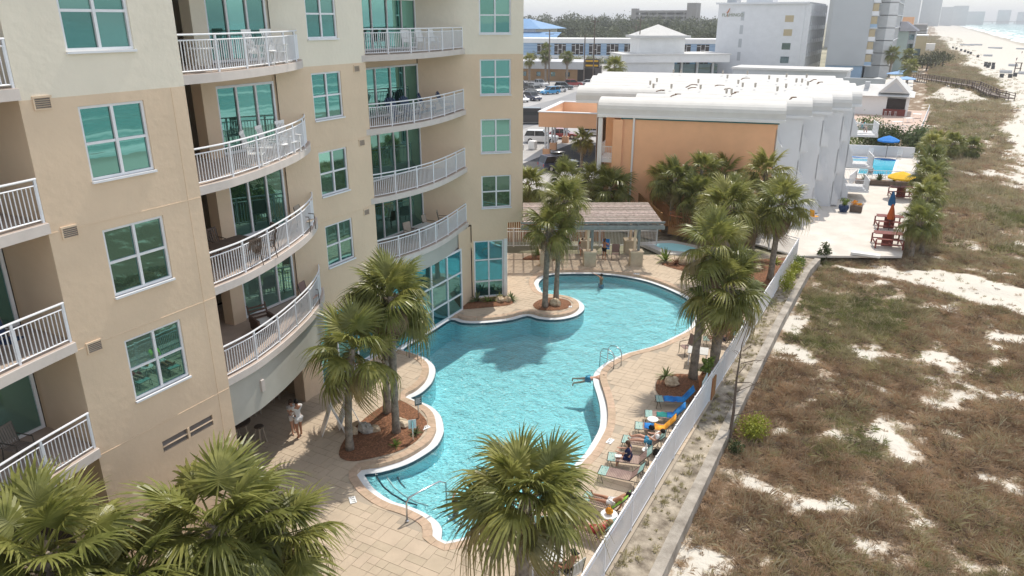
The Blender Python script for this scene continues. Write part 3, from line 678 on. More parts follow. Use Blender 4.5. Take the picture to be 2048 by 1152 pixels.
# recess back walls with sliding doors
def slider(P0,u,n,a0,a1,z,cols,h=2.55,split=None):
    glazing(P0,u,n,a0,a1,z+.06,z+h,cols,1,condo,'sliding_door',.09,.1,.08,depth=-.02,sill=False,colsplit=split)
for z in SLAB:
    zt = z+3.03
    m_ = 'stucco_tan' if zt < 15.2 else 'stucco_cream'
    # behind the first balcony: door, pilaster, deep nook
    MB().bx(MX-.5,MX-.08,21.9,22.05,z,zt).build('pilaster',m_,condo)
    MB().bx(MX-.55,MX-.02,18.42,19.05,z,zt).build('pilaster',m_,condo)
    slider((MX-.12,19.05),(0,1),(1,0),0,2.85,z,3)
    MB().bx(MX-.16,MX-.1,19.05,21.9,z+2.55,zt).build('lintel',m_,condo)
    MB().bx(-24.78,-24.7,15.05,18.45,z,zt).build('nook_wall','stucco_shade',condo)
    # second balcony
    MB().bx(-24.75,-24.66,27.6,29.4,z,zt).build('back_wall',m_,condo)
    slider((-24.66,29.4),(0,1),(1,0),0,5.25,z,4,split=[1.5,2.75,4.0])
    MB().bx(-24.74,-24.66,29.4,34.65,z+2.55,zt).build('lintel',m_,condo)
    # left balcony
    slider((-21.32,3),(0,1),(1,0),0,7.2,z,4)
    MB().bx(-21.4,-21.33,-3,10.28,z+2.55,zt).build('lintel',m_,condo)
# curved fascia beams under the lowest slabs, lobby glass under the second
def fascia(curve, z0, z1, inset, name='fascia_beam', m='soffit'):
    c = np.array(curve); t = np.gradient(c,axis=0); t /= np.hypot(*t.T)[:,None]; nrm = np.stack([t[:,1],-t[:,0]],1)
    a = c-nrm*inset; b_ = c-nrm*(inset+.25); b = MB(); k = len(c)
    for i in range(k-1):
        b.add([(*a[i],z0),(*a[i+1],z0),(*a[i+1],z1),(*a[i],z1),(*b_[i],z0),(*b_[i+1],z0),(*b_[i+1],z1),(*b_[i],z1)],[(0,1,2,3),(7,6,5,4),(0,4,5,1),(3,2,6,7)])
    return b.build(name,m,condo)
fascia(C1,3.1,4.73,.12); fascia(C2,3.85,4.73,.10)
MB().prism([(p[0]-.2,p[1]) for p in C1 if p[1]<22.9]+[(-29.5,22.9),(-29.5,15.04)],3.12,3.14).build('cafe_ceiling','tile_dark',condo)
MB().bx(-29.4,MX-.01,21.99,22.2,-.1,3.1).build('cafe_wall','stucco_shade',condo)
MB().bx(MX-.6,MX+.02,21.7,21.98,-.1,4.7).build('pilaster','stucco_tan',condo)
# lobby glazing by the pool
glazing((-22.14,28.0),(0,1),(1,0),0,6.75,.0,3.85,4,3,condo,'storefront_glazing',.10,.10,.09,gl='glass_store',rowsplit=[1.05,2.4],colsplit=[1.9,3.6,5.2],sill=False,depth=0)
MB().bx(-22.7,-22.3,27.56,28.0,-.1,4.7).build('pilaster','stucco_tan',condo)
q1 = Vector((-22.14,34.75)); MB().add([(-22.3,34.75,-.1),(-22.56,36.52,-.1),(-22.56,36.52,4.72),(-22.3,34.75,4.72)],[(0,1,2,3)]).build('wall','stucco_tan',condo)
# wall light on the fascia, wall outlets
MB().bx(-19.33,-19.2,16.55,16.7,3.75,4.2).build('wall_light','slab_edge',condo)
# ================================================================= sabal palms
def leaf_mat(name, c1, c2, rnd=.25, trans=.35, rough=.36):
    m = mat(name, c1, rough, .25, 2.5, spec=.4, col2=c2, rnd=rnd, trans=trans); return m
leaf_mat('frond_green', (.16,.175,.035), (.26,.26,.075)); leaf_mat('frond_young', (.20,.225,.05), (.29,.29,.09))
leaf_mat('frond_old', (.23,.20,.075), (.34,.28,.13)); leaf_mat('frond_dead', (.27,.18,.105), (.36,.26,.17), .2, .1, .8)
leaf_mat('frond_yellow', (.32,.24,.04), (.40,.31,.08))
mat('palm_trunk', (.20,.165,.135), .95, .3, 5, .9, 26, col2=(.27,.23,.19)); mat('palm_boot', (.17,.125,.085), .95, .35, 7, .5, 30, col2=(.33,.26,.19))
mat('petiole', (.20,.22,.07), .5, .2, 4)
def frond_geo(rs, nl=38, pet=.85, L=.85, droop=.5, curl=.5, thick=True):
    """one fan leaf growing along +x from the origin; returns verts, quads"""
    V = []; F = []
    def strip(pts, ws, ups):
        o = len(V)
        for i, (p, w_, s) in enumerate(zip(pts, ws, ups)):
            V.append(p-s*w_); V.append(p+s*w_)
        for i in range(len(pts)-1): F.append((o+2*i,o+2*i+1,o+2*i+3,o+2*i+2))
    # petiole, slightly arched
    arch = lambda t: np.array([pet*t, 0, .10*pet*t-.16*pet*t*t])
    strip([arch(t) for t in (0,.5,1)], [.03,.022,.016], [np.array([0,1,0])]*3)
    strip([arch(t) for t in (0,.5,1)], [.022,.018,.014], [np.array([0,0,1])]*3)
    base = arch(1.)
    for i in range(nl):
        t = (i+.5)/nl*2-1; a = t*R(132)+rs.gauss(0,.03)
        cost = .38*L*(1-abs(t))**1.2                      # leaflets leave a short costa
        b0 = base+np.array([cost, 0, -curl*cost*cost*.8])
        d = np.array([math.cos(a), math.sin(a), 0]); ln = L*(1.05-.38*t*t)*rs.uniform(.88,1.1)
        side = np.array([-d[1], d[0], 0]); dr = droop*rs.uniform(.6,1.45)
        lift = .10*L*(1 if i % 2 else -1)*.35
        pts = []; 
        for s in (0,.3,.62,.85,1.0):
            z = -dr*ln*s**2.6*1.0 - curl*.35*(cost+ln*s*max(0,d[0]))**2 + lift*s*(1-s)
            p = b0+d*ln*s*(1-.25*dr*s*s); p = p+np.array([0,0,z]); pts.append(p)
        w0 = L*.05
        strip(pts, [w0*.35,w0*.95,w0*.62,w0*.3,w0*.06], [side+np.array([0,0,.35*(1 if i%2 else -1)])]*5)
    return np.array(V), np.array(F)
def frond_meshes():
    out = {}
    for key, m, prm in (('young','frond_young',dict(droop=.25,curl=.2,pet=.75)),('mid','frond_green',dict(droop=.55,curl=.42)),('mid2','frond_green',dict(droop=.78,curl=.5,L=.95)),('low','frond_old',dict(droop=1.1,curl=.75,L=.9)),('dead','frond_dead',dict(droop=1.0,curl=1.2,L=.75,pet=.7)),('yellow','frond_yellow',dict(droop=.35,curl=.3,L=.95))):
        for k in range(3):
            V, F = frond_geo(random.Random(hash((len(key),k)) % 1000+k*7), **prm); out[(key,k)] = (V, F, fastmesh('frond', V, F, m))
    return out
FR = frond_meshes()
def crown_plan(n, rs, lo=-55, hi=82, dead=.12, yellow=0):
    """list of (variant, azimuth, elevation, size, z offset)"""
    pl = []
    for i in range(n):
        t = (i+.5)/n; el = hi+(lo-hi)*t**.85+rs.gauss(0,7); az = i*2.39996+rs.gauss(0,.25)
        key = 'young' if t < .25 else ('mid' if t < .55 else ('mid2' if t < .78 else 'low'))
        if t > 1-dead: key = 'dead'; el -= 18
        elif yellow and rs.random() < yellow: key = 'yellow'
        pl.append((key, rs.randrange(3), az, el, rs.uniform(.85,1.12), -.55*t))
    return pl
def fmat(az, el, s, roll): return Matrix.Rotation(az,4,'Z') @ Matrix.Rotation(-R(el),4,'Y') @ Matrix.Rotation(roll,4,'X') @ Matrix.Scale(s,4)
def crown_mesh(n, seed, dead=.12, lo=-55):
    """whole crown joined, one mesh with the leaf materials"""
    rs = random.Random(seed); Vs = []; Fs = []; ms = []; o = 0; names = []
    for key, k, az, el, s, dz in crown_plan(n, rs, lo, 80, dead):
        V, F, me = FR[(key,k)]; Mx = np.array(fmat(az, el, s, rs.gauss(0,.3))); W = V@Mx[:3,:3].T+np.array([0,0,dz])
        mn = me.materials[0].name
        if mn not in names: names.append(mn)
        Vs.append(W); Fs.append(F+o); ms += [names.index(mn)]*len(F); o += len(V)
    me = fastmesh('crown', np.concatenate(Vs), np.concatenate(Fs), None)
    for nm in names: me.materials.append(MATS[nm])
    me.polygons.foreach_set('material_index', np.array(ms, np.int32)); return me
CROWNS = [crown_mesh(30, s) for s in (11,12,13)]+[crown_mesh(18, 14, .05, -30)]
def trunk_path(h, lean, rs, base=(0,0)):
    return [Vector((lean[0]*t+.05*h*.12*math.sin(t*3+rs.random()*.2)*0, lean[1]*t, h*t)) for t in (0,.15,.35,.6,.85,1)]
def palm(loc, h, label, group, r=1.5, lean=(0,0), tr=.16, boots=0., n=34, full=True, seed=0, dead=.12, yellow=0, name='palm_tree', lo=-55, hi=82):
    rs = random.Random(seed*31+5); t = thing(name, loc, label, 'palm tree', group)
    path = trunk_path(h, lean, rs); rad = [tr*1.35,tr*1.08,tr,tr*.97,tr*.95,tr*.8]
    b = MB(); pts = []; rr = []
    k = 16
    for i in range(k+1):
        s = i/k; j = min(4,int(s*5)); 
        p = Vector((lean[0]*s*s, lean[1]*s*s, h*s)); pts.append(p); rr.append((np.interp(s,[0,.06,.2,.85,1],[1.4,1.12,1,.95,.8])*tr)*(1+.05*((i%2)*2-1)+rs.uniform(-.03,.03)))
    b.tube(pts, rr, 10); b.build('trunk','palm_trunk',t,smooth=True,world=False)
    if boots:
        bb = MB(); nb_ = int(boots*h*26)
        for i in range(nb_):
            s = 1-boots*(i+.5)/nb_; a = i*2.39996; p = Vector((lean[0]*s*s, lean[1]*s*s, h*s)); d = Vector((math.cos(a),math.sin(a),0))
            q = p+d*(tr*.9); e = q+d*rs.uniform(.10,.17)*1.3+Vector((0,0,rs.uniform(.14,.26)))
            bb.bar(q-Vector((0,0,.05)), e, .10, .035, up=d)
        o = bb.build('leaf_boots','palm_boot',t,world=False); o['kind'] = 'stuff'
    top = Vector((lean[0], lean[1], h)); sc = r/1.55*(1 if full else .95)
    if full:
        for key, kk, az, el, s, dz in crown_plan(n, rs, lo, hi, dead, yellow):
            o = inst('frond', FR[(key,kk)][2], t); o.matrix_local = Matrix.Translation(top+Vector((0,0,dz*sc+.1))) @ fmat(az, el, s*sc, rs.gauss(0,.35))
    else:
        inst('crown', CROWNS[seed % 3], t, top+Vector((0,0,.1)), (0,0,rs.random()*6), sc)
    return t
G = 'cabbage palms around the condo pool'
palm((-18.02,19.53,0), 4.5, 'slim palm with sparse spreading fronds at the near end of the left mulch island', G, 1.75, (.35,.25), .15, 0, 22, seed=1, dead=.04, lo=-45)
palm((-18.46,22.59,0), 5.6, 'palm with shaggy booted trunk at the back of the left mulch island', G, 1.7, (.35,.1), .17, .55, 38, seed=2, dead=.3)
palm((-17.1,21.42,0), 6.0, 'palm with bare dark trunk standing beside the white boulder on the left island', G, 1.45, (-.25,.5), .16, .05, 30, seed=3, dead=.35)
palm((-17.9,37.4,0), 5.0, 'shorter of the two palms on the far pool island, shaggy under the crown', G, 1.45, (.1,.2), .17, .16, 30, seed=4, dead=.1, lo=-40)
palm((-17.76,38.66,0), 6.4, 'taller of the two palms on the far pool island', G, 1.4, (.35,.2), .15, 0, 28, seed=5, dead=.12, lo=-40)
palm((-7.44,32.24,0), 6.5, 'tall leaning palm with smooth trunk in the right mulch bed by the fence', G, 1.65, (.15,1.4), .19, 0, 26, seed=6, dead=.12, lo=-45)
palm((-6.62,32.75,0), 4.7, 'stout palm with thick booted trunk next to the wooden planter box', G, 1.8, (.15,.4), .24, .42, 34, seed=7, dead=.1, lo=-45)
palm((-6.81,49.1,0), 5.2, 'palm with golden tipped crown close to the far fence corner', G, 1.7, (.1,.3), .2, .12, 36, seed=8, dead=.25)
palm((-7.4,14.2,0), 4.75, 'large palm leaning over the near pool edge in front of the tables', G, 1.6, (.05,.25), .2, .14, 36, seed=9, dead=.04, hi=64, lo=-5)
palm((-14.75,10.3,0), 3.8, 'big arching palm below the ground floor louver in the foreground', G, 2.0, (.1,.2), .2, .1, 38, seed=10, dead=.05, lo=-40, hi=65)
palm((-13.9,11.4,0), 3.0, 'low palm reaching over the paving in the foreground beside a bigger one', G, 1.6, (.1,.2), .17, .1, 24, seed=11, dead=.05, lo=-35, hi=60)
palm((-16.6,7.0,0), 4.5, 'palm with long drooping leaflets in the bottom left corner', G, 2.0, (.05,.2), .2, .1, 40, seed=12, dead=.06, lo=-45, hi=62)
palm((-15.15,8.3,0), 3.6, 'palm half hidden between the two biggest foreground crowns', G, 1.6, (.1,.1), .18, .1, 26, seed=26, dead=.05, lo=-45, hi=60)
palm((-9.6,47.8,0), 5.0, 'bushy palm with bright crown rising behind the far pool edge', G, 1.8, (-.2,.2), .2, .1, 36, seed=13, dead=.1, lo=-45)
palm((-8.9,52.92,0), 3.0, 'short young palm with upright fronds in the far mulch bed', G, 1.5, (.05,.1), .22, .5, 24, seed=14, dead=.05, lo=-20)
G2_ = 'palms along the orange hotel wall'
for i,(x,y,h,r,lab,bo) in enumerate([(-13.1,60.6,4.6,1.7,'palm with stout patterned trunk in front of the orange wall',.5),(-16.0,56.5,4.7,1.75,'palm standing by the corner of the wooden ramp',0),(-14.2,57.5,5.3,1.6,'tallest palm of the group before the orange wall',0),(-13.9,55.5,3.9,1.6,'lower palm with silvery fronds in front of the orange wall',0),(-26.1,73.5,4.6,1.3,'leftmost slim palm against the orange wall',0),(-22.4,66.5,5.2,1.45,'palm with dead skirt against the left part of the orange wall',.25),(-19.9,65.4,5.3,1.7,'wide crowned palm high against the middle of the orange wall',.2),(-32.4,76.5,3.9,1.3,'solitary palm beside the grey landing of the outside stairs',.3),(-26.4,51.3,4.1,1.7,'palm squeezed beside the condo corner behind the wooden fence',.3),(-25.6,56.7,3.8,1.6,'palm under the bare tree behind the pergola',.2),(-21.6,57.0,3.3,1.9,'wide palm with yellowing fan right behind the pergola roof',0),(-23.6,58.5,3.6,1.5,'small palm at the foot of the hotel stairs',0),(-9.4,57.9,5.6,1.75,'palm partly covering the grey end wall of the hotel',.1),(-12.2,53.8,3.4,1.5,'low palm beside the plunge pool',.2),(-10.9,55.6,4.2,1.55,'palm between the ramp and the far fence corner',.1),(-17.6,58.9,4.0,1.5,'palm rising behind the ramp railing',0),(-11.2,50.6,3.0,1.5,'low palm in the bed right of the pergola',.2)]):
    palm((x,y,0), h, lab, G2_, r, (.1,.1), .17, bo, full=False, seed=20+i, yellow=.2)
palm((-45.96,122.4,0), 8.9, 'tall street palm rising above the white barrel roofs', None, 2.0, (-.3,0), .25, 0, full=False, seed=40)
for i,(x,y,h,r,lab) in enumerate([(1.4,60.8,3.0,1.4,'nearest of the scrubby palms along the hotel boardwalk edge'),(2.1,63.2,2.6,1.3,'scrubby palm beside the red picnic tables'),(1.7,66.1,3.8,1.4,'scrubby palm between two picnic tables'),(2.2,71,3.2,1.4,'scrubby palm opposite the blue folded umbrella'),(1.75,75.6,3.6,1.5,'scrubby palm opposite the red bar table'),(2.6,80,3.0,1.4,'scrubby palm level with the yellow umbrella'),(1.9,85.2,3.6,1.5,'scrubby palm beside the hotel pool railing'),(2.8,90,3.0,1.4,'scrubby palm beside the near edge of the hotel pool'),(2.0,95.6,3.7,1.5,'scrubby palm level with the far edge of the hotel pool'),(2.8,101,3.4,1.5,'farthest scrubby palm by the white garden wall'),(4.7,110.1,2.2,1.6,'low clump palm on the sand past the white wall'),(7.2,113,1.6,1.5,'low clump palm farthest out on the dune')]):
    palm((x,y,float(tz(x,y))), h, lab, 'scrubby palms between hotel deck and dunes', r, (.1*(-1)**i,.05), .19, .3, full=False, seed=50+i)
for i,(x,y,h,lab) in enumerate([(-57,256,5.5,'leftmost small palm below the white hotel sign wall'),(-51,257,5.8,'second small palm below the white hotel sign wall'),(-43.5,260,6.0,'third small palm below the white hotel sign wall'),(-39.5,262,5.6,'rightmost small palm below the white hotel sign wall'),(-9,254,7.0,'stout palm between the grey tower and the beach'),(-4.8,262,6.2,'thin palm near the blue beach umbrellas'),(-3.5,225,5.0,'small palm near the head of the beach boardwalk')]):
    palm((x,y,0), h, lab, 'palms by the distant hotels', 2.4 if i < 4 else 2.2, (0,0), .3, 0, full=False, seed=70+i)
for i,(x,y,h,lab) in enumerate([(-97,190,6,'palm at the left end of the brown roadside store'),(-92,190,7,'palm before the middle of the brown roadside store'),(-85.5,190,7,'palm before the right half of the brown roadside store'),(-104,215,8,'palm under the left end of the blue building')]):
    palm((x,y,0), h, lab, 'palms along the roadside store', 1.7, (0,0), .3, 0, full=False, seed=80+i)
# ================================================================= fence, sea wall, pergola, pool hardware, planting
mat('fence_white', (.80,.81,.84), .5, .04, 2)
FP = [(-6.2,6),(-6.28,17.7),(-6.28,25.2),(-6.2,30.5),(-6.12,37.6),(-6.06,46),(-6.04,55.1),(-10.4,57.6)]
fence = thing('white_fence', (-6.2,30,0), 'long white metal picket fence between the pool deck and the dunes', 'fence')
for i in range(len(FP)-1):
    a = Vector((*FP[i],0)); b_ = Vector((*FP[i+1],0)); Ls = (b_-a).length; d = (b_-a)/Ls; npan = max(1,round(Ls/2.4))
    for k in range(npan):
        p0 = a+d*(Ls*k/npan); p1 = a+d*(Ls*(k+1)/npan)
        MB().box((p0.x,p0.y,.74),(.07,.07,1.56),math.atan2(d.y,d.x)).build('post','fence_white',fence)
        q = MB(); q.bar(p0+Vector((0,0,1.46)),p1+Vector((0,0,1.46)),.05,.05); q.bar(p0+Vector((0,0,1.28)),p1+Vector((0,0,1.28)),.04,.035); q.bar(p0+Vector((0,0,.1)),p1+Vector((0,0,.1)),.04,.04)
        pn = q.build('rail_panel','fence_white',fence); q = MB(); m_ = int((p1-p0).length/.10)
        for j in range(1,m_):
            p = p0+(p1-p0)*(j/m_); q.box((p.x,p.y,.69),(.022,.022,1.16),math.atan2(d.y,d.x))
        o = q.build('pickets','fence_white',pn); o['kind'] = 'stuff'
mat('old_concrete', (.28,.245,.205), .95, .25, 1.2, .6, 25, col2=(.40,.365,.32))
WL = [(-4.75,0),(-4.85,18.5),(-4.98,28.8),(-5.05,42),(-4.92,52.5),(-4.6,55.6)]
q = MB()
for i in range(len(WL)-1):
    a,b_ = WL[i],WL[i+1]; q.add([(a[0]-.2,a[1],-.9),(a[0]+.2,a[1],-.9),(a[0]+.2,a[1],.03),(a[0]-.2,a[1],.03),(b_[0]-.2,b_[1],-.9),(b_[0]+.2,b_[1],-.9),(b_[0]+.2,b_[1],.03),(b_[0]-.2,b_[1],.03)],[(0,1,5,4),(1,2,6,5),(2,3,7,6),(3,0,4,7)]+([(0,3,2,1)] if i == 0 else [])+([(4,5,6,7)] if i == len(WL)-2 else []))
tag(q.build('sea_wall','old_concrete'), 'low weathered concrete retaining wall along the dune side of the fence', 'wall')
# sandy strip between fence and wall
mat('strip_sand', (.20,.16,.12), .95, .35, 1.6, .8, 30, col2=(.40,.35,.28))
q = MB(); L1 = [(-6.26,p[1]) for p in WL]
struct(q.add([(p[0],p[1],-.06) for p in L1]+[(p[0]-.15,p[1],-.06) for p in WL],[(i,i+6,i+7,i+1) for i in range(5)]).build('sand_strip','strip_sand'))

# pergola
mat('wood_grey', (.36,.28,.24), .85, .25, 4, .4, 30, col2=(.50,.42,.38), rnd=.4); mat('wood_beam', (.24,.26,.26), .8, .15, 3, .3, 30)
mat('stone_ped', (.50,.43,.32), .9, .15, 2, .5, 20); mat('stone_cap', (.60,.50,.37), .85, .1, 2)
PO = Vector((-22.58,43.74,0)); E1 = Vector((.873,.488,0)); E2 = Vector((-.47,.883,0))
pg = thing('pergola', PO, 'weathered grey slatted pergola on stone pedestals at the far end of the pool', 'pergola')
pz = lambda a, b_, z: PO+E1*a+E2*b_+Vector((0,0,z))
for k in range(20): MB().bar(pz(-.1,.2+k*.285,3.24),pz(9.5,.2+k*.285,3.24+random.uniform(-.01,.01)),.13,.05).build('slat','wood_grey',pg)
for k in range(14): MB().bar(pz(.25+k*.69,-.15,3.1),pz(.25+k*.69,5.75,3.1),.06,.17).build('rafter','wood_beam',pg)
for b_ in (.1,3.2,5.5): MB().bar(pz(-.25,b_,2.9),pz(9.65,b_,2.9),.14,.24).build('beam','wood_beam',pg)
for b_ in (-.14,): MB().bar(pz(-.3,b_,2.86),pz(9.7,b_,2.86),.05,.26).build('beam','wood_beam',pg); MB().bar(pz(-.3,b_,3.24),pz(9.7,b_,3.24),.05,.14).build('beam','wood_beam',pg)
for a in (1.5,4.6,7.9):
    for b_ in (.35,3.2):
        for da in ((-.14,.14) if b_ < 1 else (0,)):
            c = pz(a+da,b_,0); q = MB(); q.box((c.x,c.y,1.95),(.16,.16,1.75),math.atan2(E1.y,E1.x)); q.build('post','stucco_tan' if da <= 0 else 'wood_beam',pg)
        c = pz(a,b_,0); rz = math.atan2(E1.y,E1.x)
        MB().box((c.x,c.y,.5),(.85,.75,1.0),rz).build('pedestal','stone_ped',pg); MB().box((c.x,c.y,1.04),(.95,.85,.09),rz).build('pedestal_cap','stone_cap',pg)
    a0 = pz(a,.35,2.2); MB().tube([a0+Vector((0,0,-.2)),a0+E1*.05+Vector((0,0,.2)),a0-E2*.25+Vector((0,0,.5)),a0-E2*.5+Vector((0,0,.62))],.05,6).build('brace','wood_beam',pg)
# white fence and timber fence behind it
bf = thing('white_fence', pz(3,4.9,0), 'short white metal fence with double top rail behind the pergola seats', 'fence')
for k in range(7): p = pz(-3+k*2.2,4.9,0); MB().bx(p.x-.04,p.x+.04,p.y-.04,p.y+.04,0,1.5).build('post','fence_white',bf)
q = MB()
for z in (1.45,1.22,.1): q.bar(pz(-3,4.9,z),pz(10.2,4.9,z),.05,.05)
rl = q.build('rails','fence_white',bf); q = MB()
for k in range(120): p = pz(-3+k*.11,4.9,0); q.bx(p.x-.012,p.x+.012,p.y-.012,p.y+.012,.1,1.22)
o = q.build('pickets','fence_white',rl); o['kind'] = 'stuff'
mat('cedar', (.36,.17,.075), .8, .2, 3, .3, 30, rnd=.25)
tf = thing('timber_fence', pz(-2,6.3,0), 'reddish cedar board fence behind the pergola', 'fence')
for k in range(58): p = pz(-3.4+k*.17,6.3,0); MB().box((p.x,p.y,.8),(.13,.03,1.6),math.atan2(E1.y,E1.x)).build('board','cedar',tf)
MB().bar(pz(-3.4,6.26,1.66),pz(6.4,6.26,1.66),.12,.06).build('cap_rail','cedar',tf)
# timber ramp towards the hotel
rp = thing('timber_ramp', (-15,56,0), 'reddish cedar ramp with slatted railings in front of the orange wall', 'ramp')
RP = [(-19.2,59.6,1.5),(-15.8,55.4,1.1),(-13.6,56.0,.8),(-12.0,58.6,.5)]
for i in range(3):
    a,b_ = Vector(RP[i]),Vector(RP[i+1]); MB().bar(a,b_,1.2,.12).build('walkway','cedar',rp)
    for s in (-.6,.6):
        nrm = (b_-a).cross(Vector((0,0,1))).normalized()*s
        MB().bar(a+nrm+Vector((0,0,1.0)),b_+nrm+Vector((0,0,1.0)),.12,.07).build('hand_rail','cedar',rp)
        MB().bar(a+nrm+Vector((0,0,-.25)),b_+nrm+Vector((0,0,-.25)),.05,.5).build('skirt','cedar',rp)
        m_ = int((b_-a).length/.16); q = MB()
        for k in range(m_+1):
            p = a+(b_-a)*(k/m_)+nrm; q.bx(p.x-.025,p.x+.025,p.y-.025,p.y+.025,p.z,p.z+1.0)
        o = q.build('balusters','cedar',rp); o['kind'] = 'stuff'
# small plunge pool behind the pergola
mat('pale_deck', (.62,.60,.58), .8, .08, 1)
pp = thing('plunge_pool', (-13.6,53,0), 'small plunge pool with pale surround behind the pergola', 'pool')
MB().prism([(-17.4,53.2),(-14.6,51.2),(-12.2,52.6),(-12.6,54.4),(-15.4,55.0)],-.2,.06).build('surround','pale_deck',pp)
MB().prism(catmull([(-16.2,53.2),(-14.8,52.3),(-13.2,52.7),(-13.2,53.8),(-15.0,54.2)],4),.064,.068,bottom=False).build('water','pool_plaster',pp)

# pool ladders, grab rail, depth markers, signs
def ladder(name, p, d, label, g):
    t = thing(name, (*p,0), label, 'pool ladder', g); d = Vector((*d,0)).normalized(); s = Vector((-d.y,d.x,0))
    for k in (-.28,.28):
        o = Vector((*p,0))+s*k
        MB().tube([o-d*.42,o-d*.42+Vector((0,0,.62)),o-d*.3+Vector((0,0,.84)),o+Vector((0,0,.92)),o+d*.35+Vector((0,0,.82)),o+d*.5+Vector((0,0,.6)),o+d*.55+Vector((0,0,-.6))],.028,7).build('hand_rail','steel',t,smooth=True)
        MB().tube([o-d*.42+Vector((0,0,.36)),o+d*.52+Vector((0,0,.36))],.016,6).build('cross_rail','steel',t,smooth=True)
    return t
ladder('pool_ladder',(-20.7,28.15),(.05,1),'shiny steel pool ladder by the shaded lobby end of the pool','pool ladders')
ladder('pool_ladder',(-11.55,32.0),(-.9,.35),'shiny steel pool ladder on the right hand pool edge beside the swimmer','pool ladders')
gr = thing('grab_rail', (-13.27,17.2,0), 'single bent steel handrail at the near entry steps of the pool', 'handrail')
MB().tube([(-13.3,16.95,0),(-13.3,16.97,.78),(-13.26,17.1,.92),(-13.1,17.5,.95),(-12.85,18.35,.93),(-12.75,18.6,.75),(-12.75,18.62,-.6)],.032,8).build('bent_tube','steel',gr,smooth=True)
MB().lathe([(.07,0),(.07,.03),(.035,.05)],10,(-13.3,16.95,.01)).build('floor_flange','steel',gr)
def text(body, loc, rot, size, m, parent, name='lettering', ext=.002):
    cu = bpy.data.curves.new(name,'FONT'); cu.body = body; cu.size = size; cu.align_x = 'CENTER'; cu.align_y = 'CENTER'; cu.extrude = ext
    ob = bpy.data.objects.new(name,cu); me = bpy.data.meshes.new_from_object(ob); bpy.data.objects.remove(ob); bpy.data.curves.remove(cu)
    me.materials.append(MATS[m]); o = bpy.data.objects.new(name,me); COL.objects.link(o); o.parent = parent; o.location = loc; o.rotation_euler = rot; return o
mat('ink', (.03,.03,.035), .6, .1); mat('marker_tile', (.85,.86,.86), .4, .03)
for (x,y,rz,s,lab) in ((-15.75,16.98,-.7,'3 FT','white depth marker tile beside the near left pool steps'),(-16.3,22.4,1.2,'4 FT','white depth marker tile at the tip of the left island'),(-8.95,25.15,1.5,'4 FT','white depth marker tile beside the loungers'),(-16.7,38.2,.5,'5 FT','white depth marker tile on the far island'),(-15.1,46.0,.2,'5 FT','white depth marker tile at the far pool edge')):
    dm = thing('depth_marker', (x,y,.016), lab, 'depth marker', 'pool depth marker tiles', rz)
    MB().bx(-.2,.2,-.12,.12,0,.012).build('tile','marker_tile',dm,world=False); text(s,(0,0,.013),(0,0,0),.2,'ink',dm)
def sign(p, h, label, rz, face, w_=.32, hh=.36):
    t = thing('pool_sign', (*p,0), label, 'sign', None, rz)
    MB().bx(-.025,.025,-.025,.025,0,h).build('pole','steel',t,world=False)
    MB().bx(.026,.045,-w_/2,w_/2,h-hh,h+.04).build('panel',face,t,world=False)
    q = MB(); [q.bx(.046,.048,-w_/2+.04,w_/2-.04-.05*(i%2),h-.04-i*.055,h-.02-i*.055) for i in range(5)]
    o = q.build('printed_lines','ink' if face != 'sign_grey' else 'marker_tile',t,world=False); o['kind'] = 'stuff'
mat('sign_grey', (.10,.13,.13), .5, .1); mat('sign_pale', (.55,.68,.70), .5, .1)
sign((-17.0,22.9),1.05,'dark square sign on a post at the back edge of the left island',-.6,'sign_grey')
sign((-16.15,21.3),.95,'pale blue sign on a post near the tip of the left island',2.3,'sign_pale')
# rocks
mat('rock', (.42,.31,.20), .9, .3, 4, .8, 12, col2=(.58,.47,.34)); mat('rock_grey', (.36,.34,.31), .9, .25, 4, .8, 12, col2=(.50,.47,.43))
def rock(p, s, label, m='rock', seed=0):
    rs = random.Random(seed); b = MB().ell((0,0,s[2]*.6),(s[0],s[1],s[2]),9,6,.35,rs); return tag(b.build('boulder',m,loc=(*p,.05),smooth=False), label, 'boulder', 'boulders in the planting beds')
rock((-18.3,20.9),(.42,.3,.25),'grey boulder with pale broken side by the slim palm','rock_grey',1); rock((-17.95,21.1),(.25,.2,.2),'small tan boulder touching the grey one on the left island','rock',2)
rock((-17.3,22.0),(.42,.28,.2),'flat cream boulder between the two palm trunks on the left island','stone_cap',3); rock((-17.45,37.9),(.35,.3,.3),'tan boulder between the far island palms','rock',4)
rock((-8.15,31.1),(.36,.34,.3),'golden boulder beside the spiky plant in the right bed','rock',5); rock((-20.7,36.85),(.32,.26,.22),'boulder among the plants below the corner window','rock',6)
rock((-20.35,37.15),(.25,.22,.2),'smaller boulder at the outer tip of the bed below the corner window','rock',7); rock((-18.75,20.55),(.3,.22,.18),'tan boulder at the foot of the slim palm','rock',8)
rock((-12.8,49.6),(.5,.4,.35),'boulder in the far bed right of the pergola','rock',9); rock((-8.0,50.5),(.4,.35,.3),'reddish boulder behind the far palms','rock',10)
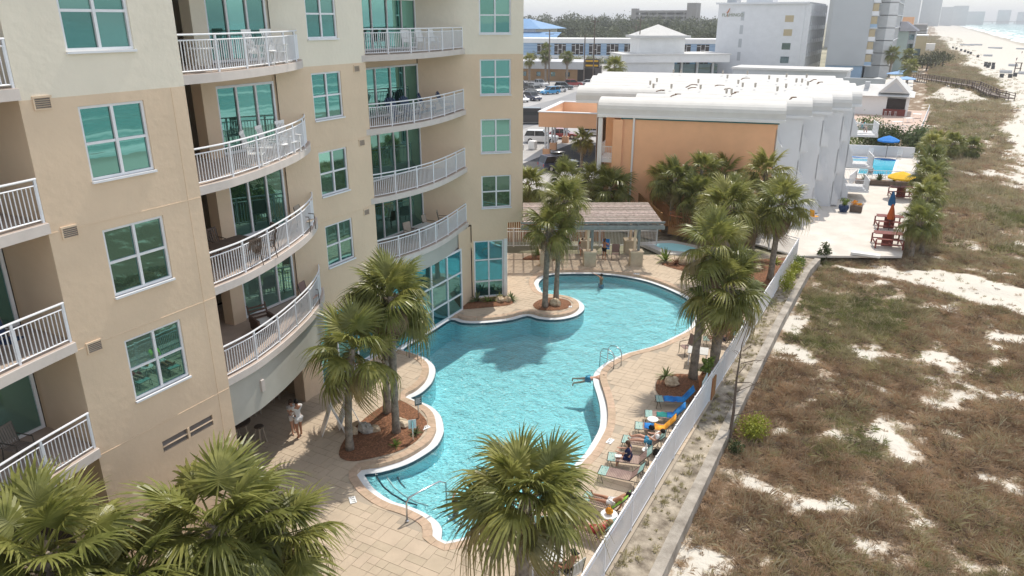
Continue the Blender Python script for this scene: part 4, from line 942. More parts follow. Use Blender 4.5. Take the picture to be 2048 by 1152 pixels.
# spiky and leafy bed plants
mat('agave', (.16,.20,.08), .5, .25, 6, rnd=.2, trans=.2); mat('shrub_green', (.10,.16,.03), .5, .3, 6, col2=(.20,.27,.05), trans=.25); mat('shrub_yellow', (.24,.27,.035), .5, .3, 6, col2=(.36,.38,.06), trans=.25)
mat('shrub_dark', (.055,.075,.03), .55, .35, 5, col2=(.10,.13,.05), trans=.2)
def spiky(p, r, n, label, m='agave', z=.05, arch=.3):
    rs = random.Random(int(p[0]*37+p[1]*11)); V = []; F = []
    for i in range(n):
        a = i*2.4+rs.gauss(0,.2); el = rs.uniform(.25,1.35); L_ = r*rs.uniform(.75,1.1); d = Vector((math.cos(a)*math.cos(el),math.sin(a)*math.cos(el),math.sin(el))); s = Vector((-math.sin(a),math.cos(a),0)); o = len(V)
        for t,w_ in ((0,.025),(.4,.04),(.75,.025),(1,.003)):
            q = d*L_*t+Vector((0,0,-arch*L_*t*t*math.cos(el))); V += [tuple(q-s*w_*r*1.6),tuple(q+s*w_*r*1.6)]
        F += [(o+2*k,o+2*k+1,o+2*k+3,o+2*k+2) for k in range(3)]
    ob = bpy.data.objects.new('spiky_plant',fastmesh('spiky_plant',V,F,m)); COL.objects.link(ob); ob.location = (*p,z); return tag(ob,label,'plant','spiky plants in the beds')
spiky((-8.65,31.85),.6,34,'spiky agave at the corner of the right mulch bed'); spiky((-22.0,36.2),.8,30,'tall cycad against the wall beside the corner window',arch=.5); spiky((-21.3,36.4),.7,28,'cycad before the left half of the corner window','shrub_green',arch=.5)
spiky((-20.9,37.0),.6,28,'bright green spiky plant before the corner window','shrub_yellow',arch=.4); spiky((-20.3,37.5),.7,28,'cycad at the outer end of the bed by the corner window','agave',arch=.5); spiky((-16.35,21.75),.45,24,'dark spiky shrub beside the pale blue sign','shrub_dark')
spiky((-16.55,20.6),.4,24,'small green plant in the left island mulch','shrub_green'); spiky((-22.9,46.6),.9,30,'fan leaved plant against the timber fence left of the pergola','shrub_green',arch=.5)
spiky((-14.2,49.7),1.2,24,'broad leaved banana plant at the right end of the pergola','shrub_green',arch=.35); spiky((-13.3,49.2),.8,26,'rusty brown grass clump right of the pergola','mulch',arch=.5)
spiky((-10.6,48.4),.8,26,'strappy plant in the far bed behind the pool','agave'); spiky((-8.4,47.6),.9,26,'yellow green strappy plant in the far bed','shrub_yellow'); spiky((-7.1,52.8),.8,26,'strappy plant by the far fence corner','shrub_yellow')
def leafball(c, r, n, size, rng):
    """leaf-sized quads through an ellipsoid, denser near its skin, grouped in clumps"""
    nc = max(4,n//40); C = rng.normal(size=(nc,3)); C /= np.linalg.norm(C,axis=1)[:,None]; C *= (rng.random((nc,1))**.4)*.8
    k = rng.integers(0,nc,n); P = C[k]+rng.normal(size=(n,3))*.2; P *= np.array(r); P[:,2] = np.maximum(P[:,2],-r[2]*.9)
    u = rng.normal(size=(n,3)); u /= np.linalg.norm(u,axis=1)[:,None]; v = np.cross(u,rng.normal(size=(n,3))); v /= np.linalg.norm(v,axis=1)[:,None]
    s = size*rng.uniform(.6,1.4,(n,1)); P = P+np.array(c); V = np.stack([P-u*s,P-v*s*.5,P+u*s,P+v*s*.5],1).reshape(-1,3); return V, np.arange(4*n).reshape(n,4)
def bush(p, r, n, size, label, m, name='bush', z=0, group=None):
    rng = np.random.default_rng(int(abs(p[0]*91+p[1]*17))); V,F = leafball((0,0,r[2]*.85),r,n,size,rng)
    o = bpy.data.objects.new(name,fastmesh(name,V,F,m)); COL.objects.link(o); o.location = (*p,z); return tag(o,label,'bush',group)
bush((-4.0,29.3),(.75,.75,.6),1500,.055,'bright yellow green bush on the sand beside the bare sapling','shrub_yellow',z=-.6)
bush((-4.3,27.6),(.4,.5,.35),500,.05,'small dark bush on the sand below the sea wall','shrub_dark',z=-.6)
for i,(x,y,m) in enumerate(((-5.55,49.5,'shrub_yellow'),(-5.5,51.2,'shrub_yellow'),(-5.5,53.0,'shrub_green'),(-5.6,47.8,'shrub_yellow'))):
    bush((x,y),(.5,.9,.5),700,.06,('yellow green creeper spilling out below the far fence','brightest creeper clump below the far fence','greener creeper clump nearest the far fence corner','nearest creeper clump below the far fence')[i],m,group='creepers below the far fence')
for i,(x,y,m) in enumerate(((-18.5,60.2,'shrub_dark'),(-16.6,60.6,'shrub_dark'),(-12.0,59.5,'shrub_green'),(-21.0,59.5,'shrub_dark'))): bush((x,y),(1.1,.8,.8),700,.1,('dark shrub at the foot of the orange wall behind the ramp','second dark shrub under the orange wall','green shrub at the right foot of the orange wall','dark shrub at the left foot of the orange wall')[i],m,group='shrubs at the foot of the orange wall')
bush((-4.3,56.9),(.5,.5,.75),500,.09,'leafy seaside shrub just outside the far fence corner','shrub_dark',z=-.5)
bush((-6.55,31.2),(.35,.5,.45),300,.09,'green plant in the wooden planter box','shrub_green',z=1.0)
wp = thing('planter_box', (-6.45,30.9,0), 'reddish wooden planter box between two palms by the fence', 'planter')
for k in range(5): MB().bx(-6.74+k*.13,-6.62+k*.13,30.55,30.6,.05,1.15).build('board','cedar',wp)
for k in range(5): MB().bx(-6.76,-6.72,30.6+k*.13,30.72+k*.13,.05,1.15).build('board','cedar',wp)
MB().bx(-6.7,-6.12,30.61,31.25,.05,1.05).build('box_core','cedar',wp)
tag(MB().box((-6.35,29.9,.75),(.05,1.0,1.4),.05).build('notice_board','sign_pale'),'pale blue green board leaning on the fence beside the planter box','board')
# bare sapling outside the fence
mat('bark', (.13,.10,.08), .95, .3, 10, .6, 30)
sp = thing('bare_sapling', (-4.78,28.4,-.55), 'thin leafless sapling standing outside the white fence', 'tree')
b = MB().tube([(-4.78,28.4,-.6),(-4.75,28.6,.8),(-4.85,29,2.1),(-4.9,29.6,3.5),(-4.8,30.2,4.3)],[.085,.065,.045,.025,.008],6); b.build('trunk','bark',sp)
rs = random.Random(4); b = MB()
for z,a,L_ in ((.9,.3,1.9),(1.5,2.8,.6),(1.9,.6,1.3),(2.3,-.5,1.2),(2.7,1.2,1.0),(3.1,.1,1.2),(3.3,2.4,.6),(3.6,.9,.8)):
    o = Vector((-4.83,28.5+z*.3,z-.4)); e = o+Vector((math.cos(a)*L_,math.sin(a)*L_,L_*.25)); b.tube([o,(o+e)/2+Vector((0,0,.12)),e],[.022,.014,.005],4)
    b.tube([(o+e)/2,(o+e)/2+Vector((math.cos(a+.8)*L_*.4,math.sin(a+.8)*L_*.4,.15))],[.01,.004],4)
o = b.build('branches','bark',sp); o['kind'] = 'stuff'
# ================================================================= furniture
mat('tube_dark', (.10,.095,.085), .4, .1, metal=.3); mat('strap_teal', (.30,.50,.47), .6, .1, 5); mat('strap_brown', (.28,.185,.165), .65, .12, 5)
mat('white_plastic', (.80,.80,.79), .4, .03); mat('grey_top', (.56,.56,.54), .5, .06, 3); mat('navy_poly', (.02,.045,.11), .5, .1); mat('wicker', (.10,.06,.045), .75, .3, 30, .5, 60)
mat('wood_dark', (.13,.095,.075), .6, .2, 6); mat('cushion', (.62,.62,.60), .8, .06, 4); mat('sling_tan', (.40,.34,.28), .8, .08, 6); mat('red_wood', (.20,.045,.035), .55, .15, 5)
mat('towel_blue', (.02,.14,.50), .9, .2, 3, .4, 60, col2=(.03,.25,.62)); mat('towel_teal', (.02,.22,.20), .9, .15, 3, .4, 60); mat('towel_orange', (.75,.20,.02), .9, .3, 5, col2=(.9,.42,.05)); mat('towel_lime', (.38,.72,.10), .9, .1); mat('black_plastic', (.02,.02,.02), .4, .1)
def lounger(p, rz, label, back=52):
    """strap chaise: foot at x=0, head at x=1.9"""
    t = thing('chaise_lounger', (*p,0), label, 'lounger', 'strap loungers along the fence', rz); ca, sa = math.cos(R(back)), math.sin(R(back)); hx = 1.22
    q = MB()
    for s in (-.3,.3): q.tube([(0,s,.36),(hx,s,.36),(1.62,s,.36)],.016,5)
    q.tube([(0,-.3,.36),(0,.3,.36)],.016,5); q.build('seat_frame','tube_dark',t,world=False)
    q = MB()
    for s in (-.3,.3): q.tube([(hx,s,.37),(hx+.75*ca,s,.37+.75*sa)],.016,5)
    q.tube([(hx+.75*ca,-.3,.37+.75*sa),(hx+.75*ca,.3,.37+.75*sa)],.016,5); bf_ = q.build('back_frame','tube_dark',t,world=False)
    for x in (.12,1.5): MB().tube([(x-.06,-.3,.35),(x-.1,-.32,.015),(x+.12,-.32,.015),(x+.02,-.3,.35)],.013,5).build('leg','tube_dark',t,world=False); MB().tube([(x-.06,.3,.35),(x-.1,.32,.015),(x+.12,.32,.015),(x+.02,.3,.35)],.013,5).build('leg','tube_dark',t,world=False)
    MB().tube([(hx+.5*ca,-.3,.37+.5*sa),(1.6,-.3,.36)],.010,4).build('back_prop','tube_dark',t,world=False); MB().tube([(hx+.5*ca,.3,.37+.5*sa),(1.6,.3,.36)],.010,4).build('back_prop','tube_dark',t,world=False)
    for nm, m_, rng_ in (('teal_straps','strap_teal',range(0,5)),('brown_straps','strap_brown',range(5,20))):
        q = MB()
        for k in rng_: q.bx(.03+k*.06,.075+k*.06,-.31,.31,.366,.372)
        o = q.build(nm,m_,t,world=False); o['kind'] = 'stuff'
    q = MB(); q2 = MB()
    for k in range(12):
        d = .04+k*.06; (q if k > 6 else q2).box((hx+d*ca,0,.375+d*sa),(.045,.62,.006),0,0,-R(back))
    o = q.build('teal_straps','strap_teal',t,world=False); o['kind'] = 'stuff'; o = q2.build('brown_straps','strap_brown',t,world=False); o['kind'] = 'stuff'
    return t
LN = [((-8.25,28.95),.42,'farthest strap lounger covered with a blue towel',52),((-8.25,27.45),.33,'strap lounger with a teal towel next to the small round table',50),((-8.3,26.3),.3,'strap lounger with a blue and orange towel',52),((-8.4,25.05),.2,'strap lounger with a man lying on it',48),((-8.45,23.55),.28,'strap lounger with a woman in navy sitting on it',50),((-8.4,22.55),.12,'empty strap lounger with brown and teal straps in full sun',50),((-8.3,20.75),.05,'strap lounger with a bare backed sunbather beside the near palm',50),((-8.25,19.1),.05,'nearest strap lounger half hidden by the palm fronds',48),((-8.1,36.6),.3,'strap lounger behind the stout palm',52),((-8.0,38.0),.3,'strap lounger by the fence past the stout palm',50)]
for p,rz,lab,bk in LN: lounger(p,rz,lab,bk)
def towel(i, m, lab, x0=.35, x1=1.2, back=True, name='beach_towel', wd=.28):
    p,rz,_,bk = LN[i]; ca, sa = math.cos(R(bk)), math.sin(R(bk)); rs = random.Random(i*5+int(x0*9)); V = []; F = []
    path = [(x0+(min(x1,1.2)-x0)*k/7, .385) for k in range(8)]
    if back: path += [(1.22+.72*ca*k/5,.40+.72*sa*k/5) for k in range(1,6)]
    for k,(x,z) in enumerate(path):
        for j in range(6):
            y = -wd+2*wd*j/5; V.append((x+rs.uniform(-.015,.015), y+rs.uniform(-.02,.02), z+abs(rs.gauss(0,.018))-(.06 if j in (0,5) and wd > .25 else 0)))
    n = len(path)
    for k in range(n-1):
        for j in range(5): F.append((k*6+j,k*6+j+1,k*6+j+7,k*6+j+6))
    o = MB().add(V,F).build(name,m,loc=(*p,0),smooth=True); o.rotation_euler[2] = rz; md = o.modifiers.new('thick','SOLIDIFY'); md.thickness = .012
    return tag(o,lab,'towel','towels on the loungers')
towel(0,'towel_blue','bright blue beach towel spread over the farthest lounger'); towel(1,'towel_blue','blue towel hanging over the lounger back beside the teal one',.95,1.2); towel(1,'towel_teal','crumpled teal towel on a lounger seat',.5,1.05,False,wd=.27)
towel(2,'towel_orange','orange and brown towel lying over a lounger',.8,1.2); towel(2,'towel_blue','blue patterned bag cloth at the middle of a lounger',.4,.78,False,wd=.24); towel(6,'towel_lime','lime green towel over the lounger back beside the near palm',1.15,1.2)
def round_table(p, z, r, label, m='white_plastic', h=.45, name='side_table', leg='white_plastic', grp=None):
    t = thing(name, (*p,z), label, 'table', grp)
    MB().lathe([(r,h-.02),(r,h),(r-.02,h+.012)],24).build('table_top',m,t,world=False)
    for k in range(3): a = k*2.094; MB().tube([(.05*math.cos(a),.05*math.sin(a),h-.02),(r*.75*math.cos(a),r*.75*math.sin(a),0)],.014,5).build('leg',leg,t,world=False)
    return t
round_table((-7.75,27.0),0,.24,'small round white table between the teal and orange towel loungers',grp='small round deck tables'); round_table((-7.05,20.1),0,.3,'round white table heaped with bags under the near palm',grp='small round deck tables'); round_table((-7.2,24.6),0,.2,'small round table with bottles behind the woman in navy',grp='small round deck tables'); round_table((-19.2,47.6),0,.3,'round glass table under the pergola','grey_top',.7,'side_table','tube_dark','small round deck tables')
def rect_table(p, z, a, b_, rz, label, m='grey_top', h=.72, leg='white_metal', name='patio_table'):
    t = thing(name, (*p,z), label, 'table', None, rz)
    MB().bx(-a/2,a/2,-b_/2,b_/2,h-.04,h).build('table_top',m,t,world=False,bevel=.015)
    for x in (-a/2+.08,a/2-.08):
        for y in (-b_/2+.08,b_/2-.08): MB().bx(x-.025,x+.025,y-.025,y+.025,0,h-.04).build('leg',leg,t,world=False)
    return t
rect_table((-8.0,17.2),0,1.0,1.0,.35,'square grey patio table at the bottom edge of the deck'); rect_table((-7.75,34.2),0,1.0,.9,.2,'pale patio table behind the leaning palm')
def sling_chair(p, z, rz, label, m='strap_brown', fr='tube_dark', g=None, name='deck_chair', slats=0):
    """armchair facing +y: sling or slatted seat and back on a tube frame"""
    t = thing(name, (*p,z), label, 'chair', g, rz)
    if slats:
        for nm,(a,b_,za,zb) in (('seat',(-.22,.24,.42,.42)),('backrest',(-.24,-.36,.5,1.02))):
            q = MB()
            for k in range(slats):
                s = k/(slats-1); y = a+(b_-a)*s; zz = za+(zb-za)*s
                if nm == 'seat': q.bx(-.25,.25,y-.028,y+.028,zz-.012,zz+.012)
            if nm == 'backrest':
                for k in range(slats): x = -.22+.44*k/(slats-1); q.bar((x,-.24,.46),(x,-.36,1.0),.05,.018,up=(0,1,0))
                q.bar((-.26,-.36,1.0),(.26,-.36,1.0),.03,.06)
            q.build(nm,m,t,world=False)
    else:
        MB().box((0,.02,.42),(.5,.5,.02),0,.05).build('seat',m,t,world=False); MB().box((0,-.31,.74),(.5,.02,.6),0,.22).build('backrest',m,t,world=False)
    for s in (-.27,.27):
        MB().tube([(s,.26,0),(s,.25,.42),(s,.24,.64),(s,-.28,.66)],.018,5).build('front_leg',fr,t,world=False)
        MB().tube([(s,-.32,0),(s,-.25,.42),(s,-.37,1.02)],.018,5).build('rear_leg',fr,t,world=False)
    return t
sling_chair((-8.55,17.9),0,-2.7,'chair with teal and black straps at the square table','strap_teal','tube_dark','chairs on the deck',slats=6)
sling_chair((-7.1,16.95),0,1.25,'striped black and white chair under the man with the cap','cushion','tube_dark','chairs on the deck',slats=7)
sling_chair((-8.55,35.0),0,2.4,'brown strap chair at the pale table behind the palm','strap_brown','tube_dark','chairs on the deck')
sling_chair((-17.6,48.5),0,3.5,'brown sling chair beside the standing woman under the pergola','strap_brown','tube_dark','chairs on the deck'); sling_chair((-21.6,47.9),0,3.6,'white chair with a reading woman under the left of the pergola','white_plastic','white_metal','chairs on the deck'); sling_chair((-20.3,48.6),0,3.6,'white chair with a woman in white under the pergola','strap_teal','white_metal','chairs on the deck'); sling_chair((-18.7,49.4),0,3.5,'chair draped with a blue towel under the pergola','towel_blue','white_metal','chairs on the deck')
sling_chair((-13.0,12.9),0,.3,'slatted brown chair with teal band at the bottom edge of the picture','strap_brown','tube_dark','chairs on the deck',slats=6)
def stool(p, label, h=.75):
    t = thing('bar_stool', (*p,0), label, 'stool', 'pale legged bar stools in the shaded cafe')
    MB().lathe([(.18,h),(.2,h+.03),(.17,h+.06)],14).build('seat','wood_dark',t,world=False)
    for k in range(4): a = .785+k*PI/2; MB().tube([(.13*math.cos(a),.13*math.sin(a),h),(.24*math.cos(a),.24*math.sin(a),0)],.028,5).build('leg','sling_tan',t,world=False)
def bar_table(p, label):
    t = thing('bar_table', (*p,0), label, 'table', 'high round cafe tables'); MB().lathe([(.55,1.02),(.55,1.06)],24).build('table_top','wood_dark',t,world=False)
    for k in range(4): a = .785+k*PI/2; MB().tube([(.3*math.cos(a),.3*math.sin(a),1.02),(.42*math.cos(a),.42*math.sin(a),0)],.035,5).build('leg','sling_tan',t,world=False)
bar_table((-22.3,17.7),'high dark round table where the man in white leans'); bar_table((-24.3,20.4),'high dark round table at the back of the shaded cafe')
for p,l in (((-22.9,17.0),'bar stool under the seated man in white'),((-21.6,18.2),'bar stool at the front of the first cafe table'),((-21.5,17.2),'bar stool nearest the building corner'),((-23.6,19.8),'bar stool at the left of the back cafe table'),((-23.8,21.1),'bar stool at the right of the back cafe table')): stool(p,l)
# A-frame notice boards by the left island
def aboard(p, rz, label):
    t = thing('folding_notice_board', (*p,0), label, 'notice board', 'folding notice boards', rz)
    for s,nm in ((1,'front_board'),(-1,'rear_board')):
        MB().box((0,s*.25,.62),(.62,.03,1.24),0,s*.36).build(nm,'white_plastic',t,world=False)
    q = MB(); [q.box((0,.335-i*.045,.3+i*.125),(.42-.08*(i%3),.004,.03),0,.36) for i in range(7)]
    o = q.build('printed_lines','strap_teal',t,world=False); o['kind'] = 'stuff'
    q = MB(); [q.lathe([(.05,0),(.05,.1)],10,(x,0,1.2)) for x in (-.2,0,.2)]; q.build('top_clips','white_plastic',t,world=False)
aboard((-19.55,20.25),2.4,'nearer white folding board with printed rules beside the slim palm'); aboard((-19.3,21.0),2.5,'farther white folding board behind the slim palm trunk')

# ---- things on the balconies
def rocker(p, z, rz, label, m='white_plastic', g='white rocking chairs'):
    t = thing('rocking_chair', (*p,z+.006), label, 'rocking chair', g, rz)
    q = MB(); [q.bar((x,-.22,.45),(x,-.42,1.15),.045,.014,up=(0,1,0)) for x in (-.2,-.12,-.04,.04,.12,.2)]; q.bar((-.26,-.42,1.15),(.26,-.42,1.15),.02,.12); q.bar((-.26,-.24,.5),(.26,-.24,.5),.02,.06); q.build('backrest',m,t,world=False)
    q = MB(); [q.bx(-.26,.26,-.22+i*.085,-.15+i*.085,.42,.44) for i in range(6)]; q.build('seat',m,t,world=False)
    for s in (-.29,.29):
        MB().tube([(s,-.55,.1),(s,-.3,.03),(s,0,.01),(s,.3,.04),(s,.48,.12)],.022,5).build('rocker',m,t,world=False); MB().bar((s,.24,.03),(s,.24,.66),.045).build('leg',m,t,world=False); MB().bar((s,-.22,.03),(s,-.22,.66),.045).build('leg',m,t,world=False); MB().bar((s,-.34,.67),(s,.32,.67),.08,.025).build('arm',m,t,world=False)
    return t
def adirondack(p, z, rz, label, m='navy_poly', g='navy adirondack chairs'):
    t = thing('adirondack_chair', (*p,z+.006), label, 'adirondack chair', g, rz)
    for k,x in enumerate((-.22,-.11,0,.11,.22)): MB().bar((x,-.18,.3),(x*1.25,-.5,1.05+(.07 if k == 2 else .04 if k in (1,3) else -.03)),.10,.02,up=(0,1,0)).build('back_slat',m,t,world=False)
    q = MB(); [q.box((0,.3-i*.1,.36-i*.02),(.5,.09,.02)) for i in range(5)]; q.build('seat',m,t,world=False)
    for s in (-.32,.32):
        MB().bar((s,.36,0),(s,.36,.56),.09,.03,up=(0,1,0)).build('front_leg',m,t,world=False); MB().bar((s,.36,.3),(s,-.6,.02),.03,.1).build('rear_leg',m,t,world=False); MB().bar((s,.45,.575),(s,-.35,.575),.14,.025).build('arm',m,t,world=False)
    return t
F0,F1,F2,F3 = SLAB[2:]
rocker((-20.6,19.6),F1,-1.2,'white rocking chair tilted left on the third balcony down'); rocker((-20.95,20.9),F1,-1.5,'white rocking chair facing the sea on the middle balcony'); rocker((-20.1,18.4),F1,-1.0,'white rocking chair nearest the corner of the middle balcony')
rocker((-20.5,19.4),F0,-1.4,'white high backed rocker on the top balcony'); rocker((-20.9,20.6),F0,-1.6,'second white rocker on the top balcony'); round_table((-19.75,16.4),F0+.006,.42,'round white table at the left end of the top balcony',h=.7,name='balcony_table'); round_table((-20.5,20.0),F1+.006,.25,'small white table between the rocking chairs',h=.5,name='balcony_table')
round_table((-20.35,19.8),F0+.006,.22,'tiny white table before the rockers on the top balcony',h=.5,name='balcony_table')
rect_table((-20.6,17.2),F2+.006,1.0,1.7,0,'dark wooden dining table on the second balcony up','wood_dark',.74,'wood_dark','balcony_table')
for (x,y,rz,l) in ((-20.0,18.3,2.4,'dark slatted dining chair at the right of the balcony table'),(-20.4,18.7,2.9,'dark slatted dining chair farthest from the corner'),(-19.7,17.2,1.6,'dark slatted dining chair at the rail side of the table'),(-21.5,17.4,-1.6,'dark slatted dining chair against the nook')): sling_chair((x,y),F2+.006,rz,l,'wood_dark','wood_dark','dark dining chairs on the balcony',slats=6)
sling_chair((-21.2,21.6),F2+.006,-1.2,'tan sling chair at the far end of the dining balcony','sling_tan','tube_dark','sling chairs on balconies'); sling_chair((-21.3,21.5),F3+.006,-1.3,'brown strap chair with teal band at the far end of the lowest balcony','strap_brown','tube_dark','sling chairs on balconies')
ac = thing('wicker_armchair', (-21.0,18.6,F3+.006), 'dark wicker armchair with pale cushion on the lowest balcony', 'armchair', None, -1.9)
MB().bx(-.4,.4,-.4,.4,.1,.36).build('base','wicker',ac,world=False,bevel=.03); MB().bx(-.3,.3,-.28,.4,.361,.46).build('cushion','cushion',ac,world=False,bevel=.04)
for s in (-.37,.37): MB().bx(s-.06,s+.06,-.4,.4,.362,.62).build('arm','wicker',ac,world=False,bevel=.03)
q = MB(); [q.box((0,-.38-.05*i,.48+i*.13),(.74,.05,.07),0,.25) for i in range(4)]; [q.bar((x,-.36,.36),(x,-.58,.98),.05) for x in (-.36,.36)]; q.build('backrest','wicker',ac,world=False)
for (x,y,rz,l) in ((-23.2,30.6,-1.9,'navy adirondack chair at the left of the far balcony'),(-23.0,31.6,-1.7,'second navy adirondack chair before the glass doors'),(-23.3,33.6,-1.2,'third navy adirondack chair against the tan wall'),(-22.9,34.8,-1.3,'rightmost navy adirondack chair on the far balcony')): adirondack((x,y),F1,rz,l)
for (x,y,rz,l) in ((-23.0,31.8,-1.8,'pale balcony armchair before the doors of the upper far balcony'),(-22.9,32.9,-1.6,'second pale balcony armchair on the upper far balcony'),(-22.8,33.9,-1.5,'third pale balcony armchair on the upper far balcony')): sling_chair((x,y),F0+.006,rz,l,'white_plastic','white_metal','white chairs on the upper far balcony')
for (x,y,rz,l) in ((-23.2,31.4,-1.8,'tan sling chair left of the table on the lowest far balcony'),(-23.3,33.3,-1.4,'tan sling chair right of the table on the lowest far balcony'),(-23.2,34.6,-1.0,'tan sling chair against the wall on the lowest far balcony')): sling_chair((x,y),F3+.006,rz,l,'sling_tan','tube_dark','sling chairs on balconies')
rect_table((-22.9,32.4),F3+.006,.9,1.2,0,'pale rectangular table on the lowest far balcony','grey_top',.7,'white_metal','balcony_table')
sling_chair((-20.2,8.9),F3+.006,-1.3,'grey slatted chair on the lowest left balcony','tile_dark','tube_dark','sling chairs on balconies',slats=7); sling_chair((-19.5,9.0),F2+.006,-1.2,'dark chair behind the railing of the middle left balcony','navy_poly','tube_dark','sling chairs on balconies')

# ================================================================= people
SK = {'fair':(.60,.34,.24),'tan':(.42,.21,.13),'dark':(.30,.15,.09)}
for k,c in SK.items(): mat('skin_'+k, c, .55, .06, 8)
for k,c in dict(cloth_white=(.78,.78,.78),cloth_navy=(.015,.025,.09),cloth_black=(.015,.015,.018),cloth_blue=(.06,.28,.45),cloth_teal=(.03,.25,.28),hair_brown=(.09,.05,.03),hair_dark=(.02,.015,.012),hair_grey=(.3,.28,.26),hair_blond=(.35,.24,.12),cap_white=(.7,.7,.68),cloth_red=(.45,.07,.06)).items(): mat(k, c, .85, .1, 8)
def skin_obj(name, J, chains, m, parent):
    """chains: list of [(joint, rx, ry), ...] sharing joints by name -> one skinned, subdivided mesh"""
    idx = {}; V = []; E = []; rad = []
    for ch in chains:
        prev = None
        for jn, rx, ry in ch:
            if jn not in idx: idx[jn] = len(V); V.append(J[jn]); rad.append((rx,ry))
            if prev is not None: E.append((idx[prev], idx[jn]))
            prev = jn
    me = bpy.data.meshes.new(name); me.from_pydata(V, E, []); o = bpy.data.objects.new(name, me); COL.objects.link(o); o.parent = parent
    o.modifiers.new('skin','SKIN').use_smooth_shade = True; sd = o.modifiers.new('sub','SUBSURF'); sd.levels = sd.render_levels = 1
    sv = me.skin_vertices[0].data
    for i,(rx,ry) in enumerate(rad): sv[i].radius = (rx,ry); sv[i].use_root = (i == 0)
    me.materials.append(MATS[m]); return o
def pose(kind, **k):
    """joint positions for a 1.75 m figure facing +y, feet on z=0 (stand) or seat at z=.45"""
    J = {}; lean = k.get('lean',0)
    if kind == 'stand':
        pz_ = .93; J.update(pel=(0,0,pz_), spi=(0,.01,pz_+.2), che=(0,lean*.3,pz_+.4), nec=(0,lean*.45,pz_+.55), hea=(0,lean*.5+.02,pz_+.66), top=(0,lean*.5+.01,pz_+.77))
        st = k.get('stride',.06)
        for s,n in ((-1,'l'),(1,'r')): J.update({'hip'+n:(s*.09,0,pz_-.04),'kne'+n:(s*.1,st*s+.02,.49),'ank'+n:(s*.1,st*s*1.6-.02,.08),'toe'+n:(s*.12,st*s*1.6+.14,.035)})
    elif kind == 'sit':
        J.update(pel=(0,0,.53), spi=(0,-.03+lean*.1,.72), che=(0,lean*.3-.03,.92), nec=(0,lean*.42-.02,1.07), hea=(0,lean*.5,1.19), top=(0,lean*.5,1.30))
        for s,n in ((-1,'l'),(1,'r')): J.update({'hip'+n:(s*.09,.04,.52),'kne'+n:(s*.13,.45,.53),'ank'+n:(s*.13,.5,.09),'toe'+n:(s*.14,.64,.04)})
    else:                                                         # recline on a lounger, head at -y
        b = R(k.get('back',48)); c, s_ = math.cos(b), math.sin(b); z0 = .47
        J.update(pel=(0,0,z0), spi=(0,-.2*c,z0+.2*s_), che=(0,-.4*c,z0+.4*s_), nec=(0,-.55*c,z0+.55*s_), hea=(0,-.66*c+.02,z0+.66*s_+.02), top=(0,-.76*c+.02,z0+.76*s_+.04))
        up = k.get('knees',.0)
        for s,n in ((-1,'l'),(1,'r')): J.update({'hip'+n:(s*.09,.03,z0-.01),'kne'+n:(s*.13,.44,z0+up*(1 if s > 0 else .3)),'ank'+n:(s*.14,.84-up*.3,z0-.03),'toe'+n:(s*.16,.9-up*.3,z0+.12)})
    ch = Vector(J['che']); pe = Vector(J['pel']); upv = (ch-pe).normalized(); fw = Vector((0,1,0)); fw = (fw-upv*fw.dot(upv)).normalized()
    for s,n in ((-1,'l'),(1,'r')):
        sh = ch+upv*.08+Vector((s*.17,0,0)); a = k.get('arm'+n,(s*.08,.05,-.26)); f_ = k.get('fore'+n,(s*-.02,.12,-.2))
        el = sh+Vector(a); wr = el+Vector(f_); hd = wr+Vector(f_).normalized()*.09
        J.update({'sho'+n:tuple(sh),'elb'+n:tuple(el),'wri'+n:tuple(wr),'han'+n:tuple(hd)})
        fd = Vector(f_).normalized(); sd = Vector((1,0,0)) if abs(fd.x) < .8 else Vector((0,1,0)); sd = (sd-fd*sd.dot(fd)).normalized(); pn = fd.cross(sd)
        for i,(off,ln) in enumerate(((-.03,.06),(-.01,.075),(.01,.07),(.03,.055))): J['f%d%s'%(i,n)] = tuple(hd+sd*off+fd*ln-pn*.015)
        J['th'+n] = tuple(wr+fd*.05+sd*(.055*(-s)))
    return J
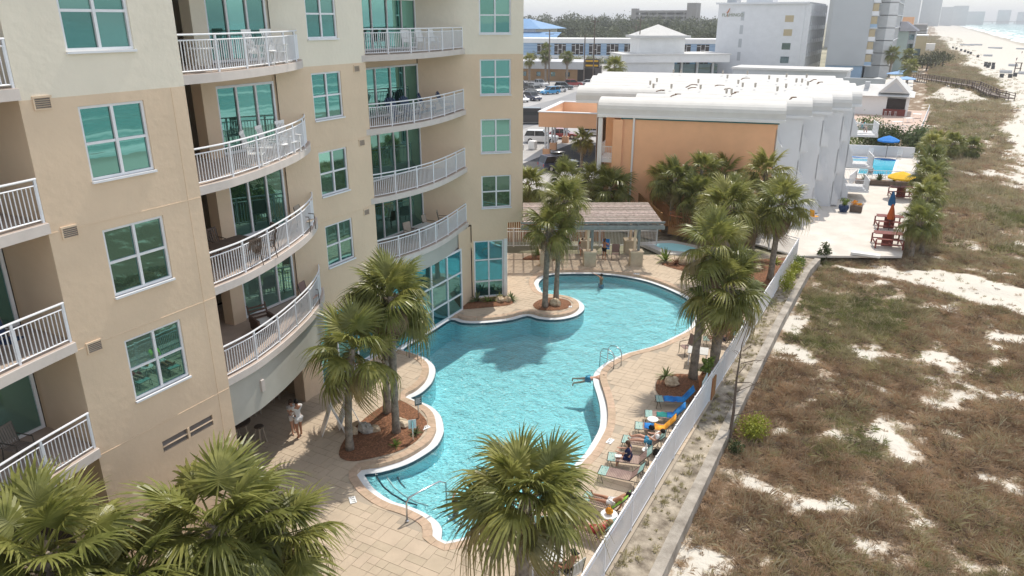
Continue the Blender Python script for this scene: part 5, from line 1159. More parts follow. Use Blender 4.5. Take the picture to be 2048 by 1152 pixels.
def person(label, p, z, rz, J, sk='fair', hair='hair_brown', hairlen=.0, shirt=None, shorts=None, sleeves=False, sc=1., cap=None, long_shirt=False, dress=False):
    t = thing('person', (*p,z), label, 'person', None, rz, sc); S = []
    S.append([('pel',.135,.10),('spi',.115,.085),('che',.145,.10),('nec',.05,.05),('hea',.085,.10),('top',.06,.07)])
    for n in 'lr':
        S.append([('pel',.135,.10),('hip'+n,.09,.09),('kne'+n,.058,.058),('ank'+n,.038,.038),('toe'+n,.035,.022)])
        S.append([('che',.145,.10),('sho'+n,.055,.055),('elb'+n,.042,.042),('wri'+n,.028,.028),('han'+n,.036,.018)])
        for i in range(4): S.append([('han'+n,.036,.018),('f%d%s'%(i,n),.009,.009)])
        S.append([('wri'+n,.028,.028),('th'+n,.010,.010)])
    skin_obj('body', J, S, 'skin_'+sk, t)
    h = Vector(J['hea']); tp = Vector(J['top']); up = (tp-h).normalized(); fwd = Vector((0,1,0))-up*up.y; fwd.normalize()
    q = MB(); Mx = Matrix.Translation(h+up*.045-fwd*.022); rot = up.to_track_quat('Z','Y').to_matrix().to_4x4()
    q.ell((0,0,0),(.098,.112,.098),10,6); q.xf(Mx@rot)
    if hairlen: e = MB().ell((0,0,0),(.09,.055,.06+hairlen),8,5); e.xf(Matrix.Translation(h-fwd*.075-up*hairlen*.55)@rot); q.add(e.v,e.f)
    q.build('hair',hair,t,smooth=True,world=False)
    f = MB(); f.ell(tuple(h+fwd*.10-up*.005),(.014,.02,.02),6,4); [f.ell(tuple(h+fwd*.088+up*.022+Vector((s*.034,0,0))),(.011,.008,.007),6,4) for s in (-1,1)]; f.build('face_features','skin_dark',t,world=False)
    if cap: c = MB().ell((0,0,0),(.105,.12,.07),10,6); c.box((0,.12,-.01),(.15,.14,.012)); c.xf(Matrix.Translation(h+up*.075)@rot); c.build('cap',cap,t,smooth=True,world=False)
    if shirt:
        T = [[('spi',.135,.105),('che',.165,.12)],[('spi',.135,.105),('pel',.16 if long_shirt else .145,.125)]]
        if long_shirt: J2 = dict(J); J2['hem'] = tuple(Vector(J['pel'])+(Vector(J['pel'])-Vector(J['spi']))*.9); T.append([('pel',.16,.125),('hem',.17,.13)]); 
        else: J2 = dict(J)
        for n in 'lr':
            J2['mid'+n] = tuple(Vector(J['sho'+n])*.35+Vector(J['elb'+n])*.65)
            T.append([('che',.165,.12),('sho'+n,.07,.07),('mid'+n,.06,.06)]+([('elb'+n,.055,.055),('wri'+n,.042,.042)] if sleeves else []))
        skin_obj('shirt', J2, T, shirt, t)
    if shorts:
        J2 = dict(J); T = []
        for n in 'lr': J2['th2'+n] = tuple(Vector(J['hip'+n])*.4+Vector(J['kne'+n])*.6); T.append([('pel',.15,.118),('hip'+n,.108,.108),('th2'+n,.088,.088)])
        skin_obj('shorts', J2, T, shorts, t)
    return t
person('man in a long white shirt and dark shoes embracing a girl in the cafe shade',(-20.5,19.3),0,1.2,pose('stand',arml=(-.1,.2,-.12),forel=(.08,.2,-.02),armr=(.1,.2,-.12),forer=(-.08,.2,-.02)),'tan','hair_dark',0,'cloth_white','cloth_white',True,1.04,long_shirt=True)
person('girl in white shorts held by the man in the white shirt',(-20.95,19.42),0,-1.9,pose('stand',arml=(-.06,.16,-.16),forel=(.06,.16,.05),armr=(.06,.16,-.16),forer=(-.06,.16,.05)),'fair','hair_brown',.12,'cloth_white','cloth_white',False,.93)
person('man in white shirt and cap leaning on the high cafe table',(-22.9,17.05),.28,-.9,pose('sit',lean=.45,arml=(-.06,.22,-.14),forel=(.05,.24,.02),armr=(.06,.22,-.14),forer=(-.05,.24,.02)),'tan','hair_dark',0,'cloth_white','cloth_black',True,1.0,'cap_white')
person('woman in black shorts standing under the pergola with her back turned',(-18.25,47.9),0,-.4,pose('stand',stride=.02,arml=(-.12,.1,-.2),forel=(.12,.12,.06),armr=(.12,.1,-.2),forer=(-.12,.12,.06)),'tan','hair_brown',.1,None,'cloth_black',False,.95)
person('woman in white seated on the middle chair under the pergola',(-20.25,48.5),-.03,3.6,pose('sit',lean=-.1),'fair','hair_brown',.1,'cloth_red','cloth_white',False,.93); person('woman with phone seated behind the palm trunks under the pergola',(-21.55,47.8),-.03,3.5,pose('sit',lean=.2,forel=(.08,.2,.08),forer=(-.08,.2,.08)),'fair','hair_blond',.1,'cloth_red','cloth_white',False,.93)
def onl(i, s):
    p,rz,_,bk = LN[i]; return (p[0]+math.cos(rz)*s, p[1]+math.sin(rz)*s), rz+PI/2, bk
q_,rz_,bk_ = onl(3,1.12); person('man with black shoes lying back with a paper on a lounger',q_,0,rz_,pose('recline',back=46,knees=.1,arml=(-.1,.12,-.16),forel=(.1,.2,.06),armr=(.1,.12,-.16),forer=(-.1,.2,.06)),'fair','hair_dark',0,'cloth_white','cloth_blue',False,1.0)
q_,rz_,bk_ = onl(4,.85); person('woman in a navy swimsuit sitting sideways on a lounger with a book',q_,-.1,rz_-.2,pose('sit',lean=.25,arml=(-.05,.16,-.2),forel=(.05,.22,.0),armr=(.05,.16,-.2),forer=(-.05,.22,.0)),'fair','hair_brown',.1,'cloth_navy','cloth_navy',False,.95)
q_,rz_,bk_ = onl(6,1.15); person('bare chested sunbather on the lounger with the lime towel',q_,0,rz_,pose('recline',back=40),'tan','hair_dark',0,None,'cloth_white',False,1.0)
q_,rz_,bk_ = onl(7,1.1); person('sunbather half hidden by fronds on the nearest lounger',q_,0,rz_,pose('recline',back=42),'fair','hair_blond',.1,'cloth_red','cloth_red',False,.95)
person('shirtless man in black trunks and dark cap on the striped chair',(-7.15,16.95),0,1.25,pose('sit',lean=-.35,arml=(-.16,.05,-.22),forel=(-.02,.22,-.04),armr=(.16,.05,-.22),forer=(.02,.22,-.04)),'tan','hair_dark',0,None,'cloth_black',False,1.0,'cloth_black')
q_,rz_,bk_ = onl(8,1.1); person('sunbather in dark trunks behind the stout palm',q_,0,rz_,pose('recline',back=48),'tan','hair_dark',0,None,'cloth_navy',False,1.0); q_,rz_,bk_ = onl(9,1.1); person('sunbather in red by the fence behind the stout palm',q_,0,rz_,pose('recline',back=46),'fair','hair_brown',.1,'cloth_red','cloth_red',False,.95)
def swim(label, p, rz, tilt, dz, sk='fair', hair='hair_dark', trunks='cloth_blue'):
    t = person(label, p, WATER_Z+dz, rz, pose('stand',stride=.05,arml=(-.2,.1,.1),forel=(-.1,.2,.1),armr=(.2,.1,.1),forer=(.1,.2,.1)), sk, hair, 0, None, trunks); t.rotation_euler[0] = tilt; return t
swim('swimmer doing a slow stroke near the right hand ladder',(-12.9,30.1),-1.2,-1.35,-.25,'fair'); swim('bather standing chest deep at the far pool edge',(-17.0,44.3),2.5,0,-1.3,'tan'); swim('bather sitting on the entry steps behind the near palm',(-12.3,18.5),-.5,0,-1.25,'tan')
# small belongings
def bag(p, z, label, m, s=(.3,.2,.25)):
    b = MB().ell((0,0,s[2]*.5),(s[0]*.5,s[1]*.5,s[2]*.5),10,6,.15,random.Random(int(s[0]*99))); b.tube([(-s[0]*.3,0,s[2]*.85),(0,0,s[2]*1.5),(s[0]*.3,0,s[2]*.85)],.012,5); return tag(b.build('beach_bag',m,loc=(*p,z),smooth=True),label,'bag','beach bags')
bag((-7.05,20.1),.46,'striped bag on the round table under the near palm','towel_orange'); bag((-6.9,25.0),0,'black bag beside the man with black shoes','black_plastic',(.4,.3,.35)); bag((-7.55,26.25),.385,'black and white bag on the orange towel lounger','cloth_black',(.28,.2,.2)); bag((-6.8,19.8),0,'red flowered bag on the deck under the near palm','cloth_red')
for i,(dx,dy) in enumerate(((.05,.02),(-.06,.05))): tag(MB().lathe([(.035,0),(.035,.17),(.015,.2),(.015,.24)],8,(-7.2+dx,24.6+dy,.464)).build('drink_bottle','white_plastic' if i else 'sign_grey',smooth=True),('tall grey drink bottle on the small table by the woman in navy','white drink bottle on the small table by the woman in navy')[i],'bottle')
for i,(x,y) in enumerate(((-8.05,17.2),(-7.9,17.0))): tag(MB().lathe([(.03,0),(.03,.02),(.006,.03),(.006,.09),(.04,.17)],10,(x,y,.722)).build('drink_glass','cushion',smooth=True),('wine glass standing on the square patio table','second glass nearer the edge of the square table')[i],'glass')
q_,rz_,bk_ = onl(4,.42); tag(MB().box((q_[0],q_[1],.44),(.26,.2,.025),.4).build('open_book','white_plastic'),'open white book on the lounger before the woman in navy','book')
# ================================================================= orange hotel with barrel roofs, its deck and pool
HU = Vector((.978,.208,0)); HV = Vector((-.208,.978,0))
def hp(u, v, z=0): p = HU*u+HV*v; return (p.x, p.y, z)
HR = math.atan2(HU.y, HU.x)
def hbox(mb, u0,u1,v0,v1,z0,z1): return mb.add([hp(u0,v0,z0),hp(u1,v0,z0),hp(u1,v1,z0),hp(u0,v1,z0),hp(u0,v0,z1),hp(u1,v0,z1),hp(u1,v1,z1),hp(u0,v1,z1)],[(0,3,2,1),(4,5,6,7),(0,1,5,4),(1,2,6,5),(2,3,7,6),(3,0,4,7)])
mat('orange_stucco', (.82,.47,.28), .9, .06, .6, .3, 40); mat('hotel_white', (.74,.75,.77), .8, .05, .5, .2, 40); mat('roof_white', (.60,.595,.58), .75, .06, .8, .15, 30); mat('teal_trim', (.03,.16,.17), .5, .1)
mat('pale_concrete', (.62,.575,.52), .9, .08, .5, .3, 25, col2=(.68,.635,.58)); mat('lot_asphalt', (.40,.39,.38), .9, .12, .25, .3, 20); mat('road_asphalt', (.27,.27,.275), .9, .1, .3, .3, 20); mat('dark_asphalt', (.055,.055,.06), .85, .15, .5, .3, 20); mat('line_paint', (.75,.75,.73), .7, .08, 3)
hotel = thing('barrel_roof_hotel', hp(-3,70), 'orange and white hotel of staggered units with white barrel roofs', 'hotel')
UE = [3.6,5.8,7.7,9.7,11.0,11.4,11.4,11.2,11.0,10.6]; V0, PT = 62.2, 3.5; EZ = 9.1
UL = [-10.8,-8.2,-6.0,-14.8,-14.8,-14.8,-15.5,-16,-16,-16]
def vault(u0, u1, v0, v1, z, rise, m='roof_white', over=.25):
    """barrel roof along u with solid rounded ends"""
    b = MB(); n = 14; prof = []
    for i in range(n+1):
        a = PI*i/n; prof.append(((v0+v1)/2-math.cos(a)*((v1-v0)/2), z+rise*math.sin(a)**.75))
    o = 0; pts = [(v0,z-.12)]+prof+[(v1,z-.12)]
    for u in (u0,u1):
        for v,zz in pts: b.v.append(hp(u,v,zz))
    k = len(pts)
    for i in range(k-1): b.f.append((i,i+1,k+i+1,k+i))
    b.f.append(tuple(range(k))); b.f.append(tuple(reversed(range(k,2*k)))); b.f.append((0,k,2*k-1,k-1))
    return b
for k in range(10):
    v0 = V0+k*PT; v1 = v0+PT; ue = UE[k]; ul = UL[k]
    vault(ul,ue+.5,v0+.06,v1-.06,EZ-.05,1.2).build('barrel_roof','roof_white',hotel,smooth=False)
    hbox(MB(),ul+.05,ue+.55,v0-.12,v0+.12,EZ-.34,EZ-.13).build('eave_gutter','hotel_white',hotel)
    m_ = 'orange_stucco' if k == 0 else 'hotel_white'
    a = ul+2.2 if k == 0 else UE[k-1]-.02 if k < 6 else ul+1
    hbox(MB(),a,ue,v0+.1 if k else v0+.1,v1,-.1,EZ-.14).build('unit_wall',m_,hotel)
    if k == 0:
        hbox(MB(),ul+2.0,ue+.1,v0+.04,v0+.095,EZ-.46,EZ-.36).build('trim_strip','teal_trim',hotel)
        hbox(MB(),ue,ue+.04,v0+.1,v1-.02,-.1,EZ-.16).build('end_wall','hotel_white',hotel)
    # scalloped balcony parapets at the sea end: slab, slanted side fin, railing front
    if k < 6:
        for fz in (0.15,3.1,6.05):
            pr = [(ue-.1,fz),(ue+.55,fz),(ue+.55,fz+.75),(ue+.12,fz+1.35),(ue+.0,fz+2.2),(ue-.1,fz+2.2)]
            b = MB(); o = [hp(u,v0+.1,z) for u,z in pr]+[hp(u,v0+.28,z) for u,z in pr]; n = len(pr)
            b.add(o,[tuple(reversed(range(n))),tuple(range(n,2*n))]+[(i,(i+1)%n,n+(i+1)%n,n+i) for i in range(n)]); b.build('balcony_fin','hotel_white',hotel)
            hbox(MB(),ue,ue+.6,v0+.28,v1-.02,fz-.12,fz).build('balcony_slab','hotel_white',hotel)
            hbox(MB(),ue+.5,ue+.56,v0+.28,v1-.02,fz,fz+.7).build('balcony_front','hotel_white',hotel)
    if k >= 4:
        MB().add([hp(ul+1.6,v0,-.1),hp(ul+1.6,v1,-.1),hp(ul+1.6,v1,EZ),hp(ul+1.6,v0,EZ)],[(0,1,2,3)]).build('unit_wall','orange_stucco',hotel)
# balconies with railings hanging out at the far unit
for fz,lab in ((6.2,0),(3.2,0),(.9,0)):
    sl_ = hbox(MB(),UE[4]-.2,UE[4]+2.4,76.4,79.6,fz-.2,fz).build('balcony_slab','hotel_white',hotel); q = MB()
    for (a,b_) in (((UE[4],76.45),(UE[4]+2.35,76.45)),((UE[4]+2.35,76.45),(UE[4]+2.35,79.55))):
        for z in (1.0,.1): q.bar(hp(*a,fz+z),hp(*b_,fz+z),.07,.07)
        n = 22
        for i in range(n+1): p = hp(a[0]+(b_[0]-a[0])*i/n,a[1]+(b_[1]-a[1])*i/n); q.bx(p[0]-.015,p[0]+.015,p[1]-.015,p[1]+.015,fz+.1,fz+1.0)
    o = q.build('railing','hotel_white',sl_); o['kind'] = 'stuff'
person('person in a blue shirt sitting on a hotel balcony', hp(UE[4]+1.1,77.6)[:2], 6.2, -.6, pose('sit',lean=.1), 'tan','hair_dark',0,'cloth_teal','cloth_black')
# roof scuttles and vents on the barrel roofs
for i in range(26):
    k = random.Random(i*3).randrange(1,9); u = random.Random(i*7).uniform(-9,8); v = V0+k*PT+PT/2
    MB().cyl(hp(u,v,EZ+1.35),hp(u,v,EZ+1.75),.09,.11,8).build('roof_vent','concrete',hotel)
mat('rust', (.16,.09,.05), .9, .3, 4)
for i in range(11):
    r_ = random.Random(i*13+2); k = r_.randrange(1,8); u = r_.uniform(-7,8.5); v0 = V0+k*PT; t0 = r_.uniform(.9,1.3); n_ = 6
    MB().tube([hp(u+r_.uniform(-.02,.02)+j*r_.uniform(.05,.2),(v0+PT/2)-math.cos(t0+j*.16)*(PT/2-.06),EZ-.02+1.2*math.sin(t0+j*.16)**.75) for j in range(n_)],.05,5).build('roof_strap','rust',hotel)
# orange pilaster, downpipe, outside stairs and landings at the left end
hbox(MB(),-9.4,-8.6,62.1,63.2,-.1,EZ-.5).build('pilaster','orange_stucco',hotel); MB().cyl(hp(-7.7,62.2,.1),hp(-7.7,62.2,EZ-.3),.09,.09,8).build('downpipe','hotel_white',hotel)
hbox(MB(),-10.7,-10.35,62.3,62.65,-.1,EZ-.4).build('column','hotel_white',hotel)
hbox(MB(),-10.6,-8.3,65.8,69,-.1,EZ-.2).build('unit_wall','orange_stucco',hotel)
for (u0,u1,v0,v1,z) in ((-10.6,-8.6,62.6,66,5.2),(-14.8,-9.4,66.5,70.5,2.4)):
    ld = hbox(MB(),u0,u1,v0,v1,z-.3,z).build('stair_landing','hotel_white',hotel); q = MB(); loop = [(u0,v1),(u0,v0),(u1,v0)]
    for i in range(2):
        a,b_ = loop[i],loop[i+1]
        for zz in (1.05,.12): q.bar(hp(*a,z+zz),hp(*b_,z+zz),.06,.06)
        n = int(math.hypot(b_[0]-a[0],b_[1]-a[1])/.13)
        for j in range(n+1): p = hp(a[0]+(b_[0]-a[0])*j/n,a[1]+(b_[1]-a[1])*j/n); q.bx(p[0]-.015,p[0]+.015,p[1]-.015,p[1]+.015,z+.1,z+1.05)
    o = q.build('railing','hotel_white',ld); o['kind'] = 'stuff'
hbox(MB(),-10.8,-9.6,66.5,70.4,-.1,2.1).build('stair_base','hotel_white',hotel)
# porte cochere
pc = thing('porte_cochere', hp(-18,95), 'orange flat canopy on white columns over the hotel driveway', 'canopy')
for (a,b_,c,d) in ((-23.2,-9.5,91.0,91.4),(-23.2,-22.8,91.4,104),(-22.8,-9.5,103.6,104)): hbox(MB(),a,b_,c,d,3.7,5.5).build('fascia_wall','orange_stucco',pc)
for (a,b_,c,d) in ((-23.3,-9.5,90.9,91.5),(-23.3,-22.7,91.5,104),(-22.7,-9.5,103.5,104.1)): hbox(MB(),a,b_,c,d,5.505,5.62).build('coping','hotel_white',pc)
hbox(MB(),-22.8,-9.5,91.4,103.6,3.75,3.9).build('canopy_roof','hotel_white',pc)
for (u,v) in ((-22.3,91.8),(-22.6,96.8),(-22.3,103)):
    for du in (-.18,.18): MB().cyl(hp(u+du,v,.8),hp(u+du,v,3.7),.12,.12,10).build('column','hotel_white',pc)
    hbox(MB(),u-.45,u+.45,v-.3,v+.3,-.1,.85).build('column_base','orange_stucco',pc)
# lots, road, hotel deck: sheets 4 mm and more above each other
def sheet(name, poly, z, m): return struct(MB().prism(poly, z-.15, z, bottom=False).build(name, m))
sheet('parking_lot', [(-300,64),(-29,66),(-24,118),(-34,200),(-60,330),(-330,330)], -.05, 'lot_asphalt')
sheet('driveway', [hp(-24,84)[:2],hp(-14,80)[:2],hp(-9,91)[:2],hp(-9,104)[:2],hp(-21,104)[:2]], -.03, 'dark_asphalt')
sheet('road', [(-63,62),(-52,62),(-58,150),(-84,300),(-97,300),(-70,150)], -.03, 'road_asphalt')
sheet('hotel_deck', [(-13,59.5),(-10.4,58.0),(-6.0,55.75),(-4.6,56.5),(.8,59.3),(1.1,86),(1.4,106.5),(-12,104),(-14,80)], -.02, 'pale_concrete')
sheet('hotel_grounds', [(-29,60),(-14,54),(-11,58.5),(-13,62),(-13,140),(-26,140)], -.06, 'strip_sand')
q = MB()
for i in range(14): y = 140+i*3.4; q.add([(-72-i*.5-.06,y,-.02),(-72-i*.5+.06,y,-.02),(-77-i*.5+.06,y+.6,-.02),(-77-i*.5-.06,y+.6,-.02)],[(0,1,2,3)])
o = tag(q.build('parking_lines','line_paint'), kind='structure')
# second pool
pl2 = thing('hotel_pool', (-3.4,96,0), 'rectangular bright blue hotel pool behind the white fence', 'pool')
P2 = [(-4.87,90.9),(-1.2,91.9),(-1.1,102.9),(-6.6,101.3),(-6.4,97.2),(-4.9,97.6)]
MB().prism(P2,-.02,-.008,bottom=False).build('water','hotel_pool_water' if 'hotel_pool_water' in MATS else mat('hotel_pool_water',(.05,.45,.66),.08,.06,.6,.25,6,spec=.5,col2=(.10,.56,.72)),pl2)
q = MB()
for i in range(len(P2)): a,b_ = P2[i],P2[(i+1)%len(P2)]; q.bar((*a,.02),(*b_,.02),.3,.06)
q.build('coping','white_paint',pl2)
MB().bx(-6.4,-1.2,102.2,102.9,-.005,.05).build('dark_step','towel_blue',pl2)
wb = MB(); pts = [(-12.5,103.4),(-5.5,104.7),(.6,105.9)]
for i in range(2): wb.bar((*pts[i],.6),(*pts[i+1],.6),.2,1.3)
tag(wb.build('garden_wall','hotel_white'),'white garden wall behind the hotel pool','wall')
def rail_line(name, pts, h, label, m='fence_white', cat='railing'):
    t = thing(name, (*pts[0],0), label, cat); q = MB(); q2 = MB()
    for i in range(len(pts)-1):
        a,b_ = Vector((*pts[i],0)),Vector((*pts[i+1],0)); L_ = (b_-a).length
        for z in (h,.12): q.bar(a+Vector((0,0,z)),b_+Vector((0,0,z)),.06,.06)
        n = int(L_/.16)
        for j in range(n+1): p = a+(b_-a)*(j/n); q2.bx(p.x-.014,p.x+.014,p.y-.014,p.y+.014,.1,h)
        for j in range(int(L_/2)+1): p = a+(b_-a)*(j/max(1,int(L_/2))); MB().bx(p.x-.04,p.x+.04,p.y-.04,p.y+.04,0,h+.05).build('post',m,t)
    q.build('rails',m,t); o = q2.build('pickets',m,t); o['kind'] = 'stuff'; return t
rail_line('pool_railing', [(-7.4,86.4),(-4.6,87.2),(1.0,88.7),(1.1,105)], 1.15, 'white railing around the hotel pool'); rail_line('pool_railing', [(-4.6,87.2),(-5.0,83.4)], 1.15, 'short white railing running from the hotel pool to its units')
pb = thing('planter_bed', (-2,85.8,0), 'low timber edged planter with cycads before the hotel pool', 'planter')
MB().prism([(-4.4,85.0),(.9,86.1),(.7,87.4),(-4.6,86.4)],0,.35).build('soil','mulch',pb); q = MB(); q.bar((-4.4,84.95,.25),(.95,86.05,.25),.14,.5); q.build('edging','wood_dark',pb)
for i,(x,y) in enumerate(((-3.7,85.8),(-2.3,86.1),(-.9,86.4),(.3,86.7))): spiky((x,y),1.15 if i in (1,2) else .9,36,('leftmost cycad in the hotel pool planter','second cycad from the left in the hotel pool planter','third cycad in the hotel pool planter','rightmost cycad in the hotel pool planter')[i],'shrub_dark',.35,.5)
mat('umb_blue', (.02,.20,.60), .8, .08); mat('umb_yellow', (.80,.48,.02), .8, .08); mat('umb_navy', (.02,.11,.25), .8, .1); mat('umb_orange', (.45,.10,.02), .8, .1); mat('umb_sky', (.25,.42,.68), .8, .08)
def umbrella(p, z, r, h, m, label, g=None):
    t = thing('patio_umbrella', (*p,z), label, 'umbrella', g); MB().cyl((0,0,0),(0,0,h),.03,.03,8).build('pole','tube_dark',t,world=False); b = MB(); n = 8
    b.v = [(0,0,h+.15)]+[(r*math.cos(2*PI*(i+.5)/n),r*math.sin(2*PI*(i+.5)/n),h-.42) for i in range(n)]+[(r*.5*math.cos(2*PI*(i+.5)/n),r*.5*math.sin(2*PI*(i+.5)/n),h-.08) for i in range(n)]+[(r*.97*math.cos(2*PI*(i+.5)/n),r*.97*math.sin(2*PI*(i+.5)/n),h-.58) for i in range(n)]
    b.f = [(0,1+n+i,1+n+(i+1)%n) for i in range(n)]+[(1+n+i,1+i,1+(i+1)%n,1+n+(i+1)%n) for i in range(n)]+[(1+i,1+2*n+i,1+2*n+(i+1)%n,1+(i+1)%n) for i in range(n)]
    b.build('canopy',m,t,world=False); return t
def folded_umbrella(p, z, h, m, label):
    t = thing('folded_umbrella', (*p,z), label, 'umbrella'); MB().cyl((0,0,0),(0,0,h),.03,.03,8).build('pole','tube_dark',t,world=False); MB().lathe([(.26,h-1.25),(.30,h-1.0),(.2,h-.5),(.06,h-.02)],10).build('folded_canopy',m,t,world=False)
umbrella((-.2,80.2),0,1.35,2.45,'umb_yellow','open yellow umbrella over the farthest red bar table'); umbrella((-2.5,104.2),0,1.35,2.6,'umb_blue','open blue umbrella beside the white garden wall')
folded_umbrella((-.6,70.5),0,2.5,'umb_navy','folded blue umbrella between the red picnic tables'); folded_umbrella((-.45,66.6),0,2.2,'umb_orange','folded orange umbrella at the middle red table')
def bar_set(p, rz, label):
    """square red frame table with four attached high seats"""
    t = thing('picnic_table', (*p,0), label, 'picnic table', 'red high picnic tables', rz); m = 'red_wood'
    for k in range(5): MB().bx(-1.0,1.0,-.45+k*.19,-.29+k*.19,1.0,1.04).build('top_board',m,t,world=False)
    for x in (-.95,.95):
        for y in (-.95,.95): MB().bx(x-.05,x+.05,y-.05,y+.05,0,.72).build('leg',m,t,world=False)
        MB().bx(x-.04,x+.04,-1.0,1.0,.3,.38).build('side_rail',m,t,world=False)
    for y in (-.95,.95): MB().bx(-1,1,y-.04,y+.04,.3,.38).build('side_rail',m,t,world=False); MB().bx(-.9,.9,y-.14,y+.14,.72,.76).build('bench',m,t,world=False)
    MB().bx(-.05,.05,-1.2,1.2,.38,.46).build('beam',m,t,world=False); MB().bx(-.4,.4,-.05,.05,0,1.0).build('pedestal',m,t,world=False)
bar_set((-.35,61.6),.2,'nearest red timber picnic table'); bar_set((-.5,67.4),.2,'middle red timber picnic table with the orange umbrella'); bar_set((-.05,80.4),.2,'farthest red timber picnic table under the yellow umbrella')
tag(MB().bx(-2.6,-.6,57.75,58.25,0,.22).build('roof_box','white_plastic',bevel=.05),'low white box lying at the near edge of the hotel deck','box')
sling_chair((-6.3,66.8),0,-.6,'orange backed chair in a hotel ground floor doorway','towel_orange','white_metal')
pt_ = thing('flower_pot', (-4.4,71.6,0), 'blue pot and dark planter with red flowers beside the hotel wall', 'planter'); MB().lathe([(.3,0),(.45,.35),(.4,.6)],14,(-4.4,71.6,0)).build('pot','navy_poly',pt_); MB().bx(-3.9,-2.9,71.8,72.8,0,.6).build('planter_box','wood_dark',pt_)
bush((-4.3,71.7),(.5,.5,.45),300,.08,'leafy plant in the blue pot beside the hotel wall','shrub_green',z=.5); bush((-3.4,72.3),(.5,.5,.3),160,.08,'red flowers over the dark planter','towel_orange',z=.55)
for i,(x,y,rx,rz_) in enumerate(((-9,108,3.2,2.2),(-5.2,110,2.6,2.4),(-2.6,109,2.2,2.0),(.6,110,1.9,2.1))): bush((x,y),(rx,2.2,rz_),2600,.16,('large bush at the left behind the garden wall','pale flowering bush behind the garden wall','dark bush behind the blue umbrella','bush at the right end of the garden wall')[i],('shrub_green','agave','shrub_dark','agave')[i],group='bushes behind the garden wall')
for i,(x,y) in enumerate(((-4.3,104.0),(-1.0,104.3),(-6.5,87.8),(-3.4,89.2))): sling_chair((x,y),0,3.1,('white chair left of the blue umbrella','white chair right of the blue umbrella','grey chair by the hotel units pool side','grey chair at the near pool edge of the hotel')[i],'white_plastic' if i < 2 else 'tile_dark','white_metal','chairs around the hotel pool')
# ================================================================= roadside, distant hotels, cars, trees
mat('blue_wall', (.36,.50,.66), .8, .05, .1); mat('blue_roof', (.15,.30,.52), .6, .1, .2); mat('brown_wall', (.34,.21,.11), .85, .12, .4); mat('store_fascia', (.55,.56,.58), .6, .05); mat('store_dark', (.035,.025,.022), .6, .2); mat('sign_yellow', (.70,.40,.03), .5, .1)
mat('far_grey', (.50,.52,.54), .85, .06, .1); mat('green_wall', (.56,.66,.62), .85, .05, .1); mat('tan_wall', (.52,.43,.28), .85, .06, .2); mat('garage', (.25,.24,.24), .9, .1, .1); mat('roof_slate', (.16,.17,.21), .7, .1, .3)
def win(mb_parent, cx, cy, z0, z1, w_, ax=(1,0), m='glass_far', name='window', d=.06):
    a = Vector((*ax,0)).normalized(); n = Vector((a.y,-a.x,0)); c = Vector((cx,cy,0))+n*d
    MB().add([tuple(c-a*w_/2+Vector((0,0,z0))),tuple(c+a*w_/2+Vector((0,0,z0))),tuple(c+a*w_/2+Vector((0,0,z1))),tuple(c-a*w_/2+Vector((0,0,z1)))],[(0,1,2,3)]).build(name,m,mb_parent)
# long blue building on legs
bb = thing('blue_office_block', (-105,280,0), 'long low pale blue building raised on posts across the road', 'building')
A0 = Vector((-152,272,0)); A1 = Vector((-62,300,0)); AD = (A1-A0).normalized(); AN = Vector((AD.y,-AD.x,0)); AL = (A1-A0).length
def ab(s, n, z): return tuple(A0+AD*s-AN*n+Vector((0,0,z)))
def abox(mb, s0,s1,n0,n1,z0,z1): return mb.add([ab(s0,n0,z0),ab(s1,n0,z0),ab(s1,n1,z0),ab(s0,n1,z0),ab(s0,n0,z1),ab(s1,n0,z1),ab(s1,n1,z1),ab(s0,n1,z1)],[(0,3,2,1),(4,5,6,7),(0,1,5,4),(1,2,6,5),(2,3,7,6),(3,0,4,7)])
abox(MB(),0,AL,0,16,2.9,7.5).build('wall','blue_wall',bb); abox(MB(),-.3,AL+.3,-.4,16.3,7.5,9.2).build('parapet','white_paint',bb); abox(MB(),-.2,AL+.2,-.3,16.2,1.8,2.9).build('floor_edge','white_paint',bb)
for z in (4.0,5.2,6.4): abox(MB(),0,AL,-.05,.02,z,z+.12).build('siding_line','blue_roof',bb)
for k in range(14): abox(MB(),2+k*6.6,3.2+k*6.6,2,3.2,-.3,1.8).build('post','blue_wall',bb)
for g_ in list(range(6))+[8,9,10]:
    s0 = 15+g_*6.9
    fr_ = abox(MB(),s0,s0+4.6,-.12,.02,3.2,7.2).build('window','store_dark',bb)
    q = MB(); [abox(q,s0+x-.08,s0+x+.08,-.2,-.12,3.2,7.2) for x in (1.5,3.1)]; [abox(q,s0+a,s0+b_,-.2,-.12,z,z+.14) for a,b_,z in ((0,1.42,6.5),(3.18,4.6,6.5),(1.58,3.02,5.1),(0,1.42,4.0),(3.18,4.6,4.0))]; q.build('mullions','white_paint',fr_)
# blue roofed house, far left
bh = thing('blue_roof_house', (-205,330,0), 'white house with blue hipped metal roof behind the long blue building', 'building')
MB().bx(-196,-168,335,360,-.3,12).build('wall','white_paint',bh); b = MB(); b.add([(-199,333,12),(-164,333,12),(-164,363,12),(-199,363,12),(-190,348,16.6),(-178,348,16.6)],[(0,1,5,4),(1,2,5),(2,3,4,5),(3,0,4)]); b.build('roof','blue_roof',bh)
b = MB(); b.add([(-190,318,7.5),(-150,318,7.5),(-154,335,10.6),(-190,335,10.6)],[(0,1,2,3)]); b.build('porch_roof','blue_roof',bh)
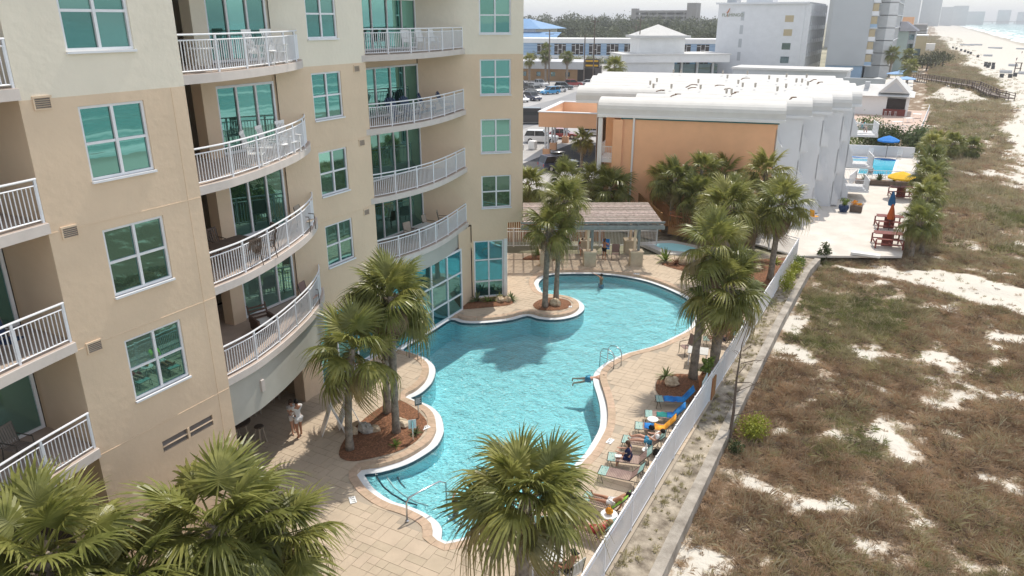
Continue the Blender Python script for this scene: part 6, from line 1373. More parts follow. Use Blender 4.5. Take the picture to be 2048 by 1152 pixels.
# roadside store
st_ = thing('roadside_store', (-95,197,0), 'low brown roadside store with grey fascia and a dark entrance', 'shop')
S0 = Vector((-103,193,0)); SD = Vector((.86,.2,0)).normalized(); SN = Vector((-SD.y,SD.x,0))
def sb(mb,s0,s1,n0,n1,z0,z1):
    f = lambda s,n,z: tuple(S0+SD*s+SN*n+Vector((0,0,z))); return mb.add([f(s0,n0,z0),f(s1,n0,z0),f(s1,n1,z0),f(s0,n1,z0),f(s0,n0,z1),f(s1,n0,z1),f(s1,n1,z1),f(s0,n1,z1)],[(0,3,2,1),(4,5,6,7),(0,1,5,4),(1,2,6,5),(2,3,7,6),(3,0,4,7)])
sb(MB(),0,18,0,14,-.3,3.2).build('wall','brown_wall',st_); sb(MB(),-.4,20,-.5,14.4,3.2,5.2).build('fascia','store_fascia',st_); sb(MB(),18,23,0,12,-.3,3.6).build('entrance','store_dark',st_); sb(MB(),20.1,24,-.4,.1,3.7,6.0).build('sign_board','store_dark',st_)
for z in (4.1,5.3): sb(MB(),20.3,23.8,-.5,-.42,z,z+.45).build('sign_band','sign_yellow',st_)
for k in range(4): sb(MB(),2+k*4.2,3.2+k*4.2,-.08,-.01,1.2,2.4).build('window','glass_far',st_)
# white pavilion with pyramid roof
pv = thing('white_pavilion', (-70,235,0), 'white pavilion with pyramid roof on a wide flat roofed base', 'building')
PD = Vector((.83,.56,0)).normalized(); PN = Vector((-PD.y,PD.x,0)); P0 = Vector((-80,222,0))
def pbx(mb,s0,s1,n0,n1,z0,z1):
    f = lambda s,n,z: tuple(P0+PD*s+PN*n+Vector((0,0,z))); return mb.add([f(s0,n0,z0),f(s1,n0,z0),f(s1,n1,z0),f(s0,n1,z0),f(s0,n0,z1),f(s1,n0,z1),f(s1,n1,z1),f(s0,n1,z1)],[(0,3,2,1),(4,5,6,7),(0,1,5,4),(1,2,6,5),(2,3,7,6),(3,0,4,7)])
pbx(MB(),-.5,15,.5,15,-.3,4).build('wall','white_paint',pv); pbx(MB(),15,30,4,15,-.3,3.2).build('glass_wall','glass_far',pv)
pbx(MB(),-1.5,32,-.6,16,4,6.2).build('flat_roof','white_paint',pv); pbx(MB(),-1.9,32.4,-1,16.4,6.2,6.45).build('roof_edge','roof_white',pv)
for s in (18,23,28): pbx(MB(),s,s+.6,3.2,3.9,-.3,4).build('column','white_paint',pv)
pbx(MB(),4.5,19,4,15,6.45,11.0).build('upper_box','white_paint',pv); pbx(MB(),3.2,20.3,2.7,16.3,11.0,11.7).build('upper_eave','roof_white',pv)
f_ = lambda s,n,z: tuple(P0+PD*s+PN*n+Vector((0,0,z))); MB().add([f_(4,3.5,11.7),f_(19.5,3.5,11.7),f_(19.5,15.5,11.7),f_(4,15.5,11.7),f_(11.7,9.5,14.9)],[(0,1,4),(1,2,4),(2,3,4),(3,0,4)]).build('pyramid_roof','roof_white',pv)
# white flat roofed range before the grey tower
lr = thing('flat_roof_range', (-30,215,0), 'long low white building with flat roof before the hotels', 'building')
MB().bx(-44,-16.5,203,214,-.3,4.2).build('wall','far_grey',lr); MB().bx(-44.4,-16.1,202.6,214.4,4.2,4.7).build('roof_edge','roof_white',lr)
MB().bx(-16.4,-7.5,196,197,-.3,3.4).build('screen_wall','far_grey',lr)
# hotel with sign
fh = thing('white_sign_hotel', (-44,262,0), 'white multi-storey hotel with its name on the blank wall', 'hotel')
FD = Vector((1,0,0)); FNv = Vector((0,1,0)); H0 = Vector((-60.5,250,0))
def fb(mb,s0,s1,n0,n1,z0,z1):
    f = lambda s,n,z: tuple(H0+FD*s+FNv*n+Vector((0,0,z))); return mb.add([f(s0,n0,z0),f(s1,n0,z0),f(s1,n1,z0),f(s0,n1,z0),f(s0,n0,z1),f(s1,n0,z1),f(s1,n1,z1),f(s0,n1,z1)],[(0,3,2,1),(4,5,6,7),(0,1,5,4),(1,2,6,5),(2,3,7,6),(3,0,4,7)])
fb(MB(),0,26,0,40,-.3,20.8).build('wall','hotel_white',fh); fb(MB(),-.8,27,-.8,41,20.8,21.3).build('roof_slab','hotel_white',fh); fb(MB(),2,5,2,8,21.3,25).build('roof_house','far_grey',fh); fb(MB(),8,16,2,10,21.3,24).build('roof_house','hotel_white',fh)
for k,z in enumerate((3.6,7.6,11.6,15.6)): fb(MB(),20.5,23,-.06,.02,z,z+1.9).build('window','tan_wall' if k > 1 else 'glass_far',fh); fb(MB(),7.2,8.2,-.06,.02,z+.4,z+3).build('louver','far_grey',fh)
for k in range(5):
    z = 1.5+k*4.0
    fb(MB(),26.02,27.6,.3,40,z-.25,z).build('balcony_slab','hotel_white',fh); fb(MB(),27.4,27.55,.3,40,z,z+1.0).build('balcony_front','white_metal',fh); fb(MB(),26.02,26.1,.6,39.6,z,z+3.0).build('dark_recess','far_grey',fh)
for k in range(9): fb(MB(),26.02,27.7,.2+k*4.9,.6+k*4.9,-.3,20.8).build('party_wall','hotel_white',fh)
mat('sign_ink', (.30,.33,.24), .6, .1); mat('bird_pink', (.55,.25,.15), .6, .1)
fh.rotation_euler = (0,0,0)
sg = text('FLAMINGO', tuple(H0+FD*4.6-FNv*.12+Vector((0,0,17.6))-Vector(fh.location)), (PI/2,0,math.atan2(FD.y,FD.x)), 1.35, 'sign_ink', fh, 'sign_lettering', .03)
q = MB(); o_ = H0+FD*2.6-FNv*.15+Vector((0,0,18.2)); q.tube([o_,o_+FD*.5+Vector((0,0,.35)),o_+FD*1.0+Vector((0,0,1.5))],[.08,.28,.05],6); q.tube([o_+FD*.4+Vector((0,0,.2)),o_+FD*.5+Vector((0,0,-1.2))],.06,5); q.build('sign_bird','bird_pink',fh)
# grey tower next to it
gt = thing('grey_hotel_tower', (-20,262,0), 'tall grey hotel tower with stacked balconies on its beach side', 'hotel')
def boxpart(par, name, m, x0,x1,y0,y1,z0,z1): return MB().bx(x0,x1,y0,y1,z0,z1).build(name,m,par)
boxpart(gt,'wall','far_grey',-27,-16.2,252,300,3.2,42); boxpart(gt,'base_wall','blue_wall',-27,-16.6,252.4,300,-.3,3.2)
for k in range(11):
    z = 3.4+k*3.55; boxpart(gt,'balcony_recess','tan_wall',-16.19,-14.6,252.3,253.8,z,z+3.1); boxpart(gt,'balcony_slab','hotel_white',-16.19,-14.2,252.2,254,z-.25,z); boxpart(gt,'balcony_front','blue_wall' if k % 3 == 0 else 'white_metal',-16.19,-14.3,252.2,252.3,z,z+1.0)
    boxpart(gt,'wing_slab','hotel_white',-14.59,-9.5,256,298,z-.2,z)
boxpart(gt,'wing_wall','far_grey',-16.1,-12.0,256,300,-.3,42)
for k in range(6): boxpart(gt,'wing_fin','hotel_white',-12.0,-9.6,256+k*8,256.5+k*8,-.3,42)
# green building, tan building, towers beyond
gb = thing('pale_green_hotel', (-9,300,0), 'pale green small hotel with dark seamed hip roof', 'hotel')
boxpart(gb,'wall','green_wall',-15,-6.6,293,325,-.3,12.6); boxpart(gb,'balcony_bay','far_grey',-6.59,-4.6,293.2,325,-.3,12.4)
for k in range(4): boxpart(gb,'balcony_opening','glass_far',-6.3,-4.8,293.1,293.19,.9+k*3,2.6+k*3)
MB().add([(-16,292,12.6),(-3.8,292,12.6),(-3.8,326,12.6),(-16,326,12.6),(-14,296,15.6),(-8,296,15.6),(-8,322,15.6),(-14,322,15.6)],[(0,1,5,4),(1,2,6,5),(2,3,7,6),(3,0,4,7),(4,5,6,7)]).build('hip_roof','roof_slate',gb)
tb = thing('tan_beach_house', (-3,345,0), 'narrow tan beach building beside the green hotel', 'building'); boxpart(tb,'wall','tan_wall',-6,-1,342,360,-.3,10.2); boxpart(tb,'roof','white_paint',-6.3,-.7,341.7,360.3,10.2,10.6); boxpart(tb,'window','glass_far',-4.8,-2.6,341.9,341.99,1.5,5.5)
def tower(label, x0,x1,y0,y1,h,m,storeys,striped=True,name='condo_block'):
    t = thing(name, ((x0+x1)/2,y0,0), label, 'building'); boxpart(t,'wall',m,x0,x1,y0,y1,-.3,h)
    if striped:
        for k in range(storeys):
            z = 3+(h-4)*k/storeys; boxpart(t,'balcony_band','garage',x0+(x1-x0)*.15,x1+.05,y0-.8,y0-.05,z,z+(h-4)/storeys*.5); boxpart(t,'balcony_edge','hotel_white',x0+(x1-x0)*.15,x1+.8,y0-1.2,y1,z-.3,z)
    return t
tower('tall far tower with dark balcony bands cut by the top of the picture',-52,-22,640,690,75,'far_grey',22); tower('grey slab tower just left of the banded far tower',-58,-40,520,560,60,'far_grey',16)
tower('small orange block at the foot of the far towers',-15,-9.5,480,495,17.5,'orange_stucco',1,False,'orange_block'); tower('low grey parking structure along the far beach',-45,-4,760,900,12,'garage',3); tower('mid sized grey block left of the orange one',-34,-19,420,450,22,'far_grey',7); tower('flat brown roofed building by the far dunes',-14,-4,440,460,7,'tan_wall',1,False,'low_building')
tower('low white roofed beach pavilion far along the shore',-3,3,470,478,4,'white_paint',1,False,'low_building')
rs = random.Random(8)
for i,(x,y,w_,h) in enumerate(((-170,2000,40,62),(-110,2200,45,75),(-60,2200,50,96),(-10,2250,45,66),(70,2800,40,55),(130,3300,60,42),(260,3900,45,52),(330,3900,40,44),(450,4400,60,58),(560,4400,90,42),(900,5000,90,72),(1010,5000,80,40),(1180,5600,200,34),(30,2500,30,48))):
    t = thing('skyline_tower', (x,y,0), ('hazy tower left of the distant skyline','second hazy tower of the distant skyline','tallest hazy tower with stepped top on the skyline','hazy tower right of the tallest one','slim hazy tower past the beach bend','broad low hazy block past the beach bend','hazy block above the surf line','smaller hazy block beside another above the surf','hazy stepped block above the pier end','wide low hazy block above the pier','isolated hazy hotel block above the pier','low wing beside the isolated hazy block','long faint block at the right end of the skyline','small hazy tower between taller ones')[i],'building','hazy skyline towers')
    boxpart(t,'wall','far_grey',x-w_/2,x+w_/2,y,y+50,-4,h)
    if i in (2,8,10): boxpart(t,'roof_house','far_grey',x-w_/6,x+w_/6,y+5,y+40,h,h+14)
# pier
pr_ = thing('fishing_pier', (60,3900,0), 'long thin fishing pier on piles running out to sea', 'pier'); boxpart(pr_,'pier_deck','garage',20,1500,3900,3910,4.5,7)
for k in range(36): boxpart(pr_,'pile','garage',60+k*40,63+k*40,3902,3908,-6,4.5)
# parking structure behind the trees
pk = thing('parking_garage', (-270,780,0), 'dark grey parking garage rising behind the trees', 'building')
GX0,GX1 = -281,-225
for k in range(5): boxpart(pk,'deck_level','garage',GX0,GX1,800,830,6+k*4.2,8.2+k*4.2)
boxpart(pk,'stair_tower','garage',GX1-1,GX1+9,799,815,-.3,32); boxpart(pk,'stair_tower','garage',GX0-5,GX0,799,810,-.3,27)
for k in range(6): boxpart(pk,'column','garage',GX0+4+k*9.5,GX0+5.2+k*9.5,800.2,829,-.3,24)
# utility poles and wires
mat('pole_wood', (.16,.13,.11), .9, .15, 2)
POLES = [(-87.1,182,13.8),(-79.9,195,16.8),(-82,193.5,12.5),(-78.7,228.6,16.9),(-84,240,15)]
for i,(x,y,h) in enumerate(POLES):
    t = thing('utility_pole', (x,y,0), ('utility pole left of the store entrance','tallest utility pole beside the street palm','short thick pole next to the tallest pole','utility pole behind the white pavilion','farthest utility pole by the blue building')[i],'utility pole','utility poles'); MB().cyl((x,y,-.3),(x,y,h),.22,.15,8).build('pole','pole_wood',t)
    if i != 2: MB().bar((x-1.2,y,h-1),(x+1.2,y,h-1),.14,.14).build('cross_arm','pole_wood',t)
wr = MB()
for a,b_ in ((0,1),(1,3),(3,4)):
    for dz in (-1.0,-1.6):
        p,q_ = Vector(POLES[a][:2]+(POLES[a][2]+dz,)),Vector(POLES[b_][:2]+(POLES[b_][2]+dz,)); wr.tube([p+(q_-p)*t-Vector((0,0,3*t*(1-t))) for t in (0,.25,.5,.75,1)],.03,4)
o = tag(wr.build('overhead_wires','dark'),'thin overhead wires strung between the utility poles','wires')
# ---- cars
mat('tyre', (.02,.02,.02), .9, .1); mat('rim', (.45,.45,.46), .3, .05, metal=.8); mat('car_glass', (.015,.02,.025), .08, .1, spec=.6); mat('lamp_glass', (.75,.75,.72), .2, .03); mat('tail_red', (.35,.02,.02), .3, .05)
PAINT = dict(white=(.78,.78,.78),black=(.02,.02,.025),grey=(.20,.21,.22),blue=(.03,.30,.60),navy=(.03,.04,.09),red=(.30,.03,.03),silver=(.50,.51,.53),slate=(.12,.15,.17))
for k,c in PAINT.items(): mat('paint_'+k, c, .3, .03, spec=.5, coat=.8)
def car(kind, col, p, rz, label, box=False):
    t = thing('parked_car', (*p,-.04), label, 'car' if kind != 'van' else 'van', 'vehicles in the car parks', rz)
    L_,W_,H_ = dict(suv=(4.8,1.9,1.75),sedan=(4.6,1.82,1.45),pickup=(5.6,1.95,1.85),van=(6.5,2.1,2.7))[kind]; h = W_/2; b0,b1 = .28, H_*.56
    if kind == 'van': prof = [(-L_/2,b0),(L_/2,b0),(L_/2,.95),(L_/2-.35,1.1),(L_/2-1.0,2.0),(L_/2-1.6,2.6),(-L_/2+.1,2.65),(-L_/2,2.5)]; cab = None
    else: prof = [(-L_/2,b0+.1),(-L_/2+.1,b0),(L_/2-.1,b0),(L_/2,b0+.15),(L_/2-.02,b1-.2),(L_/2-.2,b1-.08),(L_*.22,b1+.04),(-L_/2+.05,b1+.03),(-L_/2,b1-.15)]; cab = dict(suv=[(L_*.23,b1),(L_*.06,H_-.05),(-L_*.42,H_-.05),(-L_*.49,b1)],sedan=[(L_*.22,b1),(L_*.04,H_-.04),(-L_*.24,H_-.04),(-L_*.42,b1)],pickup=[(L_*.2,b1),(L_*.08,H_-.05),(-L_*.12,H_-.05),(-L_*.16,b1)])[kind]
    b = MB().ext(prof,'y',-h,h); b.build('body','paint_'+col,t,world=False,bevel=.07)
    if cab:
        MB().ext(cab,'y',-h+.12,h-.12).build('cabin_glass','car_glass',t,world=False,bevel=.05); x1,x0 = cab[1][0],cab[2][0]
        MB().bx(x0+.05,x1-.05,-h+.16,h-.16,H_-.055,H_).build('roof_panel','paint_'+col,t,world=False,bevel=.03)
        q = MB(); [q.bar((a[0],s,a[1]+.01),(c[0],s,c[1]),.07,.05) for s in (-h+.13,h-.13) for a,c in ((cab[0],cab[1]),(cab[3],cab[2]))]; [q.bar(((x0+x1)/2,s,b1),((x0+x1)/2,s,H_-.05),.06,.06) for s in (-h+.125,h-.125)]; q.build('pillars','paint_'+col,t,world=False)
    else:
        MB().ext([(L_/2-.42,1.2),(L_/2-1.02,1.98),(L_/2-1.5,1.98),(L_/2-1.5,1.2)],'y',-h-.01,h+.01).build('cabin_glass','car_glass',t,world=False); MB().bx(-L_/2+.4,L_/2-1.8,-h-.012,h+.012,1.45,2.05).build('side_windows','car_glass',t,world=False)
    if kind == 'pickup': MB().bx(-L_/2+.12,-L_*.17,-h+.12,h-.12,b1-.02,b1+.05).build('bed_floor','dark',t,world=False)
    for x in (L_*.31,-L_*.31):
        for s in (-1,1):
            wq = MB().cyl((x,s*(h-.2),.34),(x,s*(h+.012),.34),.35,.35,16).build('wheel','tyre',t,world=False); MB().cyl((x,s*(h+.0),.34),(x,s*(h+.02),.34),.22,.2,12).build('rim','rim',wq,world=False)
    for s in (-1,1): MB().box((L_/2-.05,s*(h-.3),b1-.25),(.12,.42,.16)).build('headlight','lamp_glass',t,world=False); MB().box((-L_/2+.04,s*(h-.2),b1-.2),(.12,.2,.3)).build('tail_light','tail_red',t,world=False); MB().box((L_*.17,s*(h+.1),b1+.08),(.14,.16,.12)).build('mirror','paint_'+col,t,world=False)
    if box: MB().ell((-.2,0,H_+.22),(1.0,.42,.2),14,8).build('roof_box','paint_black',t,smooth=True,world=False)
    return t
CL = [('suv','white',(-46.3,94.6),.35,'big white SUV under the hotel canopy',0),('sedan','red',(-45.2,99.6),.3,'dark red car behind the white SUV',0),('sedan','silver',(-42,104.5),.3,'silver car seen between the canopy columns',0),('van','black',(-57,112),.5,'black van beyond the white SUV',0),('suv','navy',(-35.6,77.6),.9,'dark car with a roof box nearest the hotel stairs',1),
 ('suv','blue',(-76,159.6),-2.0,'bright blue SUV in the roadside car park',0),('sedan','white',(-76.5,165),-2.0,'white sedan behind the bright blue SUV',0),('suv','slate',(-78.5,173),.3,'large slate SUV parked crosswise before the store',0),('pickup','silver',(-87.5,177),-.4,'silver pickup near the store wall',0),('suv','white',(-91.5,174),-.3,'white SUV left of the silver pickup',0),('suv','black',(-84.5,166),-.5,'black SUV in the middle of the roadside car park',0),('suv','grey',(-80.5,161),-.6,'grey SUV left of the bright blue one',0),('suv','navy',(-73.6,145.6),-.5,'navy hatchback nearest the condo corner',0),('sedan','white',(-74.6,142),-.5,'white car partly cut by the condo corner',0),('suv','red',(-80,182),.5,'dark red car by the store entrance',0),('sedan','white',(-77.5,187),.4,'white car behind the barrel roofs',0),('pickup','white',(-108,236),.2,'white pickup under the blue building',0),('suv','silver',(-98,240),.2,'silver SUV under the blue building',0),('pickup','grey',(-120,232),.2,'grey pickup at the left under the blue building',0)]
for k,c,p,rz,lab,bx_ in CL: car(k,c,p,rz,lab,bool(bx_))
tag(MB().box((-44.7,88.7,.55),(1.0,.9,1.15)).build('road_barrier','white_plastic',bevel=.12),'white block barrier by the canopy column','barrier','white barriers'); tag(MB().box((-46.2,87.6,.35),(1.2,.9,.75)).build('road_barrier','white_plastic',bevel=.12),'lower white block left of the tall barrier','barrier','white barriers')
# bare tree behind the pergola
bt = thing('bare_tree', (-24.3,60.5,0), 'grey leafless shrubby tree behind the pergola palms', 'tree'); b = MB(); rs = random.Random(12)
MB().tube([(-24.3,60.5,-.3),(-24.2,60.5,1.6)],[.2,.14],7).build('trunk','pole_wood',bt)
for i in range(34):
    a = rs.random()*6.28; e = rs.uniform(.3,1.3); L_ = rs.uniform(1.2,2.6); o = Vector((-24.2,60.5,rs.uniform(.9,1.6))); d = Vector((math.cos(a)*math.cos(e),math.sin(a)*math.cos(e),math.sin(e))); m_ = o+d*L_*.5+Vector((0,0,.15)); b.tube([o,m_,o+d*L_],[.05,.03,.008],4)
    for _ in range(3): d2 = (d+Vector((rs.gauss(0,.5),rs.gauss(0,.5),rs.gauss(0,.4)))).normalized(); b.tube([m_,m_+d2*L_*.45],[.02,.005],3)
o = b.build('branches','concrete',bt); o['kind'] = 'stuff'
# far wood: one mass of crowns
mat('wood_leaf', (.055,.075,.035), .7, .4, .05, col2=(.12,.135,.07)); mat('wood_leaf2', (.15,.165,.06), .7, .3, .05, col2=(.22,.22,.09))
def forest(name, rows, m, seed, lab):
    rng = np.random.default_rng(seed); Vs = []; Fs = []; o = 0
    for D, a0, a1, n, hmin, hmax in rows:
        for i in range(n):
            a = R(a0+(a1-a0)*(i+rng.random())/n); d = D*(1+rng.normal()*.04); h = rng.uniform(hmin,hmax); r = h*rng.uniform(.4,.65)
            V,F = leafball((math.sin(a)*d,math.cos(a)*d,h*.6),(r,r,h*.45),260,h*.055,rng); Vs.append(V); Fs.append(F+o); o += len(V)
    ob = bpy.data.objects.new(name,fastmesh(name,np.concatenate(Vs),np.concatenate(Fs),m)); COL.objects.link(ob); return tag(ob,lab,'woodland',kind='stuff')
forest('far_woodland', [(470,-31,-12,90,9,13.5),(560,-31,-12,90,11,17),(680,-31,-12,90,12,19),(900,-33,-9,110,14,22)], 'wood_leaf', 5, 'dark evergreen wood behind the blue building')
forest('roadside_scrub', [(330,-30,-17,70,3,6.5),(390,-31,-14,70,4,8.5),(285,-29,-18,30,2.5,5)], 'wood_leaf2', 6, 'olive scrub and low trees behind the blue building')
# wind-bent oaks by the beach
mat('oak_leaf', (.05,.06,.025), .6, .4, .5, col2=(.12,.125,.05))
for i,(x,y,h) in enumerate(((-2.5,300,5),(.5,306,6),(3,318,6.5),(5.5,330,6),(2,335,6.5),(-1,322,5.5),(-6,420,6),(-9,380,5))):
    t = thing('beach_oak', (x,y,-1), ('leftmost dark scrub oak near the green hotel','second dark scrub oak of the beach clump','broad dark scrub oak in the middle of the beach clump','outermost dark scrub oak of the beach clump','tall dark scrub oak at the back of the beach clump','scrub oak filling the heart of the beach clump','scrub oak behind the tan building','lone dark oak by the low roofs')[i],'tree','dark scrub oaks by the beach'); MB().tube([(x,y,-1.2),(x+.4,y,h*.35),(x+.8,y,h*.6)],[.3,.22,.1],6).build('trunk','bark',t)
    V,F = leafball((.5,0,h*.62),(h*.62,h*.62,h*.42),700,.3,np.random.default_rng(i)); o = bpy.data.objects.new('crown',fastmesh('crown',V,F,'oak_leaf')); COL.objects.link(o); o.parent = t
# bar hut
ht = thing('beach_bar_hut', (-6,154,0), 'white beach bar hut with dormer gable and red counter', 'hut')
boxpart(ht,'wall','white_paint',-13,-5.0,152,162,-.3,3.4); boxpart(ht,'wall','white_paint',-5.0,-1.5,153.2,162,-.3,3.4); boxpart(ht,'bar_opening','store_dark',-5.2,-2.0,152.6,153.19,1.2,2.9); boxpart(ht,'counter','red_wood',-5.4,-1.8,151.9,152.5,0,1.15); boxpart(ht,'post','white_paint',-1.9,-1.5,152,152.4,0,3.4)
MB().add([(-13.5,151,3.4),(-.7,151,3.4),(-.7,163,3.4),(-13.5,163,3.4),(-9,156,5.0),(-4,156,5.0),(-4,158,5.0),(-9,158,5.0)],[(0,1,5,4),(1,2,6,5),(2,3,7,6),(3,0,4,7),(4,5,6,7)]).build('hip_roof','roof_white',ht)
MB().add([(-6.6,151.6,4.0),(-1.6,151.6,4.0),(-4.1,151.6,6.6),(-6.6,158,4.6),(-1.6,158,4.6),(-4.1,158,6.6)],[(0,1,2),(0,2,5,3),(1,4,5,2),(3,5,4)]).build('dormer','roof_white',ht); MB().add([(-5.7,151.55,4.2),(-2.5,151.55,4.2),(-4.1,151.55,5.9)],[(0,1,2)]).build('gable_panel','far_grey',ht); MB().bx(-9.2,-8.4,154,155.4,4.2,5.6).build('roof_unit','far_grey',ht)
boxpart(ht,'side_roof','roof_white',-26,-13.6,150,163,3.5,3.9); boxpart(ht,'side_wall','white_paint',-25.6,-13.8,150.4,162.6,-.3,3.5)
mat('terrace', (.55,.42,.35), .85, .08, .5); sheet('bar_terrace', [(-16,128),(1.2,128),(2.2,163),(-16,163)], .02, 'terrace')
for i,x in enumerate((-4.9,-4.2,-3.3)): 
    t = thing('bar_stool', (x,151.2,.02), ('left white stool at the red bar counter','middle white stool at the red bar counter','right white stool at the red bar counter')[i],'stool','white stools at the bar hut'); MB().lathe([(.2,.75),(.2,.8)],10).build('seat','white_plastic',t,world=False); [MB().tube([(.12*math.cos(a),.12*math.sin(a),.75),(.2*math.cos(a),.2*math.sin(a),0)],.03,4).build('leg','white_plastic',t,world=False) for a in (.8,2.4,3.9,5.5)]
rail_line('terrace_railing', [(1.0,128.5),(2.0,163)], 1.2, 'white railing along the beach side of the bar terrace'); rail_line('terrace_railing', [(-8,128.3),(1.0,128.5)], 1.2, 'white railing at the near edge of the bar terrace')
for i,(x,y) in enumerate(((-7.5,133),(-5.5,134.5),(-2.5,137),(-1,143))): rect_table((x,y),.02,1.6,1.0,.3*i,('white table group at the left of the bar terrace','second white table on the bar terrace','grey table by the terrace stairs','white table beside the bar hut')[i],'white_plastic',.75,'white_metal','terrace_table')
rect_table((.2,150),.02,1.4,1.2,0,'white table at the railing beside the hut','white_plastic',.75,'white_metal','terrace_table')
umbrella((-6.5,228),0,2.4,3.2,'umb_sky','pale blue umbrella left of the stout palm','pale blue umbrellas by the grey tower'); umbrella((-4,236),0,2.6,3.4,'umb_sky','pale blue umbrella right of the stout palm','pale blue umbrellas by the grey tower'); umbrella((-3.6,212),0,2.4,3.0,'umb_sky','nearest pale blue umbrella over the small pool','pale blue umbrellas by the grey tower'); umbrella((-9.5,205),0,2.0,3.0,'cushion','tan umbrella by the low white wall','pale blue umbrellas by the grey tower')
sheet('tower_terrace', [(-17,198),(-1.5,198),(-2.5,262),(-9,262),(-9,245),(-17,245)], .0, 'pale_concrete'); p3 = thing('tower_pool', (-5,215,0), 'small pale pool on the terrace of the grey tower', 'pool'); MB().prism([(-8,214),(-4.6,214),(-4.6,222),(-8,222)],.01,.02,bottom=False).build('water','pool_plaster',p3)
# boardwalk over the dunes
bw = thing('dune_boardwalk', (0,250,0), 'brown timber boardwalk with railings crossing the dunes', 'boardwalk'); BW = [Vector((-2.7,254,.4)),Vector((12.4,228,.2)),Vector((15.3,211,-.3)),Vector((18.8,208,-.8))]
for i in range(3):
    a,b_ = BW[i],BW[i+1]; n_ = max(2,int((b_-a).length/2.2)); MB().bar(a,b_,2.0,.2).build('walkway','wood_dark',bw); nr = (b_-a).cross(Vector((0,0,1))).normalized()
    for s in (-1,1):
        for z in (1.1,.6): MB().bar(a+nr*s+Vector((0,0,z)),b_+nr*s+Vector((0,0,z)),.14,.14).build('rail','wood_dark',bw)
        for k in range(n_+1): p = a+(b_-a)*(k/n_)+nr*s; MB().bx(p.x-.1,p.x+.1,p.y-.1,p.y+.1,-2.2,p.z+1.2).build('post','wood_dark',bw)
# things on the beach
tn = mat('beach_tarp', (.45,.46,.48), .8, .15, 2); mat('beach_bin', (.06,.06,.065), .7, .2)
for i,(x,y) in enumerate(((21.5,364),(22.5,360),(24.2,365),(20.8,352),(21.3,345),(22.5,338),(24.6,291.6),(22.2,290.4),(26.6,300),(13.6,562),(15,540),(17,520),(18.5,505),(19.5,490),(20,470),(22,440))):
    b = MB().bx(-.55,.55,-.55,.55,0,1.1); b.bx(-.62,.62,-.62,.62,1.1,1.2); o = b.build('beach_bin','beach_bin',loc=(x,y,float(tz(x,y))-.03)); tag(o,'dark square bin standing in the line of bins down the beach','bin','dark bins lined along the beach')
for i,(x,y,w_) in enumerate(((31.3,369,3.2),(25.2,317,3.6),(30.5,316,3.4),(27.3,460,4),(38.8,600,8),(55,612,7),(24,640,9),(30,655,8))):
    b = MB(); b.ext([(-.9,0),(-.8,.6),(-.4,1.0),(.4,1.0),(.8,.6),(.9,0)],'x',-w_/2,w_/2); o = b.build('covered_chairs','beach_tarp',loc=(x,y,float(tz(x,y))-.03)); tag(o,'grey tarpaulin covered stack of beach chairs','covered chairs','covered stacks of beach chairs')
lg = thing('lifeguard_stand', (29.2,325,float(tz(29.2,325))), 'dark wooden lifeguard stand on the sand', 'lifeguard stand')
for x in (-.8,.8): [MB().bx(x-.1,x+.1,y-.1,y+.1,0,3.2).build('leg','wood_dark',lg,world=False) for y in (-.8,.8)]
MB().bx(-1,1,-1,1,1.3,1.5).build('platform','wood_dark',lg,world=False); MB().bx(-1.1,1.1,-1.1,1.1,3.2,3.4).build('roof','wood_dark',lg,world=False)
for i,(x,y,lab) in enumerate(((36.5,420,'lone walker in dark clothes on the open sand'),(44,470,'beachgoer in dark trunks halfway to the surf'),(52,480,'beachgoer standing near the wet sand'),(47,520,'beachgoer walking toward the surf'),(60,640,'distant beachgoer at the water edge'))): person(lab,(x,y),float(tz(x,y)),i*1.3,pose('stand'),'tan','hair_dark',0,'cloth_black' if i % 2 else 'cloth_navy','cloth_black')
# ================================================================= dune vegetation (nobody could count it) and sea haze
def tufts(name, pts, r, nb, m, seed, hk=1., wk=1., lab=''):
    """pts (n,2); r (n,) tuft radius; domes of thin blades"""
    rng = np.random.default_rng(seed); n = len(pts)
    if n == 0: return
    z0 = tz(pts[:,0], pts[:,1])
    a = rng.uniform(0, 2*PI, (n,nb)); e = np.radians(rng.uniform(18, 88, (n,nb))); L = r[:,None]*rng.uniform(.55,1.15,(n,nb)); br = r[:,None]*.55*np.sqrt(rng.random((n,nb)))
    ba = a+rng.normal(0,.6,(n,nb)); dx = np.cos(a)*np.cos(e); dy = np.sin(a)*np.cos(e); dz = np.sin(e)*hk
    bx_ = pts[:,0,None]+np.cos(ba)*br; by_ = pts[:,1,None]+np.sin(ba)*br; bz = z0[:,None]+r[:,None]*.12*rng.random((n,nb))
    w_ = wk*rng.uniform(.6,1.4,(n,nb)); sx = -np.sin(a)*w_; sy = np.cos(a)*w_
    B = np.stack([bx_,by_,bz],-1); D = np.stack([dx,dy,dz],-1)*L[...,None]; S = np.stack([sx,sy,np.zeros_like(sx)],-1)
    tip = B+D+np.stack([0*sx,0*sx,-.25*L*np.cos(e)],-1); mid = B+D*.55
    V = np.stack([B-S*.5,B+S*.5,mid+S*.8,tip],2).reshape(-1,3); F = np.arange(len(V)).reshape(-1,4)
    o = bpy.data.objects.new(name, fastmesh(name, V, F, m)); COL.objects.link(o); return tag(o, lab, 'dune plants', kind='stuff')
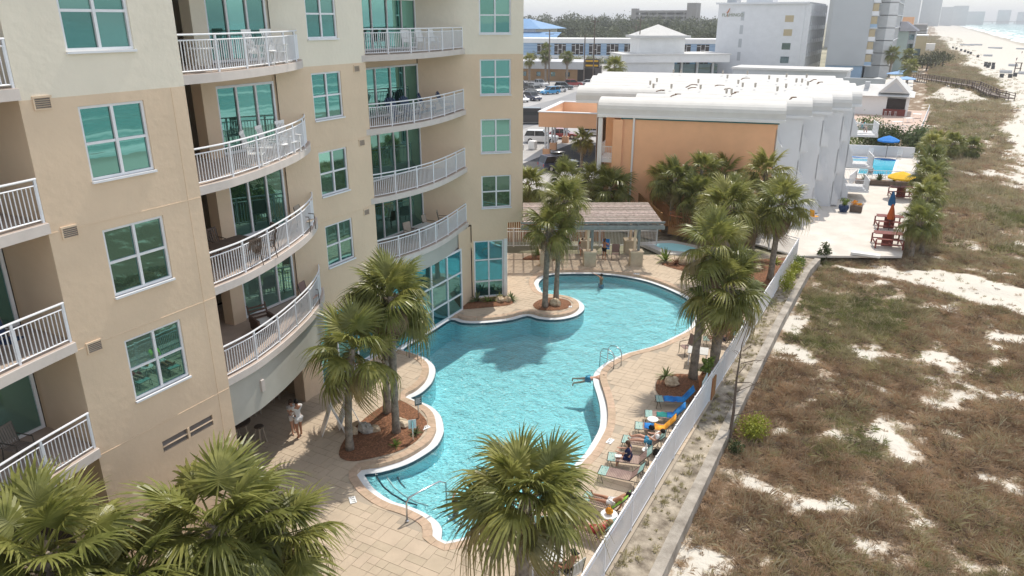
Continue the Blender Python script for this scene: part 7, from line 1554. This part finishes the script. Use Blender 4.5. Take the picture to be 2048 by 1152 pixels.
mat('dune_brown', (.37,.25,.15), .85, .3, .7, col2=(.50,.37,.25), trans=.15); mat('dune_olive', (.32,.28,.14), .8, .3, .9, col2=(.44,.39,.23), trans=.2); mat('dune_straw', (.40,.34,.21), .85, .2, .9, col2=(.52,.46,.31), trans=.2); mat('dune_dark', (.17,.12,.085), .9, .3, .9, col2=(.27,.21,.155), trans=.1); mat('dune_green', (.18,.20,.07), .8, .3, .9, col2=(.26,.27,.11), trans=.2)
rg = np.random.default_rng(77)
def scatter(x0,x1,y0,y1,dens,rmin,rmax):
    n = int((x1-x0)*(y1-y0)*dens); P = np.stack([rg.uniform(x0,x1,n), rg.uniform(y0,y1,n)],1); v = veg(P[:,0],P[:,1])
    keep = (rg.random(n) < .05+np.clip((v-.10)*1.3,0,1)**1.3) & (P[:,0] > -4.55); P = P[keep]; v = v[keep]; r = rg.uniform(rmin,rmax,len(P))*(.65+.5*v); return P, r
zones = [scatter(-4.6,9.5,13,50,38,.09,.34), scatter(-4.6,9.5,13,50,3.6,.3,.62), scatter(-4.6,14,50,66,22,.14,.42), scatter(1.2,20,66,130,7.5,.25,.7), scatter(1.8,26,130,340,1.8,.5,1.2), scatter(-8,24,340,900,.28,1.0,2.2)]
P = np.concatenate([z[0] for z in zones]); r = np.concatenate([z[1] for z in zones])
u = fbm(P[:,0],P[:,1],4.5,61,3)+rg.normal(0,.09,len(P)); far = P[:,1] > 55
# nearer scrub is browner, the strip behind the sand lane greener
u = np.where(far, u+.06, u-.02); wk = .03
sel = [(u < .40), (u >= .40)&(u < .50), (u >= .50)&(u < .60), (u >= .60)]
kind = np.digitize(u,[.36,.56,.72]); strawm = rg.random(len(P)) < np.where(P[:,1]>60,.34,.17); darkm = (rg.random(len(P)) < .14) & ~strawm
for nm,m,msk,nb,hk,lab in (('dune_scrub','dune_brown',(kind <= 1)&~strawm&~darkm,30,.8,'low russet brown scrub covering the dunes'),('dune_grass','dune_olive',(kind == 2)&~strawm&~darkm,30,.95,'olive dune grass between the brown scrub'),('dune_weed','dune_green',(kind == 3)&~strawm&~darkm,28,.9,'greener dune weeds in patches'),('dry_stalks','dune_straw',strawm,18,1.25,'pale dry stalks standing in the dune scrub'),('dead_twigs','dune_dark',darkm,28,.7,'dark dead twigs low in the dune scrub')):
    for tag_,msk2,k in (('',P[:,1] < 66,1.),('f',P[:,1] >= 66,2.2)):
        q = msk & msk2; tufts(nm if not tag_ else 'far_'+nm, P[q], r[q], nb if not tag_ else 22, m, len(nm)+int(k*3), hk, .0115*k, lab if not tag_ else lab+' farther up the shore')
# little weeds along the sea wall strip
Pw = np.stack([rg.uniform(-6.15,-5.2,260),rg.uniform(12,54,260)],1)
o = tufts('wall_weeds', Pw, rg.uniform(.06,.24,260), 26, 'dune_olive', 3, 1., .018, 'small weeds in the sandy strip under the fence'); o.location.z = .5
# sea haze: even pale air round the whole place
hz = MB().bx(-12000,12000,-300,14500,-12,100).build('haze', None); tag(hz, 'pale sea haze over the beach', 'haze', kind='stuff')
hm = bpy.data.materials.new('haze_air'); hm.use_nodes = True; t = hm.node_tree; t.nodes.remove(t.nodes['Principled BSDF']); pv_ = t.nodes.new('ShaderNodeVolumePrincipled')
pv_.inputs['Color'].default_value = (.93,.96,1,1); pv_.inputs['Density'].default_value = .00028; pv_.inputs['Anisotropy'].default_value = .3
t.links.new(pv_.outputs[0], t.nodes['Material Output'].inputs['Volume']); hz.data.materials.append(hm)
